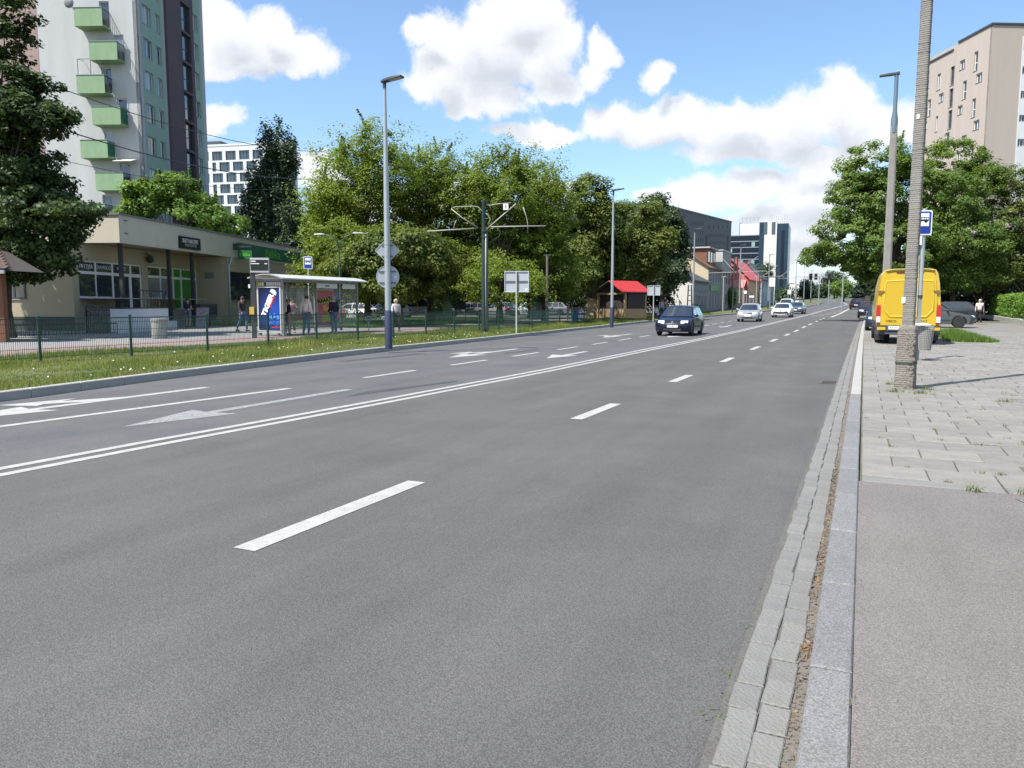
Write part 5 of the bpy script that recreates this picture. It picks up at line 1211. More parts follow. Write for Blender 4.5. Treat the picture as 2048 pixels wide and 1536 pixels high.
# ribbed concrete pole close to the camera
t = thing('ribbed_concrete_pole', 'thick ribbed concrete pole standing on the pavement in front of the van', 'pole', (.68, 14.32, .095), -.25)
M_rib = mat('ribbed pole concrete', (.245, .226, .20), .95, .75, 2.2, .5, 40, c2=(.15, .136, .12), fine=.18, fs=120)
def sq(r, z, k=.86, dx=0):  # rounded square ring
    return [(dx + r * math.copysign(abs(math.cos(a)) ** .42, math.cos(a)), r * k * math.copysign(abs(math.sin(a)) ** .42, math.sin(a)), z) for a in [2 * math.pi * (i + .5) / 20 for i in range(20)]]
rs = np.random.RandomState(4)
def ribbed(z0, z1, r0, r1, pitch, dep, lean):
    rings = []; n_ = int((z1 - z0) / pitch)
    for k in range(n_ + 1):
        z = z0 + pitch * k; r_ = r0 + (r1 - r0) * k / n_; j = rs.normal() * .0015
        for dz, dr in ((0, -dep), (.22, 0), (.72, 0), (.98, -dep)): rings.append(sq(r_ + dr + j, z + pitch * dz, dx=lean * z))
    return rings
b = MB(); b.loft(ribbed(1.02, 8.6, .094, .076, .0335, .0042, 0.004), True, True); b.build('shaft', M_rib, t)
b = MB(); rb_ = ribbed(0, .93, .155, .146, .036, .006, 0); rb_ += [sq(.140, .99), sq(.122, 1.04), sq(.105, 1.06), sq(.09, 1.061)]; b.loft(rb_, True, True); base_ = b.build('base_sleeve', mat('mortared concrete', (.225, .20, .165), .97, .8, 5, 1.0, 26, c2=(.15, .13, .108), fine=.2, fs=90), t)
b = MB()
for _ in range(60):
    z_ = rs.uniform(.02, .92); x_ = rs.uniform(.02, .15); b.ball((x_ * .9, -.130 + rs.uniform(-.004, .006), z_), (rs.uniform(.008, .026), .008, rs.uniform(.02, .05)), 6, 4)
tag(b.build('mortar_lump', MATS['mortared concrete'], t), kind='stuff')
b = MB(); b.loft([sq(.158, .42), sq(.158, .455), sq(.154, .46)], True, True); b.ball((.09, -.138, .44), (.03, .015, .02), 6, 4); b.build('strap', mat('dark green strap', (.03, .05, .04), .6), t)
b = MB(); b.box(-.10, -.045, -.087, -.083, 1.42, 1.52); b.build('sticker', M_frame, t)
b = MB(); b.box(-.02, .02, -.082, -.076, 4.35, 4.42); b.build('tag', M_frame, t)

# bus stop flag on the right with its wire bin
M_sblue = mat('traffic blue', (.012, .035, .26), .4); M_black = mat('black print', (.012, .012, .013), .6); M_swhite = mat('sign white', (.80, .81, .82), .45)
def bus_flag(t, w, h, z, y=0.0, xo=0.0):
    """blue bus-stop plate facing -y: white border, white window with a bus pictogram"""
    def rr(x0, x1, z0, z1, yy, r_=.04):
        pts = []
        for cx, cz_, a0 in ((x1 - r_, z1 - r_, 0), (x0 + r_, z1 - r_, 90), (x0 + r_, z0 + r_, 180), (x1 - r_, z0 + r_, 270)):
            for k in range(4): a = R(a0 + 30 * k); pts.append((cx + r_ * math.cos(a), yy, cz_ + r_ * math.sin(a)))
        return pts
    b = MB(); b.slab(rr(xo - w / 2, xo + w / 2, z, z + h, y), (0, .012, 0)); pl_ = b.build('sign_plate', M_swhite, t)
    e = w * .06; b = MB(); b.slab(rr(xo - w / 2 + e, xo + w / 2 - e, z + e, z + h - e, y - .003), (0, .002, 0)); b.build('blue_field', M_sblue, pl_)
    x0, x1, z0, z1 = xo - w * .33, xo + w * .33, z + h * .36, z + h * .88
    b = MB(); b.slab([(x0, y - .006, z0), (x1, y - .006, z0), (x1, y - .006, z1), (x0, y - .006, z1)], (0, .002, 0)); b.build('white_field', M_swhite, pl_)
    b = MB(); m = (z0 + z1) / 2 + .01; bw, bh = w * .30, h * .085
    def qd(xa, xb, za, zb, dy=.009): b.slab([(xa, y - dy, za), (xb, y - dy, za), (xb, y - dy, zb), (xa, y - dy, zb)], (0, .002, 0))
    qd(xo - bw, xo + bw, m - bh * .9, m - bh * .1); qd(xo - bw, xo + bw, m + bh * .75, m + bh)
    for k in range(6): xk = xo - bw + 2 * bw * k / 5.0; qd(xk - .006, xk + .006, m - bh * .1, m + bh * .75)
    for xk in (xo - bw * .55, xo + bw * .55): b.slab([(xk + .035 * w / .42 * math.cos(a), y - .009, m - bh * .95 + .035 * w / .42 * math.sin(a)) for a in [math.pi * 2 * i / 10 for i in range(10)]], (0, .002, 0))
    b.build('bus_pictogram', M_black, pl_); return pl_
t = thing('bus_stop_sign', 'blue bus stop flag on a grey pole directly behind the ribbed concrete pole', 'bus stop sign', (1.27, 21.9, .10), .38)
b = MB(); b.bar((0, 0, 0), (0, 0, 1.75), .075, .075); b.build('lower_post', M_galvd, t)
b = MB(); b.lathe([(.05, 1.6), (.05, 3.75)], 12, (-.0, 0, 0)); b.build('pole', M_galv, t, 40)
b = MB(); b.lathe([(.057, 1.55), (.061, 1.62)], 12, (-.0, 0, 0)); b.build('clamp', M_dark, t)
bus_flag(t, .46, .60, 3.1, -.075, -.07)
b = MB(); b.box(-.14, -.085, -.04, -.03, 1.2, 2.6); b.build('timetable_strip', mat('pale yellow strip', (.62, .56, .36), .6), t)
b = MB(); b.slab([(-.24, -.07, 2.86), (-.06, -.07, 2.86), (-.06, -.07, 3.08), (-.24, -.07, 3.08)], (0, .01, 0)); b.build('small_plate', M_swhite, t)
t = thing('wire_bin', 'tapered grey wire litter bin with a white disc lid on the bus stop post', 'litter bin', (1.42, 21.62, .36), .38)
M_wire = mat('grey wire', (.33, .33, .31), .5)
b = MB()
for k in range(26):
    a = 2 * math.pi * k / 26; b.bar((.13 * math.cos(a), .13 * math.sin(a), .0), (.19 * math.cos(a), .19 * math.sin(a), .58), .008)
for k in range(14):
    z = .58 * k / 13; r_ = .13 + .06 * k / 13; b.tube([(r_ * math.cos(2 * math.pi * i / 16), r_ * math.sin(2 * math.pi * i / 16), z) for i in range(17)], .005, 4, cap=False)
b.build('wire_basket', M_wire, t)
b = MB(); b.lathe([(.125, .0), (.18, .5), (.0, .5)], 16); b.build('liner', mat('brown grey liner', (.20, .175, .14), .9), t, 40)
b = MB(); b.lathe([(0, .60), (.20, .61), (.215, .625), (.12, .66), (.0, .675)], 20, (-.1, 0, 0)); b.build('lid', mat('white lid', (.74, .74, .70), .5), t, 40)
b = MB(); b.bar((-.17, .15, .0), (-.17, .15, .62), .035); b.build('bracket', M_galvd, t)

# storm drain
t = thing('storm_drain', 'rusty storm drain grate sunk in the road edge beside the gutter', 'drain', (-.40, 15.9, .004), 0)
b = MB(); b.box(-.30, .22, -.28, -.24, 0, .006); b.box(-.30, .22, .24, .28, 0, .006); b.box(-.30, -.26, -.239, .239, 0, .006); b.box(.18, .22, -.239, .239, 0, .006); b.build('frame', mat('rusty iron', (.10, .075, .06), .8, .5, 9), t)
b = MB(); b.box(-.259, .179, -.239, .239, -.02, .0015); b.build('pit', mat('black pit', (.008, .008, .008), 1), t)
for k in range(10):
    b = MB(); x_ = -.235 + .043 * k; b.box(x_, x_ + .018, -.239, .239, .0016, .007); b.build('grate_bar', MATS['rusty iron'], t)

# signs seen from behind
M_sback = mat('grey sign back', (.42, .44, .46), .5, .2, 2, metal=.2, c2=(.36, .38, .40)); M_sframe = mat('sign frame', (.50, .52, .53), .45, metal=.3)
def sign_back(label, base, w, h, z0, name='road_sign', cross=True, yaw=0.0):
    t = thing(name, label, 'road sign', base, yaw)
    b = MB(); b.lathe([(.038, 0), (.038, z0 + h - .03)], 10); b.build('post', mat('beige grey post', (.42, .40, .36), .6), t, 40)
    b = MB(); b.box(-w / 2, w / 2, .07, .08, z0, z0 + h); b.build('sign_plate', M_sback, t)
    b = MB(); e = .035
    b.box(-w / 2, w / 2, .03, .07, z0, z0 + e); b.box(-w / 2, w / 2, .03, .07, z0 + h - e, z0 + h); b.box(-w / 2, -w / 2 + e, .03, .07, z0 + e, z0 + h - e); b.box(w / 2 - e, w / 2, .03, .07, z0 + e, z0 + h - e); b.build('sign_frame', M_sframe, t)
    b = MB()
    if cross: b.box(-w / 2 + e, w / 2 - e, .045, .069, z0 + h * .46, z0 + h * .54)
    b.box(.0, .05, .042, .068, z0 + e, z0 + h - e); b.build('brace', mat('dark brace', (.10, .105, .11), .6), t)
    if cross: b = MB(); b.box(w * .36, w * .43, .066, .0695, z0 + .08, z0 + .18); b.build('sticker', M_swhite, t)
    return t
sign_back('larger square sign back with cross brace on a thin post beside the tram pole', at(1033, 35.6), 1.14, .97, 1.92, yaw=YAW * .6)
sign_back('smaller square sign back on a thin post near the red-roofed kiosk', at(1307, 57.5), .95, .74, 1.95, cross=False, yaw=YAW * .4)
lp = Vector((-13.28, 20.03, .12)); lf = Vector((math.sin(-.55), math.cos(.55), 0))
t = thing('diamond_sign', 'grey back of a diamond sign clamped to the near lamp post', 'road sign', (lp.x, lp.y, 3.12), .55)
b = MB(); s_ = .37; b.slab([(-s_, .11, 0), (0, .11, -s_), (s_, .11, 0), (0, .11, s_)], (0, .012, 0)); b.build('sign_plate', M_sback, t)
b = MB(); [b.bar(p, q, .016) for p, q in zip([(-s_, .105, 0), (0, .105, -s_), (s_, .105, 0), (0, .105, s_)], [(0, .105, -s_), (s_, .105, 0), (0, .105, s_), (-s_, .105, 0)])]; b.build('sign_edge', M_sframe, t)
b = MB(); b.box(-.17, .17, .09, .108, .14, .175); b.box(-.17, .17, .09, .108, -.19, -.155); b.lathe([(.09, .14), (.09, .175)], 12); b.lathe([(.09, -.19), (.09, -.155)], 12); b.build('clamp', MATS['dark brace'], t)
t = thing('round_sign', 'grey back of a round sign clamped to the near lamp post below the diamond', 'road sign', (lp.x, lp.y, 2.33), .55)
b = MB(); b.lathe([(0, .11), (.345, .11), (.345, .122), (0, .122)], 32, axis='y'); b.build('sign_plate', M_sback, t, 40)
b = MB(); b.lathe([(.335, .10), (.35, .10), (.35, .109), (.335, .109), (.335, .10)], 32, axis='y', cap=False); b.build('sign_edge', M_sframe, t)
b = MB(); b.box(-.26, .26, .09, .108, .14, .175); b.box(-.26, .26, .09, .108, -.20, -.165); b.lathe([(.092, .14), (.092, .175)], 12); b.lathe([(.092, -.20), (.092, -.165)], 12); b.build('clamp', MATS['dark brace'], t)
b = MB(); b.box(.2, .26, .104, .1095, -.03, .02); b.build('sticker', M_swhite, t)

# twin-tube tram pole with its arms
tp_ = Vector((-16.17, 32.49, .12)); t = thing('tram_pole', 'dark green twin-tube tram catenary pole with bent arms and a small number plate', 'catenary pole', tp_, YAW * .9)
M_pgreen = mat('dark green pole paint', (.018, .045, .042), .5, .4, 4); M_arm = mat('weathered pale arm', (.36, .34, .30), .6, .4, 5)
b = MB(); b.lathe([(.11, 0), (.105, 1.5), (.085, 4.8), (.075, 6.0), (.08, 6.02), (.08, 6.16), (.0, 6.2)], 12, (-.05, 0, 0)); b.build('pole', M_pgreen, t, 40)
b = MB(); b.lathe([(.05, 0), (.045, 4.7)], 10, (.12, -.05, 0)); b.build('pole', M_pgreen, t, 40)
b = MB(); b.tube([(.06, -.09, .2), (.05, -.1, 2.6), (.06, -.09, 4.6)], .03, 8); b.build('conduit', M_arm, t, True)
u = 1540 / 36.2; P2 = lambda px, py, d=0.0: ((px - 970) / u, d, (660.5 - py) / u + .0)
b = MB(); b.tube([P2(856, 458.5), P2(950, 453.5)], .028, 8); b.tube([P2(982, 450.5), P2(1091, 449)], .028, 8); b.build('crossarm', M_arm, t, True)
b = MB(); b.tube([P2(904, 415), P2(925, 432), P2(957, 452)], .026, 8); b.tube([P2(974, 455), P2(1000, 433), P2(1032, 406)], .03, 8); b.build('stay_arm', M_arm, t, True)
b = MB(); b.tube([P2(905, 414), P2(914, 411), P2(950, 410.5), P2(957, 412), P2(966, 420), P2(977, 428), P2(981, 436), P2(977, 447)], .02, 6); b.tube([P2(983, 415), P2(979, 409), P2(995, 406.5), P2(1022, 404)], .022, 6); b.tube([P2(1046, 413), P2(1052, 430), P2(1055, 442), P2(1055, 462)], .018, 6); b.tube([P2(882, 420), P2(884, 411), P2(888, 407)], .014, 6); b.tube([P2(907, 458), P2(911, 444), P2(914, 437)], .014, 6); b.build('bent_arm', M_arm, t, True)
b = MB(); b.tube([P2(955, 455), P2(947, 451), P2(948, 462), P2(953, 470)], .014, 6); b.tube([P2(983, 478), P2(998, 470), P2(1002, 460), P2(994, 453)], .014, 6); b.build('cable_loop', M_dark, t, True)
b = MB(); c0, c1 = P2(1007, 418), P2(1017, 406); b.box(c0[0], c1[0], -.06, -.05, c0[2], c1[2]); npl = b.build('number_plate', M_swhite, t)
text('1', .24, M_black, npl, ((c0[0] + c1[0]) / 2, -.062, (c0[2] + c1[2]) / 2), (math.pi / 2, 0, 0), bold=.006)
b = MB(); b.lathe([(.15, 4.72), (.15, 4.8)], 12); b.lathe([(.14, 4.45), (.14, 4.5)], 12); b.box(-.2, .3, -.06, .02, 1.85, 1.9); b.build('clamp', M_dark, t)
for i, (px, D, h_, lab) in enumerate([(1469.5, 96, 6.9, 'far green lattice tram pole before the peach house'), (1520, 128, 6.9, 'far tram pole before the pale blue house'), (1552, 150, 7.0, 'far tram pole beside the white sign at the bend'), (1379, 92, 3.4, 'dark post at the corner of the white gable house')]):
    t = thing('tram_pole', lab, 'catenary pole', at(px, D, .1))
    for s_ in (-.28, .28):
        b = MB(); b.bar((s_, 0, 0), (s_ * .6, 0, h_), .13); b.build('pole', M_pgreen, t)
    b = MB()
    for k in range(5): b.bar((-.26, 0, h_ * (k + .5) / 5.5), (.26, 0, h_ * (k + .5) / 5.5), .08)
    b.build('strut', M_pgreen, t)
    if i < 3:
        b = MB(); b.bar((-3.6, 0, h_ * .72), (3.6, 0, h_ * .74), .07); b.bar((-1.8, 0, h_), (0, 0, h_ * .72), .06); b.bar((2.6, 0, h_), (0, 0, h_ * .72), .06); b.build('crossarm', M_arm, t)
t = thing('crossarm_pole', 'weathered brown wooden pole with a short crossbar in the tree shade', 'pole', at(1094, 50, .12))
b = MB(); b.lathe([(.11, 0), (.08, 4.55)], 8); b.build('pole', mat('weathered pole wood', (.15, .125, .10), .9, .5, 4), t, 40); b = MB(); b.bar((-.25, 0, 4.5), (.25, 0, 4.52), .07); b.build('crossbar', M_dark, t)
for px, D, h_, lab in ((1446, 104, 4.6, 'thin pale post before the concrete building'), (1486, 104, 4.8, 'thin pale post before the peach house porch'), (1512, 120, 5.0, 'thin pale post before the pale blue house')):
    t = thing('thin_post', lab, 'post', at(px, D, .1)); b = MB(); b.lathe([(.085, 0), (.07, h_)], 8); b.build('pole', M_arm, t, 40); b = MB(); b.box(-.35, .35, -.06, .06, h_, h_ + .08); b.build('cap', M_arm, t)
# double-armed park lamp behind the shelter
dl = at(681, 40, .13); t = thing('twin_arm_lamp', 'dark green park lamp with two curved arms behind the bus shelter', 'street lamp', dl, YAW)
b = MB(); b.lathe([(.075, 0), (.07, 1.0), (.045, 1.05), (.04, 4.25)], 12); b.build('pole', M_fgreen, t, 40)
b = MB(); b.tube([(0, 0, 4.2), (-.1, 0, 4.55), (-.35, 0, 4.8), (-.75, 0, 4.92)], .032, 8); b.tube([(0, 0, 4.2), (.1, 0, 4.55), (.35, 0, 4.82), (.75, 0, 4.98)], .032, 8); b.build('arm', M_fgreen, t, True)
for sx_, z_ in ((-1, 4.92), (1, 4.98)):
    b = MB(); b.loft([[(sx_ * x, y_ * w, z_ + zz) for y_, zz in ((-1, 0), (1, 0), (.8, th), (-.8, th))] for x, w, th in ((.72, .05, .05), (.85, .09, .07), (1.25, .07, .04))], True, True); b.build('lamp_head', M_galv, t)

# ------------------------------------------------------------------ the bus shelter
M_shel = mat('grey shelter metal', (.24, .24, .225), .45, .2, 3, metal=.3); M_shl = mat('light shelter trim', (.50, .50, .48), .45, metal=.2)
M_clear = clear_mat('clear shelter glass')
SX0, SX1, SY0, SY1, SZ = -23.95, -22.55, 26.0, 31.3, .135
sh_ = thing('bus_shelter', 'grey bus shelter with a curved white roof and a lit drink poster end panel', 'bus shelter', (SX0, SY0, SZ))
SW, SLN = SX1 - SX0, SY1 - SY0
for x_, y_ in ((SW, .0), (SW, SLN), (0.05, 0), (.05, 1.9), (.05, 3.8), (.05, SLN)):
    b = MB(); b.box(x_ - .045, x_ + .045, y_ - .045, y_ + .045, 0, 2.34); b.build('post', M_shel, sh_)
b = MB(); b.box(0, SW + .05, -.04, .04, 2.34, 2.42); b.box(0, SW + .05, SLN - .04, SLN + .04, 2.34, 2.42); b.box(SW - .04, SW + .04, .041, SLN - .041, 2.32, 2.42); b.box(.01, .09, .041, SLN - .041, 2.34, 2.42); b.build('frame_beam', M_shel, sh_)
prof = [(-.2 + (SW + .5) * k / 10, 2.46 + .20 * math.sin(math.pi * min(1, (k + .6) / 11)) - .02 * k / 10) for k in range(11)]
rings = [[(x_, y_, z_) for x_, z_ in prof] + [(x_, y_, z_ - .04) for x_, z_ in reversed(prof)] for y_ in (-.35, SLN * .33, SLN * .66, SLN + .5)]
b = MB(); b.loft(rings, True, True); b.build('roof', mat('white shelter roof', (.50, .50, .49), .35, .2, 1.5), sh_, 40)
b = MB(); b.loft([[(x_, y_, z_ + (.015 if i == 0 else .0)) for i, (x_, z_) in enumerate(prof)] for y_ in (-.36, -.30)], False, False); b.build('roof_rim', M_shl, sh_)
# back glass, end glass
for y0, y1 in ((.05, 1.86), (1.94, 3.76), (5.22, SLN - .04)):
    b = MB(); b.box(.04, .052, y0, y1, .3, 2.2); b.build('glass_pane', M_clear, sh_)
b = MB(); b.box(.1, SW - .06, SLN - .006, SLN + .006, .3, 2.2); b.build('glass_pane', M_clear, sh_)
b = MB(); b.box(.02, .09, .05, SLN - .05, .22, .28); b.box(.1, SW - .05, SLN - .03, SLN + .03, .22, .28); b.box(.02, .09, .05, SLN - .05, 2.2, 2.24); b.box(.1, SW - .05, SLN - .03, SLN + .03, 2.2, 2.24); b.build('glass_rail', M_shel, sh_)
# route numbers strip and name boards
b = MB(); b.box(.05, SW, -.02, .02, 2.1, 2.32); ns = b.build('route_strip', M_shel, sh_)
for k in range(11):
    b = MB(); x_ = .09 + .115 * k; b.box(x_, x_ + .09, -.035, -.0205, 2.15, 2.29); b.build('route_tile', (mat('yellow tile', (.60, .50, .06), .5) if k < 2 else M_black if k == 3 else M_shl), ns)
nb0 = None
for y0, y1 in ((2.2, 3.7), (4.1, 5.1)):
    b = MB(); b.box(SW + .041, SW + .06, y0, y1, 2.08, 2.30); nb = b.build('name_board', mat('pale name board', (.55, .53, .47), .5), sh_); nb0 = nb0 or nb
b = MB(); b.box(SW + .0605, SW + .063, 2.8, 3.1, 2.165, 2.215); b.build('name_print', M_black, nb0)
# drink poster end panel (faces the camera side)
b = MB(); b.box(.05, SW - .05, -.075, .075, .12, .24); b.box(.05, SW - .05, -.075, .075, 2.06, 2.1); b.box(.05, .12, -.075, .075, .241, 2.059); b.box(SW - .12, SW - .05, -.075, .075, .241, 2.059); pf = b.build('poster_case', M_shl, sh_)
px0, px1, pz0, pz1 = .12, SW - .12, .241, 2.059; pw, ph_ = px1 - px0, pz1 - pz0
M_pblue = bpy.data.materials.new('blue poster print'); M_pblue.use_nodes = True; t_ = M_pblue.node_tree; bs_ = t_.nodes['Principled BSDF']; bs_.inputs['Roughness'].default_value = .25
co_ = t_.nodes.new('ShaderNodeTexCoord'); gr = t_.nodes.new('ShaderNodeTexGradient'); gr.gradient_type = 'SPHERICAL'; mp_ = t_.nodes.new('ShaderNodeMapping'); mp_.inputs['Location'].default_value = (-1.0, 0, -.95); mp_.inputs['Scale'].default_value = (1.0, 1, .9)
t_.links.new(co_.outputs['Object'], mp_.inputs['Vector']); t_.links.new(mp_.outputs[0], gr.inputs[0]); rm = t_.nodes.new('ShaderNodeValToRGB'); rm.color_ramp.elements[0].color = (.006, .010, .045, 1); rm.color_ramp.elements[1].color = (.018, .07, .36, 1); t_.links.new(gr.outputs[0], rm.inputs[0]); t_.links.new(rm.outputs[0], bs_.inputs['Base Color'])
b = MB(); b.box(px0, px1, -.05, .0, pz0, pz1); pp = b.build('poster', M_pblue, sh_)
M_can = mat('can print navy', (.012, .02, .10), .3); M_cans = mat('silver can top', (.62, .65, .72), .3); M_pred = mat('red print', (.50, .03, .03), .4); M_tw_ = mat('white print', (.85, .85, .85), .4); M_lb = mat('light blue print', (.10, .36, .85), .4); M_mb = mat('mid blue print', (.035, .16, .58), .4)
cxp, czp, an = px0 + pw * .50, pz0 + ph_ * .64, R(62)
def cp(a, c, d=0.0):  # can axes: along, across
    return (cxp + a * math.cos(an) + c * math.sin(an), -.052 - d, czp + a * math.sin(an) - c * math.cos(an))
b = MB(); b.slab([cp(-.62, -.17), cp(-.62, .15), cp(.50, .17), cp(.55, .1), cp(.55, -.1), cp(.50, -.18)], (0, -.003, 0)); b.build('can_print', M_can, pp)
b = MB(); b.slab([cp(.55 + .09 * math.cos(a), .17 * math.sin(a), .004) for a in [2 * math.pi * i / 20 for i in range(20)]], (0, -.002, 0)); b.slab([cp(.45, -.18, .004), cp(.45, .17, .004), cp(.53, .175, .004), cp(.53, -.18, .004)], (0, -.001, 0)); b.build('can_top_print', M_cans, pp)
b = MB(); b.slab([cp(-.15, .04, .004), cp(-.15, .16, .004), cp(.40, .17, .004), cp(.40, .04, .004)], (0, -.002, 0)); b.build('red_print', M_pred, pp)
o = text('TIGER', .34, M_tw_, pp, cp(-.12, -.03, .009), (0, 0, 0), bold=.02); o.rotation_euler = (math.pi / 2, -an, 0); o.scale = (1.15, .95, 1)
text('RÓB', .27, M_lb, pp, (px1 - .05, -.054, pz0 + ph_ * .31), (math.pi / 2, 0, 0), align='RIGHT', bold=.012)
text('SWOJE', .225, M_mb, pp, (px1 - .05, -.054, pz0 + ph_ * .165), (math.pi / 2, 0, 0), align='RIGHT', bold=.012)
b = MB(); b.box(px1 - .50, px1 - .05, -.054, -.0505, pz0 + .10, pz0 + .155); b.build('red_bar_print', M_pred, pp)
b = MB(); b.box(.1, .16, -.05, .05, 0, .12); b.box(SW - .3, SW - .24, -.05, .05, 0, .12); b.build('case_foot', M_shel, sh_)
# pink poster on the back wall: plain shapes and its lettering
b = MB(); b.box(.0, .10, 3.86, 5.16, .24, 2.1); pc = b.build('poster_case', M_shl, sh_)
b = MB(); b.box(.101, .112, 3.95, 5.11, .34, 2.0); p2 = b.build('poster', mat('red pink print', (.55, .09, .10), .35, .8, 1.6, c2=(.62, .22, .30)), sh_)
M_yel = mat('yellow print', (.65, .42, .04), .4); M_lime = mat('lime print', (.42, .55, .05), .4); M_pur = mat('purple print', (.30, .06, .30), .4)
b = MB()
for _ in range(7):
    y_, z_ = random.uniform(4.05, 4.9), random.uniform(.6, 1.25); r_ = random.uniform(.08, .16); b.slab([(.1125, y_ + r_ * math.cos(a), z_ + r_ * 1.1 * math.sin(a)) for a in [2 * math.pi * i / 12 for i in range(12)]], (.002, 0, 0))
b.build('fruit_print', M_yel, p2)
b = MB(); b.slab([(.1165, 4.2, .5), (.1165, 4.9, .55), (.1165, 4.75, .85), (.1165, 4.35, .8)], (.002, 0, 0)); b.build('lime_print', M_lime, p2)
b = MB(); b.slab([(.1125, 4.0, 1.35), (.1125, 5.05, 1.5), (.1125, 5.05, 1.75), (.1125, 4.0, 1.55)], (.002, 0, 0)); b.build('banner_print', M_lime, p2)
o = text('NAAATO', .30, M_black, p2, (.119, 4.53, 1.55), (math.pi / 2, 0, math.pi / 2), bold=.012); o.rotation_euler = (math.pi / 2, R(-8), math.pi / 2)
# bench
b = MB(); b.box(.30, .72, 1.0, 3.5, .46, .50); b.build('bench_seat', mat('orange brown slat', (.33, .15, .06), .6, .4, 4), sh_)
b = MB(); b.box(.16, .20, 1.0, 3.5, .66, .84); b.build('bench_back', MATS['orange brown slat'], sh_)
b = MB()
for y_ in (1.2, 3.3): b.bar((.5, y_, 0), (.5, y_, .46), .05); b.bar((.18, y_, .3), (.18, y_, .8), .04); b.bar((.18, y_, .42), (.6, y_, .42), .04)
b.build('bench_leg', M_shel, sh_)
for y_, z_, m_ in ((.55, 1.55, mat('orange sticker', (.5, .22, .05), .5)), (2.9, 1.35, M_shl), (5.35, 1.6, mat('blue notice', (.03, .12, .45), .5))):
    b = MB(); b.box(.055, .06, y_, y_ + .26, z_, z_ + .4); b.build('notice', m_, sh_)
# flag sign, information board, bins, leaning rail
fp = at(618, 38.0, .135); t = thing('bus_stop_sign', 'blue bus stop flag on a thin white pole rising behind the bus shelter', 'bus stop sign', fp, YAW * 1.4)
b = MB(); b.lathe([(.03, 0), (.03, 3.68)], 8, (0, .03, 0)); b.build('pole', M_shl, t, 40); bus_flag(t, .42, .6, 3.08)
ip = at(507, 31, .135); t = thing('departure_board', 'black departure display board on a dark post left of the bus shelter', 'display board', ip, YAW * 1.3)
b = MB(); b.box(-.09, .09, -.07, .07, 0, 3.2); b.build('post', M_dark, t)
b = MB(); b.box(-.06, .66, -.12, .06, 2.62, 3.2); bd = b.build('display_case', M_shl, t)
b = MB(); b.box(-.04, .64, -.13, -.1205, 2.70, 3.12); b.build('screen', mat('black screen', (.01, .01, .011), .15), bd)
M_led = mat('display letters', (.75, .75, .72), .5)
b = MB(); b.box(-.02, .16, -.1335, -.1306, 3.04, 3.085); b.box(-.02, .30, -.1335, -.1306, 2.95, 2.985); b.box(.50, .61, -.1335, -.1306, 2.95, 2.985); b.build('display_line', M_led, bd)
b = MB(); b.box(-.13, .05, -.2, -.071, .95, 1.25); b.build('ticket_box', mat('yellow ticket box', (.55, .36, .08), .5), t)
b = MB(); b.box(-.16, -.091, -.1, .0, 2.0, 2.15); b.build('speaker', M_swhite, t)
bp_ = at(316, 30.4, .135); t = thing('round_bin', 'round grey concrete litter bin on the forecourt in front of the white ramp', 'litter bin', bp_)
b = MB(); b.lathe([(.27, 0), (.29, .04), (.29, .66), (.31, .68), (.31, .78), (.27, .80), (.22, .80), (.2, .6), (0, .6)], 22); b.build('body', mat('concrete bin', (.33, .31, .28), .9, .5, 5, .5, 50, c2=(.24, .225, .2)), t, 40)
b = MB(); b.lathe([(.312, .74), (.315, .80), (.26, .81)], 22); b.build('rim', M_galv, t, 40)
lb = at(753, 39, .135); t = thing('leaning_rail', 'pale steel leaning bench beside the bus shelter', 'bench', lb, YAW)
b = MB()
for x_ in (-.42, .42):
    b.bar((x_, 0, 0), (x_, 0, .42), .05); b.tube([(x_, 0, .42), (x_ - .17, 0, .6), (x_ - .16, 0, .68), (x_, 0, .74), (x_ + .16, 0, .68), (x_ + .17, 0, .6), (x_, 0, .42)], .025, 6)
b.build('leg', M_shl, t)
b = MB(); b.box(-.6, .6, -.13, .1, .58, .62); b.build('seat', M_shl, t)
ap = at(886, 58, .13); t = thing('advertising_column', 'pale green advertising column covered in posters under the trees', 'advertising column', ap)
b = MB(); b.lathe([(.74, 0), (.74, .25), (.70, .26), (.70, 3.0), (.62, 3.02)], 24); b.build('drum', mat('pale green drum', (.34, .48, .30), .7, .4, 2), t, 40)
b = MB(); b.lathe([(.78, 3.02), (.78, 3.15), (.3, 3.55), (0, 3.6)], 24); b.build('roof', mat('brown column roof', (.09, .075, .06), .7), t, 40)
for a0, z0_, z1_, m_ in ((-95, 1.65, 2.6, mat('brown orange print', (.33, .13, .05), .6, .9, 5, c2=(.06, .05, .03))), (-95, .55, 1.5, mat('green print', (.32, .46, .27), .6, .6, 7, c2=(.16, .24, .12))), (-50, .6, 2.5, MATS['pale green drum'])):
    b = MB(); b.loft([[(.712 * math.cos(R(a0 + 9 * k)), .712 * math.sin(R(a0 + 9 * k)), z) for k in range(-4, 5)] for z in (z0_, z1_)], False, False); b.build('poster', m_, t)
b = MB()
for k in range(4): b.loft([[(.718 * math.cos(R(-95 + 8 * j)), .718 * math.sin(R(-95 + 8 * j)), z) for j in range(-3, 4)] for z in (.7 + .18 * k, .76 + .18 * k)], False, False)
b.build('print_line', M_black, t)
t = thing('information_panel', 'grey glazed information panel in the shade beside the car park', 'information panel', at(1072, 56, .12), YAW)
b = MB(); b.box(-.45, .45, -.05, .05, .2, 2.0); b.build('panel', mat('grey panel print', (.20, .24, .25), .4, .6, 3), t); b = MB(); b.box(-.5, -.451, -.06, .06, 0, 2.1); b.box(.451, .5, -.06, .06, 0, 2.1); b.build('post', M_dark, t)
t = thing('information_panel', 'blue and white notice board on posts right of the advertising column', 'notice board', at(920, 60, .12), YAW)
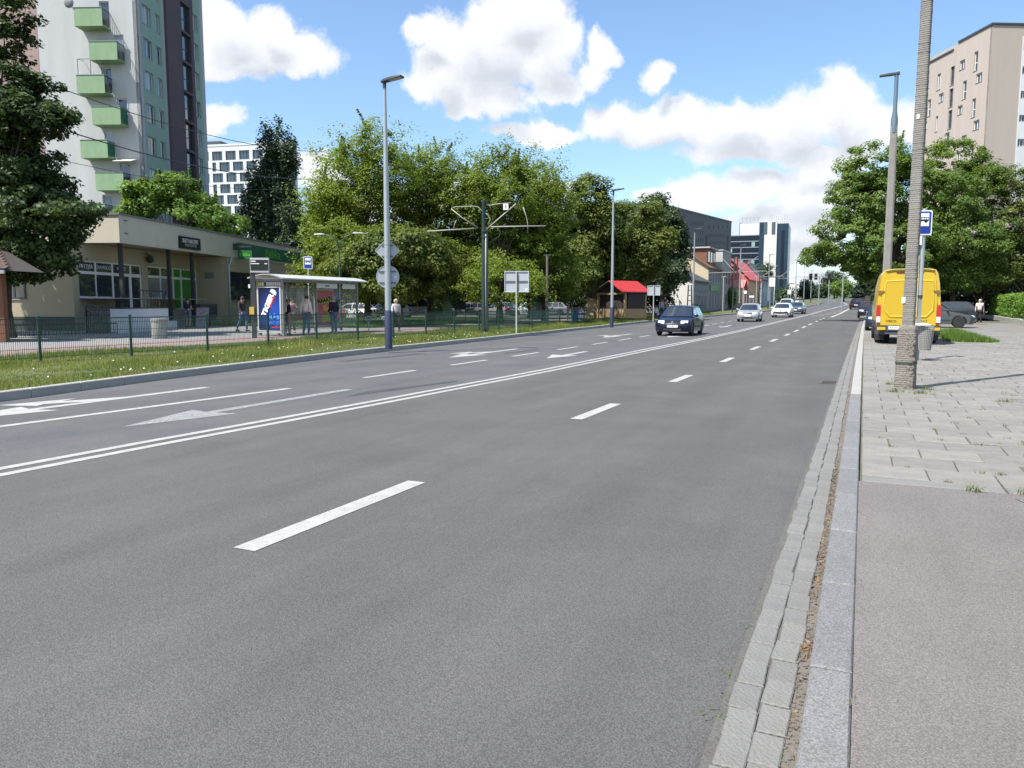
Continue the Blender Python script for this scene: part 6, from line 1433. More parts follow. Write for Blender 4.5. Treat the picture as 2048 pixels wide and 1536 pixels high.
b = MB(); b.box(-.45, .45, -.04, .04, .9, 2.1); b.build('panel', mat('dark blue panel', (.03, .05, .10), .4), t)
for x_ in (-.4, .03):
    b = MB(); b.box(x_, x_ + .36, -.05, -.041, 1.75, 2.05); b.build('notice', M_sback, t)
b = MB(); b.box(-.43, -.38, -.03, .03, 0, .9); b.box(.38, .43, -.03, .03, 0, .9); b.build('post', M_dark, t)
t = thing('blue_bin', 'blue wheeled waste bin with a red lid under the trees by the fence', 'waste bin', at(1150, 58, .12), YAW)
b = MB(); b.loft([[(sx * w, sy * d_, z) for sx, sy in ((-1, -1), (1, -1), (1, 1), (-1, 1))] for w, d_, z in ((.22, .25, .08), (.28, .33, 1.0))], True, True); b.build('body', mat('blue bin plastic', (.02, .07, .30), .5), t)
b = MB(); b.box(-.3, .3, -.36, .36, 1.001, 1.06); b.build('lid', mat('red bin lid', (.45, .05, .05), .5), t)
# A-frame menu boards, plant and bags by the shop door
t = thing('menu_board', 'leaning A-shaped poster board beside the man with the backpack', 'advertising board', at(402, 46.5, .135), YAW)
b = MB(); b.slab([(-.38, 0, 0), (.38, 0, 0), (.38, .25, 1.15), (-.38, .25, 1.15)], (0, .03, 0)); b.build('front_panel', mat('poster board print', (.38, .40, .46), .5, .9, 5, c2=(.28, .12, .07)), t); b = MB(); b.slab([(-.38, .55, 0), (.38, .55, 0), (.38, .3, 1.15), (-.38, .3, 1.15)], (0, -.03, 0)); b.build('rear_panel', M_dark, t)
t = thing('stone_planter', 'dark concrete trough wall in front of the recessed shop entrance', 'planter wall', at(432, 52, .135), fs.a)
b = MB(); b.box(-2.6, 2.2, -.2, .25, .55, 1.35); b.build('wall', mat('dark grey trough', (.10, .10, .105), .8, .4, 3), t); b = MB(); b.box(-2.5, 2.1, -.05, .2, 0, .549); b.build('base', MATS['grey step concrete'], t)
for px, D, lab in ((405, 50, 'wooden pallet leaning on the forecourt before the shop recess'), (452, 50, 'wooden pallet stack beside the shop downpipe')):
    t = thing('wooden_pallet', lab, 'pallet', at(px, D, .135), fs.a)
    for k in range(7):
        b = MB(); b.box(-.55 + .17 * k, -.45 + .17 * k, 0, .06, 0, .55); b.build('slat', mat('pallet wood', (.30, .19, .09), .8, .4, 5), t)
    b = MB(); b.box(-.56, .58, .061, .15, .08, .17); b.box(-.56, .58, .061, .15, .4, .48); b.build('runner', MATS['pallet wood'], t)
tb = at(346, 50, .135); t = thing('potted_conifer', 'slender dark potted conifer by the entrance steps', 'potted plant', (tb.x, tb.y, 1.1))
b = MB(); b.lathe([(.2, 0), (.27, .4), (.25, .4), (.2, .36), (0, .36)], 12); b.build('pot', mat('clay pot', (.2, .1, .06), .8), t, 40)
rs = np.random.RandomState(3); C = np.array([(rs.normal() * .14 * (1 - z / 2.4), rs.normal() * .14 * (1 - z / 2.4), .5 + z) for z in rs.random(60) * 1.7]); v, f, ti = leaf_cloud(rs, C, np.full(60, .16), 16, .09); link('foliage', npmesh('foliage', v, f, F_dark, ti), t)

# overhead cables
for i, (a, bq, lab, r_) in enumerate([((-60, 130, 30), (648, 315, 62), 'upper thin overhead cable crossing in front of the tower', .022), ((-60, 222, 28), (650, 369, 60), 'lower thick overhead cable crossing in front of the tower', .028), ((-40, 305, 28), (660, 383, 60), 'lowest thin overhead cable passing the balconies', .012)]):
    p, q_ = W(*a), W(*bq); b = MB(); b.tube([p.lerp(q_, k / 14) + Vector((0, 0, -.9 * (1 - (2 * k / 14 - 1) ** 2))) + Vector((0, 0, .45)) for k in range(15)], r_, 5); tag(b.build('overhead_cable', M_dark), lab, 'cable')

# traffic light gantry and signs at the bend
def signal(b1, x, z, s=1.0): b1.box(x - .30 * s, x + .30 * s, -.12, .12, z - .62 * s, z + .62 * s)
for px, D, reach, hz, heads, lab in ((1637, 150, -1, 5.4, (-1.6,), 'far traffic light gantry arm with a sign board on the left'), (1656.5, 160, -1, 5.6, (0.0, -2.6), 'far traffic signal mast with a horizontal arm over the road'), (1684, 112, 1, 4.9, (0,), 'traffic signal hanging beside the right-hand trees')):
    t = thing('traffic_signal', lab, 'traffic light', at(px, D, 0))
    b = MB(); b.lathe([(.11, 0), (.09, hz + .3)], 8); b.build('mast', M_galv, t, 40); b = MB(); x1 = 4.5 * reach; b.bar((0, 0, hz), (x1, 0, hz + .15), .12); b.build('arm', M_galv, t)
    for hx in heads:
        b = MB(); signal(b, hx, hz + (1.2 if reach == 1 else .1)); sgn_ = b.build('signal_head', M_black, t)
        for k in range(3):
            l_ = MB(); l_.lathe([(0, 0), (.16, 0), (.16, -.1)], 10, (hx, -.121, hz + (1.2 if reach == 1 else .1) + .38 - .38 * k), axis='y', cap=False); l_.build('lens_hood', M_dark, sgn_)
    b = MB(); b.box(x1 - .9, x1 + .3, -.05, .05, hz + .25, hz + .85); b.build('sign_plate', M_swhite, t)
for px, D, w, h_, z_, lab in ((1543, 140, 1.0, 1.6, 3.6, 'white information hoarding at the bend before the glass office'), (1503, 118, .7, .3, 1.8, 'white plate sign before the blue house'), (1578, 135, .6, .8, 2.2, 'small pale sign back beyond the white car'), (1490, 112, .45, .45, 2.4, 'small white sign in front of the peach house')):
    t = thing('road_sign', lab, 'road sign', at(px, D, 0)); b = MB(); b.box(-w / 2, w / 2, -.04, .04, z_, z_ + h_); b.build('sign_plate', M_swhite, t)
    for s_ in (-.35, .35): b = MB(); b.box(w * s_ - .05, w * s_ + .05, .041, .14, 0, z_ + h_ * .8); b.build('post', M_galvd, t)
# ------------------------------------------------------------------ vehicles
def paint(name, c, metal=.3): return mat(name, c, .3, metal=metal, coat=.55, spec=.4)
M_tyre = mat('tyre rubber', (.018, .018, .019), .85); M_rim = mat('alloy rim', (.38, .39, .40), .35, metal=.7); M_trim = mat('black car trim', (.022, .022, .024), .6)
M_lampw = mat('headlight glass', (.72, .74, .76), .12, coat=.8); M_lampr = mat('red lamp glass', (.42, .012, .015), .2, coat=.6); M_plate = mat('plate white', (.76, .77, .78), .5); M_cglass = glass_mat('car glass', (.018, .026, .036), .03)
M_cglass2 = glass_mat('car glass with sky sheen', (.03, .055, .09), .06)
M_lampo = mat('amber lamp glass', (.55, .20, .02), .2)
def wheel(t, x, y, r, w, spokes=5):
    wh = MB(); wh.lathe([(r * .66, -w / 2), (r * .92, -w / 2), (r, -w * .33), (r, w * .33), (r * .92, w / 2), (r * .66, w / 2)], 22, axis='x'); o = wh.build('wheel', M_tyre, t, 40, (x, y, r))
    b = MB(); sg = 1 if x > 0 else -1
    b.lathe([(r * .68, sg * w * .40), (r * .60, sg * w * .46), (r * .58, sg * w * .28), (0, sg * w * .25)], 20, axis='x')
    for k in range(spokes):
        a = 2 * math.pi * k / spokes; b.bar((sg * w * .36, r * .1 * math.cos(a), r * .1 * math.sin(a)), (sg * w * .40, r * .62 * math.cos(a), r * .62 * math.sin(a)), r * .2, .03, up=(1, 0, 0))
    b.lathe([(r * .16, sg * w * .3), (r * .13, sg * w * .46), (0, sg * w * .46)], 10, axis='x'); b.build('rim', M_rim, o); return o
def car(name, label, cat, base, rz, L, Wd, H, m, belt=.90, wb=2.55, hood=1.0, rear='hatch', group=None, taxi=False, rails=False, grille='bar', sill=.2, plate='', wr=.31, glass=None, dark_lower=False):
    """car facing +y: lower body with real wheel arches, cabin, panes, lamps, grille, plate, mirrors and wheels"""
    t = thing(name, label, cat, base, rz, group); hw = Wd / 2; F_, B_ = L / 2, -L / 2; fa, ra = F_ - (L - wb) * .47, F_ - (L - wb) * .47 - wb
    ycowl = F_ - hood
    yb = B_ + (.12 if rear in ('hatch', 'wagon') else .55)
    top = [(F_ - .10, .20), (F_ - .02, .36), (F_, .50), (F_ - .04, .62), (F_ - .14, .72), (F_ - .45, .79), (ycowl, belt), (0, belt + .015), (yb + .1, belt + .05), (B_ + .03, belt - .02), (B_, .62), (B_ + .01, .45), (B_ + .10, .22)]
    def arch(yc): return [(yc + (wr + .055) * math.cos(a), max(.0, wr + (wr + .055) * math.sin(a))) for a in [math.pi * k / 8 for k in range(9)]]
    bot = [(ra - wr - .055, sill)] + list(reversed(arch(ra))) + [(ra + wr + .055, sill), (fa - wr - .055, sill)] + list(reversed(arch(fa))) + [(fa + wr + .055, sill)]
    bot = [(y_, max(z_, sill)) for y_, z_ in bot]
    ring = top + bot
    lay = []
    for s_ in (-1.0, -.975, -.90, -.7, -.35, 0, .35, .7, .90, .975, 1.0):
        a = abs(s_); r_ = []
        for i, (y_, z_) in enumerate(ring):
            q = max(0, (a - .25) / .75)
            if i < 6 or i == len(ring) - 1: y_ = y_ - .30 * q ** 2.6 * (1 if i < 5 else .4)
            if 8 <= i <= 12: y_ = y_ + .16 * q ** 2.6
            if 4 <= i <= 9: z_ = z_ - .055 * a ** 3 - (.05 if a > .99 else 0)
            x_ = hw * s_
            if z_ > .62: x_ *= 1 - .055 * min(1, (z_ - .62) / .3)
            if z_ < .35: x_ *= .975
            r_.append((x_, y_, z_))
        lay.append(r_)
    b = MB(); b.loft(lay, True, True); body = b.build('body', m, t, 32)
    b = MB(); b.box(-hw * .86, hw * .86, B_ + .25, F_ - .3, .24, .6); b.build('underbody', M_trim, t)
    # cabin
    yw = ycowl - (.72 if rear != 'van' else .5); yr = {'hatch': B_ + .62, 'wagon': B_ + .42, 'sedan': B_ + .95}[rear]
    cab = [(ycowl + .04, belt - .03), (yw, H - .075), (yw - .35, H - .02), ((yw + yr) / 2, H), (yr + .25, H - .02), (yr, H - .085), (yb, belt - .0)]
    def wx(z_): return hw * (.935 - .25 * max(0, (z_ - belt)) / (H - belt))
    lay = []
    for s_ in (-1, -.93, -.7, -.35, 0, .35, .7, .93, 1):
        a = abs(s_); lay.append([(s_ * wx(z_), y_ - (.09 * a ** 2 if i < 2 else 0) + (.06 * a ** 2 if i > 4 else 0), z_ - (.035 * a ** 3 if z_ > belt + .1 else 0)) for i, (y_, z_) in enumerate(cab)])
    b = MB(); b.loft(lay, True, True); b.build('cabin', m, t, 35)
    gm = glass or M_cglass
    def screen(name_, i, j, e0, e1, out):
        rings_ = []
        for r_ in lay[1:-1]:
            p, q = Vector(r_[i]), Vector(r_[j]); rings_.append([p.lerp(q, e0) + Vector((0, out * .008, .008)), p.lerp(q, e1) + Vector((0, out * .008, .008))])
        b_ = MB(); b_.loft(rings_, False, False); return b_.build(name_, gm, t, True)
    screen('windscreen', 0, 1, .08, .95, 1); screen('rear_window', 5, 6, .06, .72 if rear != 'sedan' else .92, -1)
    for sg in (-1, 1):
        zt_, zb_ = H - .13, belt + .045; ys = [ycowl - .14, (yw + .1), (ycowl + B_) / 2 + .22, (ycowl + B_) / 2 + .14, yr + .52, yr + .46, yr + .06, yb + .22]
        def pnt(y_, z_): return (sg * (wx(z_) + .006), y_, z_)
        lo = lambda y_: pnt(y_, zb_); hi = lambda y_: pnt(y_, zt_)
        quads = [[lo(ys[0] - .1), lo(ys[2]), hi(ys[2]), hi(yw - .12)], [lo(ys[3]), lo(ys[4]), hi(ys[4]), hi(ys[3])]]
        if rear in ('wagon', 'hatch'): quads.append([lo(ys[5]), lo(ys[7] + .1), hi(ys[6] + .1), hi(ys[5])])
        for q in quads:
            b = MB(); b.slab(q, (sg * .006, 0, 0)); b.build('side_window', gm, t)
        b = MB(); b.ball((sg * (hw + .06), ycowl - .22, belt + .06), (.10, .06, .075), 8, 6); b.bar((sg * (hw - .06), ycowl - .24, belt + .02), (sg * (hw + .03), ycowl - .22, belt + .04), .05); b.build('mirror', m, t, True)
        b = MB(); hx = hw * .60
        b.loft([[(sg * (hx + .25 * k_), F_ - .055 - .30 * max(0, ((hx + .25 * k_) / hw - .25) / .75) ** 2.6 + dy, z_) for z_, dy in ((.585, .012), (.665, .0), (.725, -.09))] for k_ in (-.5, -.2, .2, .75)], False, False); b.build('headlight', M_lampw, t, True)
        b = MB(); b.box(sg * hw * .72 - .14, sg * hw * .72 + .14, B_ + .0, B_ + .16, .62, .86); b.build('tail_light', M_lampr, t)
        b = MB(); b.bar((sg * (hw - .012), fa - wr - .1, .43), (sg * (hw - .012), ra + wr + .1, .43), .02, .06); b.build('side_strip', M_trim, t)
        for yy in (ycowl - 1.05, ):
            b = MB(); b.box(sg * hw - .012, sg * hw + .012, yy - .1, yy + .06, belt - .14, belt - .105); b.build('door_handle', m, t)
    if grille == 'wide':
        b = MB(); fy = lambda x_: F_ + .012 - .30 * max(0, (abs(x_) / hw - .25) / .75) ** 2.6
        b.loft([[(x_, fy(x_) - .012, .27), (x_, fy(x_) + .002, .36), (x_, fy(x_) + .008, .50), (x_ * .9, fy(x_ * .9) - .02, .60)] for x_ in (-.70, -.6, -.45, -.2, 0, .2, .45, .6, .70)], False, False); b.build('grille', M_trim, t)
        b = MB(); b.loft([[(x_, fy(x_) + .018, z_ + .05 * (x_ / .6) ** 2) for z_ in (.27, .33)] for x_ in (-.62, -.4, 0, .4, .62)], False, False); b.build('lip', m, t)
    else:
        b = MB(); b.box(-.36, .36, F_ - .12, F_ - .035, .60, .70); b.build('grille', M_trim, t)
        b = MB(); b.box(-.42, .42, F_ - .06, F_ + .004, .27, .36); b.build('air_intake', M_trim, t)
    b = MB(); b.lathe([(.045, .0), (.05, .015), (0, .02)], 10, (0, F_ - .04, .655), axis='y'); b.build('badge', M_rim, t)
    b = MB(); b.box(-.26, .26, F_ - .005, F_ + .014, .41, .525); pl_ = b.build('number_plate', M_plate, t)
    bb = MB(); bb.box(.222, .259, F_ + .0145, F_ + .016, .413, .522); bb.build('blue_band', M_sblue, pl_)
    if plate: text(plate, .105, M_black, pl_, (-.02, F_ + .016, .467), (math.pi / 2, 0, math.pi), ext=.001)
    b = MB(); b.box(-.26, .26, B_ - .012, B_ + .01, .56, .67); b.build('rear_plate', M_plate, t)
    for x_, y_ in ((hw - .10, fa), (-hw + .10, fa), (hw - .10, ra), (-hw + .10, ra)): wheel(t, x_, y_, wr, .19)
    if rails:
        for sg in (-1, 1):
            x_ = sg * wx(H) * .96; b = MB(); b.tube([(x_, yw - .25, H - .03), (x_, yw - .4, H + .06), (x_, yr + .4, H + .07), (x_, yr + .2, H - .02)], .018, 6); b.build('roof_rail', M_trim, t, True)
    if taxi:
        b = MB(); b.box(-.2, .2, yw - .6, yw - .45, H - .01, H + .13); b.build('taxi_sign', M_swhite, t)
    return t
def on_road(px, D, dz=0.0): return at(px, D, dz)
PI = math.pi
hdg = math.atan2(-(XD(80) - XD(40)), 40)
p = on_road(1362, 37.8); car('wagon_car', 'dark navy estate car with roof rails coming towards the camera, nearest on the road', 'car', p, PI + .03, 4.28, 1.70, 1.44, paint('navy blue paint', (.004, .006, .022), 0), rear='wagon', rails=True, plate='KR 4E113', wr=.30)
p = on_road(1500.5, 62.3); car('hatchback_car', 'silver hatchback second in the oncoming line behind the navy estate', 'car', p, PI + .02, 4.0, 1.64, 1.45, paint('silver paint', (.52, .53, .53), .5), rear='hatch', plate='', wr=.30)
p = on_road(1566, 78); car('hatchback_car', 'white hatchback with a wide black grille, third in the oncoming line', 'car', p, PI - .01, 4.35, 1.78, 1.44, paint('white car paint', (.78, .79, .80), 0), grille='wide', wr=.32)
p = on_road(1594, 94); car('taxi_car', 'slate grey taxi with a white roof sign, last in the oncoming line', 'taxi', p, PI - .04, 4.5, 1.8, 1.45, paint('slate blue paint', (.13, .17, .21), .4), rear='sedan', taxi=True)
p = on_road(1573, 104); car('van_car', 'pale car with a high roof half hidden behind the white hatchback', 'car', p, PI - .02, 4.5, 1.8, 1.75, paint('pale green white paint', (.55, .60, .56), 0), rear='wagon')
p = on_road(1713, 115); car('suv_car', 'dark car driving away in the right-hand lane', 'car', p, -.02, 4.3, 1.8, 1.55, paint('dark brown black paint', (.030, .022, .026), .3), rear='hatch')
p = on_road(1724, 150); car('parked_car', 'dark red car parked far along the right kerb', 'car', p, -.02, 4.2, 1.75, 1.5, paint('dark red paint', (.16, .015, .02), .2), rear='hatch')
p = on_road(1740, 44, .1); car('parked_car', 'dark blue car parked on the pavement just beyond the left side of the yellow van', 'car', Vector((.95, 46.5, .1)), PI, 4.2, 1.7, 1.42, paint('deep blue paint', (.03, .04, .06), .3), rear='hatch')
p = on_road(1737, 70, .1); car('parked_car', 'dark car parked under the right-hand trees beyond the blue car', 'car', p, PI, 4.2, 1.75, 1.5, paint('dark brown black paint', (.03, .022, .026), .3), rear='hatch')
car('parked_car', 'grey people carrier parked nose out behind the yellow van and grass island', 'car', at(1866, 45.2, .1), -YAW - 1.18, 4.4, 1.80, 1.58, paint('warm grey paint', (.06, .062, .062), .3), belt=.95, hood=1.25, rear='hatch', wr=.33)
car('parked_car', 'black car with red tail lights parked behind the grey people carrier', 'car', at(1892, 57, .1), -YAW + 1.9, 4.4, 1.8, 1.5, paint('black paint', (.010, .010, .011), .2), rear='hatch')
# left car park
car('parked_car', 'light silver estate parked under the trees right of the bus shelter', 'car', at(776, 72, .12), YAW + 1.45, 4.7, 1.82, 1.62, paint('light silver paint', (.60, .62, .64), .3), rear='wagon', wr=.33)
car('parked_van', 'small white van parked in the shade beside the light silver estate', 'van', at(842, 73, .12), YAW - 1.5, 4.3, 1.8, 1.85, paint('white car paint', (.78, .79, .80), 0), belt=1.0, rear='wagon', wr=.31)
car('parked_car', 'red car parked behind the glass of the bus shelter', 'car', at(640, 62, .12), YAW + 1.5, 4.1, 1.75, 1.45, paint('bright red paint', (.45, .015, .02), .1), rear='hatch')
car('parked_car', 'white car parked beyond the shelter near the striped barrier', 'car', at(705, 66, .12), YAW + 1.3, 4.1, 1.75, 1.45, paint('white car paint', (.78, .79, .80), 0), rear='hatch')
for px, D, a, lab in ((935, 76, .4, 'silver car in patchy light directly left of the tram pole'), (1000, 80, -.5, 'silver car in patchy light left of the larger sign back'), (1052, 80, .7, 'white car nose under the larger sign back'), (1100, 84, .2, 'silver car deep in the shade beyond the wooden pole')):
    car('parked_car', lab, 'car', at(px, D, .12), YAW + a + 1.2, 4.2, 1.75, 1.45, paint('white car paint', (.78, .79, .80), 0) if px == 1052 else paint('shade dimmed silver paint', (.20, .205, .21), .4), rear='hatch')  # silver paint darkened to stand in for the tree shade

# ---- the yellow van
vy = 30.2; vt = thing('delivery_van', 'bright yellow high-roofed delivery van parked on the pavement behind the ribbed pole', 'van', (1.41, vy, .10), .02)
M_vy = paint('van yellow', (.52, .345, .018), 0); M_vbk = mat('dark van plastic', (.045, .047, .052), .6, .3, 4)
VL, VH = 5.9, 2.62
def vring(y_, top, wtop, wbot=1.0, bot=.55):
    half = [(.0, bot), (.80 * wbot, bot), (.985 * wbot, bot + .06), (1.0 * wbot, .85), (1.0 * wbot, 1.25), (.985 * wbot, 1.5), (.93 * wtop, top * .80), (.86 * wtop, top - .16), (.80 * wtop, top - .055), (.66 * wtop, top - .01), (0, top)]
    return [(x_, y_, z_) for x_, z_ in half] + [(-x_, y_, z_) for x_, z_ in reversed(half[1:-1])]
b = MB(); b.loft([vring(.0, VH - .02, .985, .985), vring(.05, VH, 1, 1), vring(3.9, VH, 1, 1), vring(4.3, VH - .08, .98, 1), vring(4.9, 1.75, .98, 1), vring(5.4, 1.25, .96, .97), vring(5.9, .95, .9, .9)], True, True); b.build('body', M_vy, vt, 30)
def door_outline(sg, e=0.0):
    pts = [(.02 + e, .66 + e), (.86 - e, .66 + e), (.865 - e, 1.5), (.80 - e, VH - .38 - e), (.74 - e, VH - .17 - e), (.66 - e, VH - .13 - e), (.02 + e, VH - .11 - e)]
    return [(sg * x_, z_) for x_, z_ in pts]
for sg in (-1, 1):
    b = MB(); b.slab([(x_, -.035, z_) for x_, z_ in door_outline(sg)], (0, .03, 0)); d_ = b.build('rear_door', M_vy, vt)
    # raised frame with a recessed blank window panel
    inner = [(.12, 1.02), (.55, 1.02), (.70, 1.22), (.735, 1.5), (.725, VH - .55), (.70, VH - .47), (.12, VH - .44)]; outer = [(.12, .90), (.58, .90), (.80, 1.14), (.80, 1.5), (.775, VH - .52), (.72, VH - .40), (.12, VH - .37)]
    b = MB(); n = len(inner)
    b.loft([[(sg * x_, -.036, z_) for x_, z_ in outer], [(sg * (x_ * .985 + .0), -.062, z_) for x_, z_ in [(a * .55 + c * .45, d * .55 + e * .45) for (a, d), (c, e) in zip(outer, inner)]], [(sg * x_, -.050, z_) for x_, z_ in inner]], True, False)
    b.build('pressed_frame', M_vy, d_, 30)
    b = MB(); b.slab([(sg * x_, -.052, z_) for x_, z_ in inner], (0, .004, 0)); b.build('blank_panel', mat('flat van yellow', (.49, .32, .017), .4), d_)
    for z_ in (1.85,):
        b = MB(); b.box(sg * .87 - .13, sg * .87 + .10, -.07, -.036, z_ - .035, z_ + .015); b.slab([(sg * .80, -.065, z_ - .036), (sg * .96, -.065, z_ - .036), (sg * .88, -.065, z_ - .10)], (0, .03, 0)); b.build('hinge', mat('worn hinge', (.20, .12, .03), .6), vt)
    b = MB(); b.loft([[(sg * .865, -.03, z_) for z_ in (.70,)] + [(sg * .985, -.03, .70), (sg * .985, .10, .70)], [(sg * .865, -.045, 1.0), (sg * 1.005, -.045, 1.0), (sg * 1.005, .12, 1.0)], [(sg * .865, -.045, 1.36), (sg * .995, -.045, 1.36), (sg * .995, .12, 1.36)]], True, True); tl = b.build('tail_light', M_lampr, vt)
    b = MB(); b.box(sg * .93 - .06, sg * .93 + .062, -.052, -.03, .76, .96); b.build('reversing_lens', M_lampw, tl)
    b = MB(); b.box(sg * .84 - .12, sg * .84 + .14, -.26, -.17, .50, .60); b.build('bumper_pad', M_vy, vt)
    b = MB(); b.bar((sg * 1.02, 4.5, 1.45), (sg * 1.22, 4.4, 1.5), .05); b.box(sg * 1.20 - .10, sg * 1.20 + .10, 4.32, 4.42, 1.28, 1.72); b.build('mirror', M_vbk, vt)
    b = MB(); b.box(sg * .995, sg * 1.012, .4, 3.8, .56, .80); b.build('side_moulding', M_vbk, vt)
b = MB(); b.box(-.004, .016, -.042, -.034, .68, VH - .13); b.build('door_gap', M_trim, vt)
b = MB(); b.loft([[(x_, -.17 + .12 * abs(x_) ** 4, z_) for x_ in (-1.02, -.8, 0, .8, 1.02)] + [(x_, .15, z_) for x_ in (1.02, .8, 0, -.8, -1.02)] for z_ in (.34, .38, .62, .655)], True, True); b.build('bumper', M_vbk, vt, 30)
b = MB(); b.box(-.72, .72, -.24, -.16, .36, .41); b.box(-.72, .72, -.20, -.171, .48, .52); b.build('step', mat('worn step plastic', (.07, .072, .08), .5), vt)
b = MB(); b.box(-.64, -.12, -.196, -.176, .52, .635); pl_ = b.build('number_plate', M_plate, vt); b = MB(); b.box(-.639, -.60, -.198, -.1965, .523, .632); b.build('blue_band', M_sblue, pl_); text('KK 4', .10, M_black, pl_, (-.45, -.199, .578), (PI / 2, 0, 0), ext=.001)
text('IVECO', .10, M_trim, vt, (-.52, -.041, .80), (PI / 2, 0, 0), 'badge_lettering', sx=1.2); text('DAILY', .09, M_trim, vt, (.45, -.041, .81), (PI / 2, 0, 0), 'badge_lettering', sx=1.2)
b = MB(); b.loft([[(x_, -.045, z_) for x_, z_ in ((-.78, VH - .13), (-.5, VH - .085), (.5, VH - .085), (.78, VH - .13))], [(x_, -.09, z_) for x_, z_ in ((-.74, VH - .07), (-.5, VH - .03), (.5, VH - .03), (.74, VH - .07))], [(x_, .1, z_) for x_, z_ in ((-.74, VH - .03), (-.5, VH + .005), (.5, VH + .005), (.74, VH - .03))]], False, False); b.build('roof_lip', M_vy, vt)
b = MB(); b.box(-.42, .42, -.05, -.038, VH - .165, VH - .12); b.build('brake_light', mat('dark red lens', (.10, .02, .015), .3), vt)
for sg in (-1, 1):
    wheel(vt, sg * .86, 1.0, .36, .24); wheel(vt, sg * .62, 1.0, .36, .22); wheel(vt, sg * .86, 4.9, .36, .24)
    b = MB(); b.box(sg * .86 - .16, sg * .86 + .16, .50, .53, .12, .56); b.build('mud_flap', M_trim, vt)
b = MB(); b.box(-.75, .75, .3, 5.2, .32, .56); b.build('chassis', M_trim, vt)
# ------------------------------------------------------------------ people
def skin(name, verts, edges, radii, sub=1, root=0):
    me = bpy.data.meshes.new('sk'); me.from_pydata(verts, edges, []); o = bpy.data.objects.new('sk', me); col.objects.link(o)
    m = o.modifiers.new('s', 'SKIN'); m.use_smooth_shade = True
    for i, r_ in enumerate(radii):
        d = me.skin_vertices[0].data[i]; d.radius = (r_, r_) if isinstance(r_, (int, float)) else r_; d.use_root = i == root
    if sub: q = o.modifiers.new('u', 'SUBSURF'); q.levels = sub; q.render_levels = sub
    bpy.context.view_layer.update(); dg = bpy.context.evaluated_depsgraph_get()
    out = bpy.data.meshes.new_from_object(o.evaluated_get(dg)); bpy.data.objects.remove(o); bpy.data.meshes.remove(me); out.name = name; out.materials.clear(); return out
def join_mb(me, b, mats):
    """append simple shapes to an existing mesh"""
    bm = bmesh.new(); bm.from_mesh(me); add = b.mesh('tmp', mats, True); bm.from_mesh(add); bm.to_mesh(me); bm.free(); bpy.data.meshes.remove(add)
M_skin = mat('skin', (.50, .29, .20), .55); M_skin2 = mat('tanned skin', (.38, .21, .14), .55)
DEF = dict(pelvis=(0, 0, .95), spine=(0, .0, 1.14), chest=(0, .0, 1.34), neck=(0, .0, 1.48), head=(0, -.015, 1.60), crown=(0, -.02, 1.69),
           shL=(.18, 0, 1.41), elL=(.235, .03, 1.13), wrL=(.245, -.05, .89), haL=(.245, -.08, .82), shR=(-.18, 0, 1.41), elR=(-.235, .03, 1.13), wrR=(-.245, -.05, .89), haR=(-.245, -.08, .82),
           hiL=(.09, 0, .91), knL=(.10, -.02, .50), anL=(.10, .03, .09), toL=(.115, -.13, .04), hiR=(-.09, 0, .91), knR=(-.10, -.02, .50), anR=(-.10, .03, .09), toR=(-.115, -.13, .04))
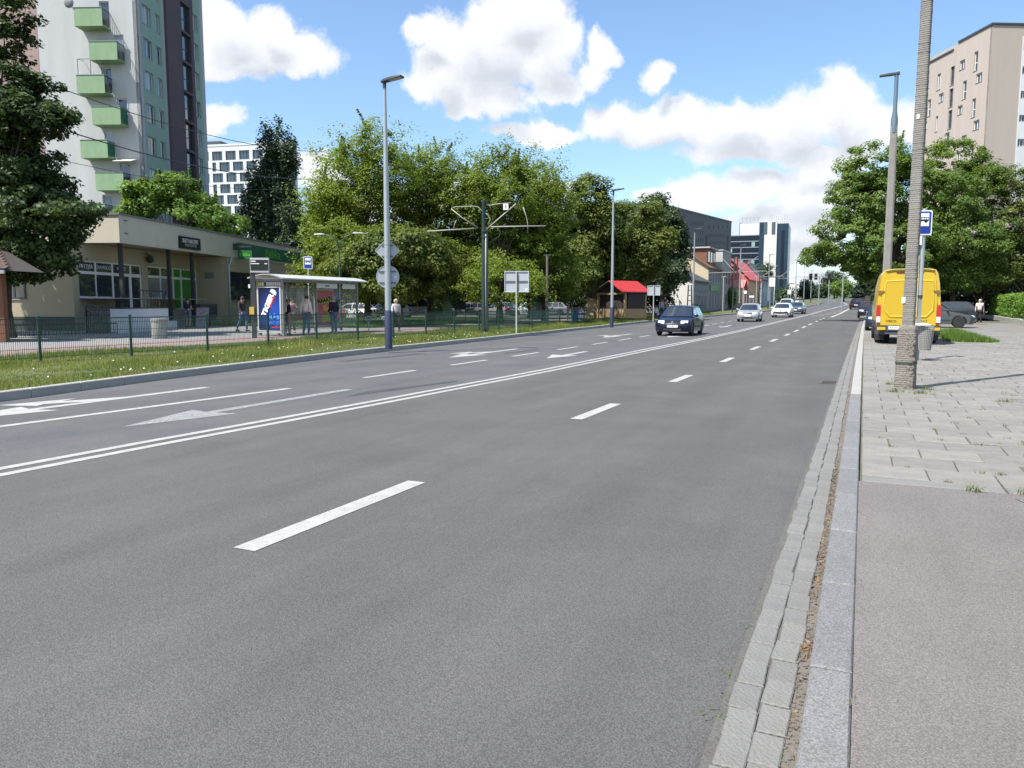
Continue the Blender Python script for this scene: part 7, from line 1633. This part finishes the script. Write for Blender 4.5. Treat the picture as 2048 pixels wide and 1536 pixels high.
def person(label, base, rz, height=1.75, pose=None, top=(.2, .2, .2), legs=(.05, .07, .14), hair=(.05, .03, .02), skin_m=None, sleeves=True, shorts=False, skirt=None, jacket=0.0, hair_long=False, shoes=(.03, .03, .03), cap=None, extra=None, bulk=1.0, group=None):
    t = thing('person', label, 'person', base, rz, group); sk = skin_m or M_skin; s = height / 1.75
    J = dict(DEF); J.update(pose or {}); P = {k: Vector(v) * s for k, v in J.items()}
    names = list(P); V = [tuple(P[n]) for n in names]; ix = {n: i for i, n in enumerate(names)}
    E_ = [('pelvis', 'spine'), ('spine', 'chest'), ('chest', 'neck'), ('neck', 'head'), ('head', 'crown'), ('chest', 'shL'), ('shL', 'elL'), ('elL', 'wrL'), ('wrL', 'haL'), ('chest', 'shR'), ('shR', 'elR'), ('elR', 'wrR'), ('wrR', 'haR'), ('pelvis', 'hiL'), ('hiL', 'knL'), ('knL', 'anL'), ('anL', 'toL'), ('pelvis', 'hiR'), ('hiR', 'knR'), ('knR', 'anR'), ('anR', 'toR')]
    rad = dict(pelvis=(.135, .10), spine=(.115, .09), chest=(.135, .10), neck=.052, head=(.082, .098), crown=(.062, .07), shL=.058, elL=.041, wrL=.028, haL=(.036, .018), hiL=.082, knL=.056, anL=.038, toL=.034)
    for k in list(rad):
        if k.endswith('L'): rad[k[:-1] + 'R'] = rad[k]
    sc_ = lambda r_, f=1.0, a=0.0: tuple((q * f + a) * s for q in r_) if isinstance(r_, tuple) else (r_ * f + a) * s
    me = skin('body', V, [(ix[a], ix[c]) for a, c in E_], [sc_(rad[n], bulk if n in ('pelvis', 'spine', 'chest') else 1) for n in names], 1)
    b = MB()
    H_ = P['head']; hv = (P['crown'] - P['head']).normalized()
    for sx_ in (-1, 1):
        b.ball(tuple(H_ + Vector((sx_ * .085, .01, -.01)) * s), (.014 * s, .026 * s, .034 * s), 6, 5)      # ears
        h_, w_ = P['haL' if sx_ > 0 else 'haR'], P['wrL' if sx_ > 0 else 'wrR']; d_ = (h_ - w_).normalized(); a_ = d_.cross(Vector((1, 0, 0)));
        a_ = a_.normalized() if a_.length > .1 else Vector((0, 1, 0))
        for f_ in range(4):
            o_ = h_ + a_ * (.027 - .018 * f_) * s + d_ * .01 * s; ln = (.062, .072, .068, .052)[f_] * s; cv = Vector((-sx_ * .012, 0, 0)) * s
            b.tube([o_, o_ + d_ * ln * .55 + cv * .4, o_ + d_ * ln * .95 + cv * 1.6], [.0095 * s, .0085 * s, .006 * s], 6)
        o_ = h_ + a_ * .03 * s - d_ * .035 * s; b.tube([o_, o_ + (a_ * .028 + d_ * .02) * s, o_ + (a_ * .03 + d_ * .052) * s], [.011 * s, .010 * s, .007 * s], 6)
    b.add([tuple(H_ + Vector(q) * s) for q in ((-.014, -.092, -.022), (.014, -.092, -.022), (0, -.122, -.022), (0, -.094, .022))], [(0, 1, 2), (0, 2, 3), (1, 3, 2), (0, 3, 1)])
    b.box(H_.x - .022 * s, H_.x + .022 * s, H_.y - .100 * s, H_.y - .09 * s, H_.z - .052 * s, H_.z - .044 * s)
    join_mb(me, b, sk); me.materials.clear(); me.materials.append(sk); me.polygons.foreach_set('material_index', [0] * len(me.polygons)); link('body', me, t)
    ey = MB()
    for sx_ in (-1, 1): ey.ball(tuple(H_ + Vector((sx_ * .031, -.092, .006)) * s), (.012 * s, .008 * s, .008 * s), 6, 5)
    ey.build('eyes', M_black, t, True)
    # hair
    if cap is not None or hair is not None:
        c_ = H_ + hv * .045 * s + Vector((0, .018, 0)) * s; b = MB()
        b.ball(tuple(c_), (.094 * s, .108 * s, .092 * s), 12, 9)
        if hair_long:
            for k in range(24):
                a = R(-20 + 220 * k / 23); b.ball(tuple(H_ + Vector((.085 * math.cos(a), .02 + .075 * math.sin(a), random.uniform(-.06, .07))) * s), .042 * s, 6, 5)
        hm = mat('hair %.2f %.2f %.2f' % (cap or hair), cap or hair, .8); b.build('cap' if cap else 'hair', hm, t, True)
        if cap:
            b = MB(); b.loft([[tuple(c_ + Vector((.075 * q, -.075 - dd * (1 - .5 * q * q), -.0)) * s) for q in (-1, -.5, 0, .5, 1)] for dd in (0, .09)], False, False); b.build('cap_peak', hm, t)
    # top
    tn = ['spine', 'chest', 'shL', 'elL', 'wrL', 'shR', 'elR', 'wrR', 'pelvis', 'neck']; a_ = .016
    tv = {n: P[n] for n in tn}; tv['neck'] = P['neck'] + (P['chest'] - P['neck']) * .25; tv['pelvis'] = P['pelvis'] + Vector((0, 0, .02 - jacket)) * s
    if not sleeves: tv['wrL'] = P['elL'].lerp(P['shL'], .25); tv['elL'] = P['shL'].lerp(P['elL'], .4); tv['wrR'] = P['elR'].lerp(P['shR'], .25); tv['elR'] = P['shR'].lerp(P['elR'], .4)
    tr = dict(spine=(.115 * bulk + a_, .095 * bulk + a_), chest=(.14 * bulk + a_, .10 * bulk + a_), shL=.066 + a_ * .4, elL=.05 + a_ * .6, wrL=.036 + a_ * .6, pelvis=(.135 * bulk + a_, .105 * bulk + a_ + jacket * .1), neck=.056)
    tr['shR'], tr['elR'], tr['wrR'] = tr['shL'], tr['elL'], tr['wrL']
    te = [('pelvis', 'spine'), ('spine', 'chest'), ('chest', 'neck'), ('chest', 'shL'), ('shL', 'elL'), ('elL', 'wrL'), ('chest', 'shR'), ('shR', 'elR'), ('elR', 'wrR')]
    me = skin('top', [tuple(tv[n]) for n in tn], [(tn.index(p), tn.index(q)) for p, q in te], [sc_(tr[n]) for n in tn], 1, 8)
    me.materials.append(mat('cloth %.3f %.3f %.3f' % top, top, .9, .35, 9, .3, 60)); link('jacket' if jacket else 'top', me, t)
    lm = mat('cloth %.3f %.3f %.3f' % legs, legs, .9, .4, 6, .3, 60)
    if skirt:
        b = MB(); pc = P['pelvis']; b.loft([[(pc.x + r_ * s * math.cos(2 * PI * k / 16), pc.y + r_ * .8 * s * math.sin(2 * PI * k / 16), pc.z + z_ * s) for k in range(16)] for r_, z_ in ((.13, .08), (.165, -.08), (.18, skirt))], True, True); b.build('skirt', lm, t, 40)
    else:
        ln = ['pelvis', 'hiL', 'knL', 'anL', 'hiR', 'knR', 'anR']; lv = {n: P[n] for n in ln}
        if shorts: lv['anL'] = P['knL'].lerp(P['hiL'], .05); lv['knL'] = P['hiL'].lerp(P['knL'], .5); lv['anR'] = P['knR'].lerp(P['hiR'], .05); lv['knR'] = P['hiR'].lerp(P['knR'], .5)
        lr = dict(pelvis=(.138 * bulk, .108 * bulk), hiL=.096, knL=.070 if not shorts else .088, anL=.056 if not shorts else .082); lr['hiR'], lr['knR'], lr['anR'] = lr['hiL'], lr['knL'], lr['anL']
        me = skin('trousers', [tuple(lv[n]) for n in ln], [(0, 1), (1, 2), (2, 3), (0, 4), (4, 5), (5, 6)], [sc_(lr[n]) for n in ln], 1, 0); me.materials.append(lm); link('shorts' if shorts else 'trousers', me, t)
    for q in ('L', 'R'):
        an, to = P['an' + q], P['to' + q]; b = MB(); d_ = to - an; d_.z = 0; d_ = d_.normalized() if d_.length > .02 else Vector((0, -1, 0)); sd = Vector((-d_.y, d_.x, 0)); z0 = max(0, min(an.z - .09 * s, to.z - .04 * s))
        b.loft([[tuple(an + d_ * f_ * s + sd * w_ * s * c_ + Vector((0, 0, z0 + zz * s - an.z))) for c_, zz in ((-1, 0), (1, 0), (.85, hh), (-.85, hh))] for f_, w_, hh in ((-.075, .035, .07), (0, .042, .10), (.09, .048, .06), (.18, .035, .035))], True, True)
        b.build('shoe', mat('shoe %.2f %.2f %.2f' % shoes, shoes, .6), t, 50)
    if extra: extra(t, P, s)
    return t
def backpack(c):
    def f(t, P, s):
        p = P['chest']; b = MB(); b.ball((p.x, p.y + .17 * s, p.z - .07 * s), (.15 * s, .10 * s, .22 * s), 10, 8); b.build('backpack', mat('backpack cloth', c, .9), t, True)
    return f
def handbag(c, side=-1):
    def f(t, P, s):
        h_ = P['wrL' if side > 0 else 'wrR']; b = MB(); b.box(h_.x - .06, h_.x + .06, h_.y - .13, h_.y + .13, h_.z - .34, h_.z - .12); b.tube([(h_.x, h_.y - .1, h_.z - .12), (h_.x, h_.y, h_.z), (h_.x, h_.y + .1, h_.z - .12)], .01, 5, cap=False); b.build('handbag', mat('bag cloth', c, .8), t)
    return f
away = YAW + PI            # rotation that turns a person's front away from the camera
walk = dict(hiL=(.09, -.01, .91), knL=(.10, -.16, .52), anL=(.10, -.17, .10), toL=(.11, -.33, .05), knR=(-.10, .06, .50), anR=(-.10, .30, .15), toR=(-.11, .17, .05), elL=(.24, .10, 1.14), wrL=(.25, .10, .92), haL=(.25, .09, .85), elR=(-.24, -.04, 1.14), wrR=(-.25, -.18, .95), haR=(-.25, -.21, .89))
DN = (.03, .032, .045); JEAN = (.055, .10, .22)
person('man in a dark cap, dark jacket and blue jeans walking left of the bus shelter', at(484, 38.6, .135), YAW + 1.1, 1.78, dict(walk, head=(0, -.05, 1.59), crown=(0, -.07, 1.68)), (.035, .03, .032), (.10, .17, .34), cap=(.03, .03, .03), jacket=.06, skin_m=M_skin2)
person('man with a dark backpack and grey shorts standing before the shop entrance', at(375, 45.0, .135), away - .2, 1.76, dict(head=(0, -.03, 1.59), wrL=(.2, -.2, 1.05), haL=(.17, -.26, 1.08), wrR=(-.2, -.2, 1.05), haR=(-.17, -.26, 1.08)), (.03, .035, .06), (.18, .22, .28), shorts=True, sleeves=False, extra=backpack((.02, .024, .045)), hair=(.03, .02, .015))
person('woman in a long navy coat standing beside the drink poster in the shelter', at(577, 33.6, .135), YAW - 1.2, 1.62, dict(head=(0, -.03, 1.59), wrL=(.18, -.22, 1.0), haL=(.15, -.28, .98), wrR=(-.2, -.2, .98), haR=(-.17, -.26, .96)), (.012, .018, .05), (.30, .18, .13), hair=(.16, .09, .05), jacket=.25, skirt=-.42, extra=handbag((.015, .015, .02), 1), bulk=1.1)
person('dark-haired woman in a dark red top drinking behind the woman in navy', at(583, 36.4, .135), YAW + .3, 1.68, dict(elL=(.26, -.16, 1.22), wrL=(.12, -.22, 1.42), haL=(.07, -.2, 1.47)), (.17, .02, .025), (.03, .03, .035), hair=(.02, .015, .012), sleeves=False)
person('man in a cream sweater and blue jeans standing with his back turned in the shelter', at(612, 33.6, .135), away - .25, 1.78, dict(head=(0, -.06, 1.58), crown=(0, -.09, 1.66), knL=(.11, -.03, .5), anL=(.15, .02, .09), toL=(.17, -.13, .04), wrR=(-.27, -.03, .89)), (.62, .55, .48), JEAN, hair=(.025, .02, .018))
person('man in a flat cap and black jacket standing in front of the pink poster', at(667, 36.2, .135), away + .9, 1.76, dict(wrL=(.2, -.16, 1.0), haL=(.15, -.2, 1.0)), (.014, .016, .03), (.10, .16, .27), cap=(.30, .28, .30), jacket=.12, bulk=1.18, shoes=(.25, .26, .28))
person('woman with curly blonde hair and a white cardigan walking past the near lamp post', at(792, 38.2, .135), YAW + .5, 1.64, dict(walk), (.55, .57, .60), (.02, .022, .03), hair=(.42, .34, .24), hair_long=True, bulk=1.08, extra=handbag((.03, .035, .12), -1))
person('older woman in a white top and black trousers walking on the right-hand pavement', at(1960, 50.5, .1), YAW - .5, 1.66, dict(walk, knL=(.10, -.08, .5), anL=(.10, -.08, .09), toL=(.11, -.24, .04), anR=(-.10, .1, .10), toR=(-.11, -.05, .04)), (.72, .71, .74), (.014, .014, .018), hair=(.55, .42, .34), sleeves=False, bulk=1.12, extra=handbag((.02, .02, .025), 1))
person('person in a white top sitting far off by the green fence near the smaller sign', at(1312, 66, -.32), YAW + .3, 1.6, dict(knL=(.1, -.35, .8), anL=(.1, -.4, .42), toL=(.1, -.52, .40), knR=(-.1, -.35, .8), anR=(-.1, -.4, .42), toR=(-.1, -.52, .40)), (.75, .74, .72), (.05, .05, .07), hair=(.10, .07, .05))
person('person in a pale blue shirt at the fence beside the tan-clothed person', at(1323, 67, .12), YAW + .5, 1.7, None, (.38, .45, .58), (.06, .07, .1), hair=(.06, .04, .03))
person('person in tan clothes with raised arms beside the pale blue shirt', at(1331.5, 67.5, .12), YAW - .3, 1.7, dict(elL=(.28, -.1, 1.5), wrL=(.16, -.14, 1.68), haL=(.1, -.14, 1.74), elR=(-.28, -.1, 1.5), wrR=(-.16, -.14, 1.68), haR=(-.1, -.14, 1.74)), (.30, .16, .12), (.05, .05, .06), hair=(.05, .03, .02))
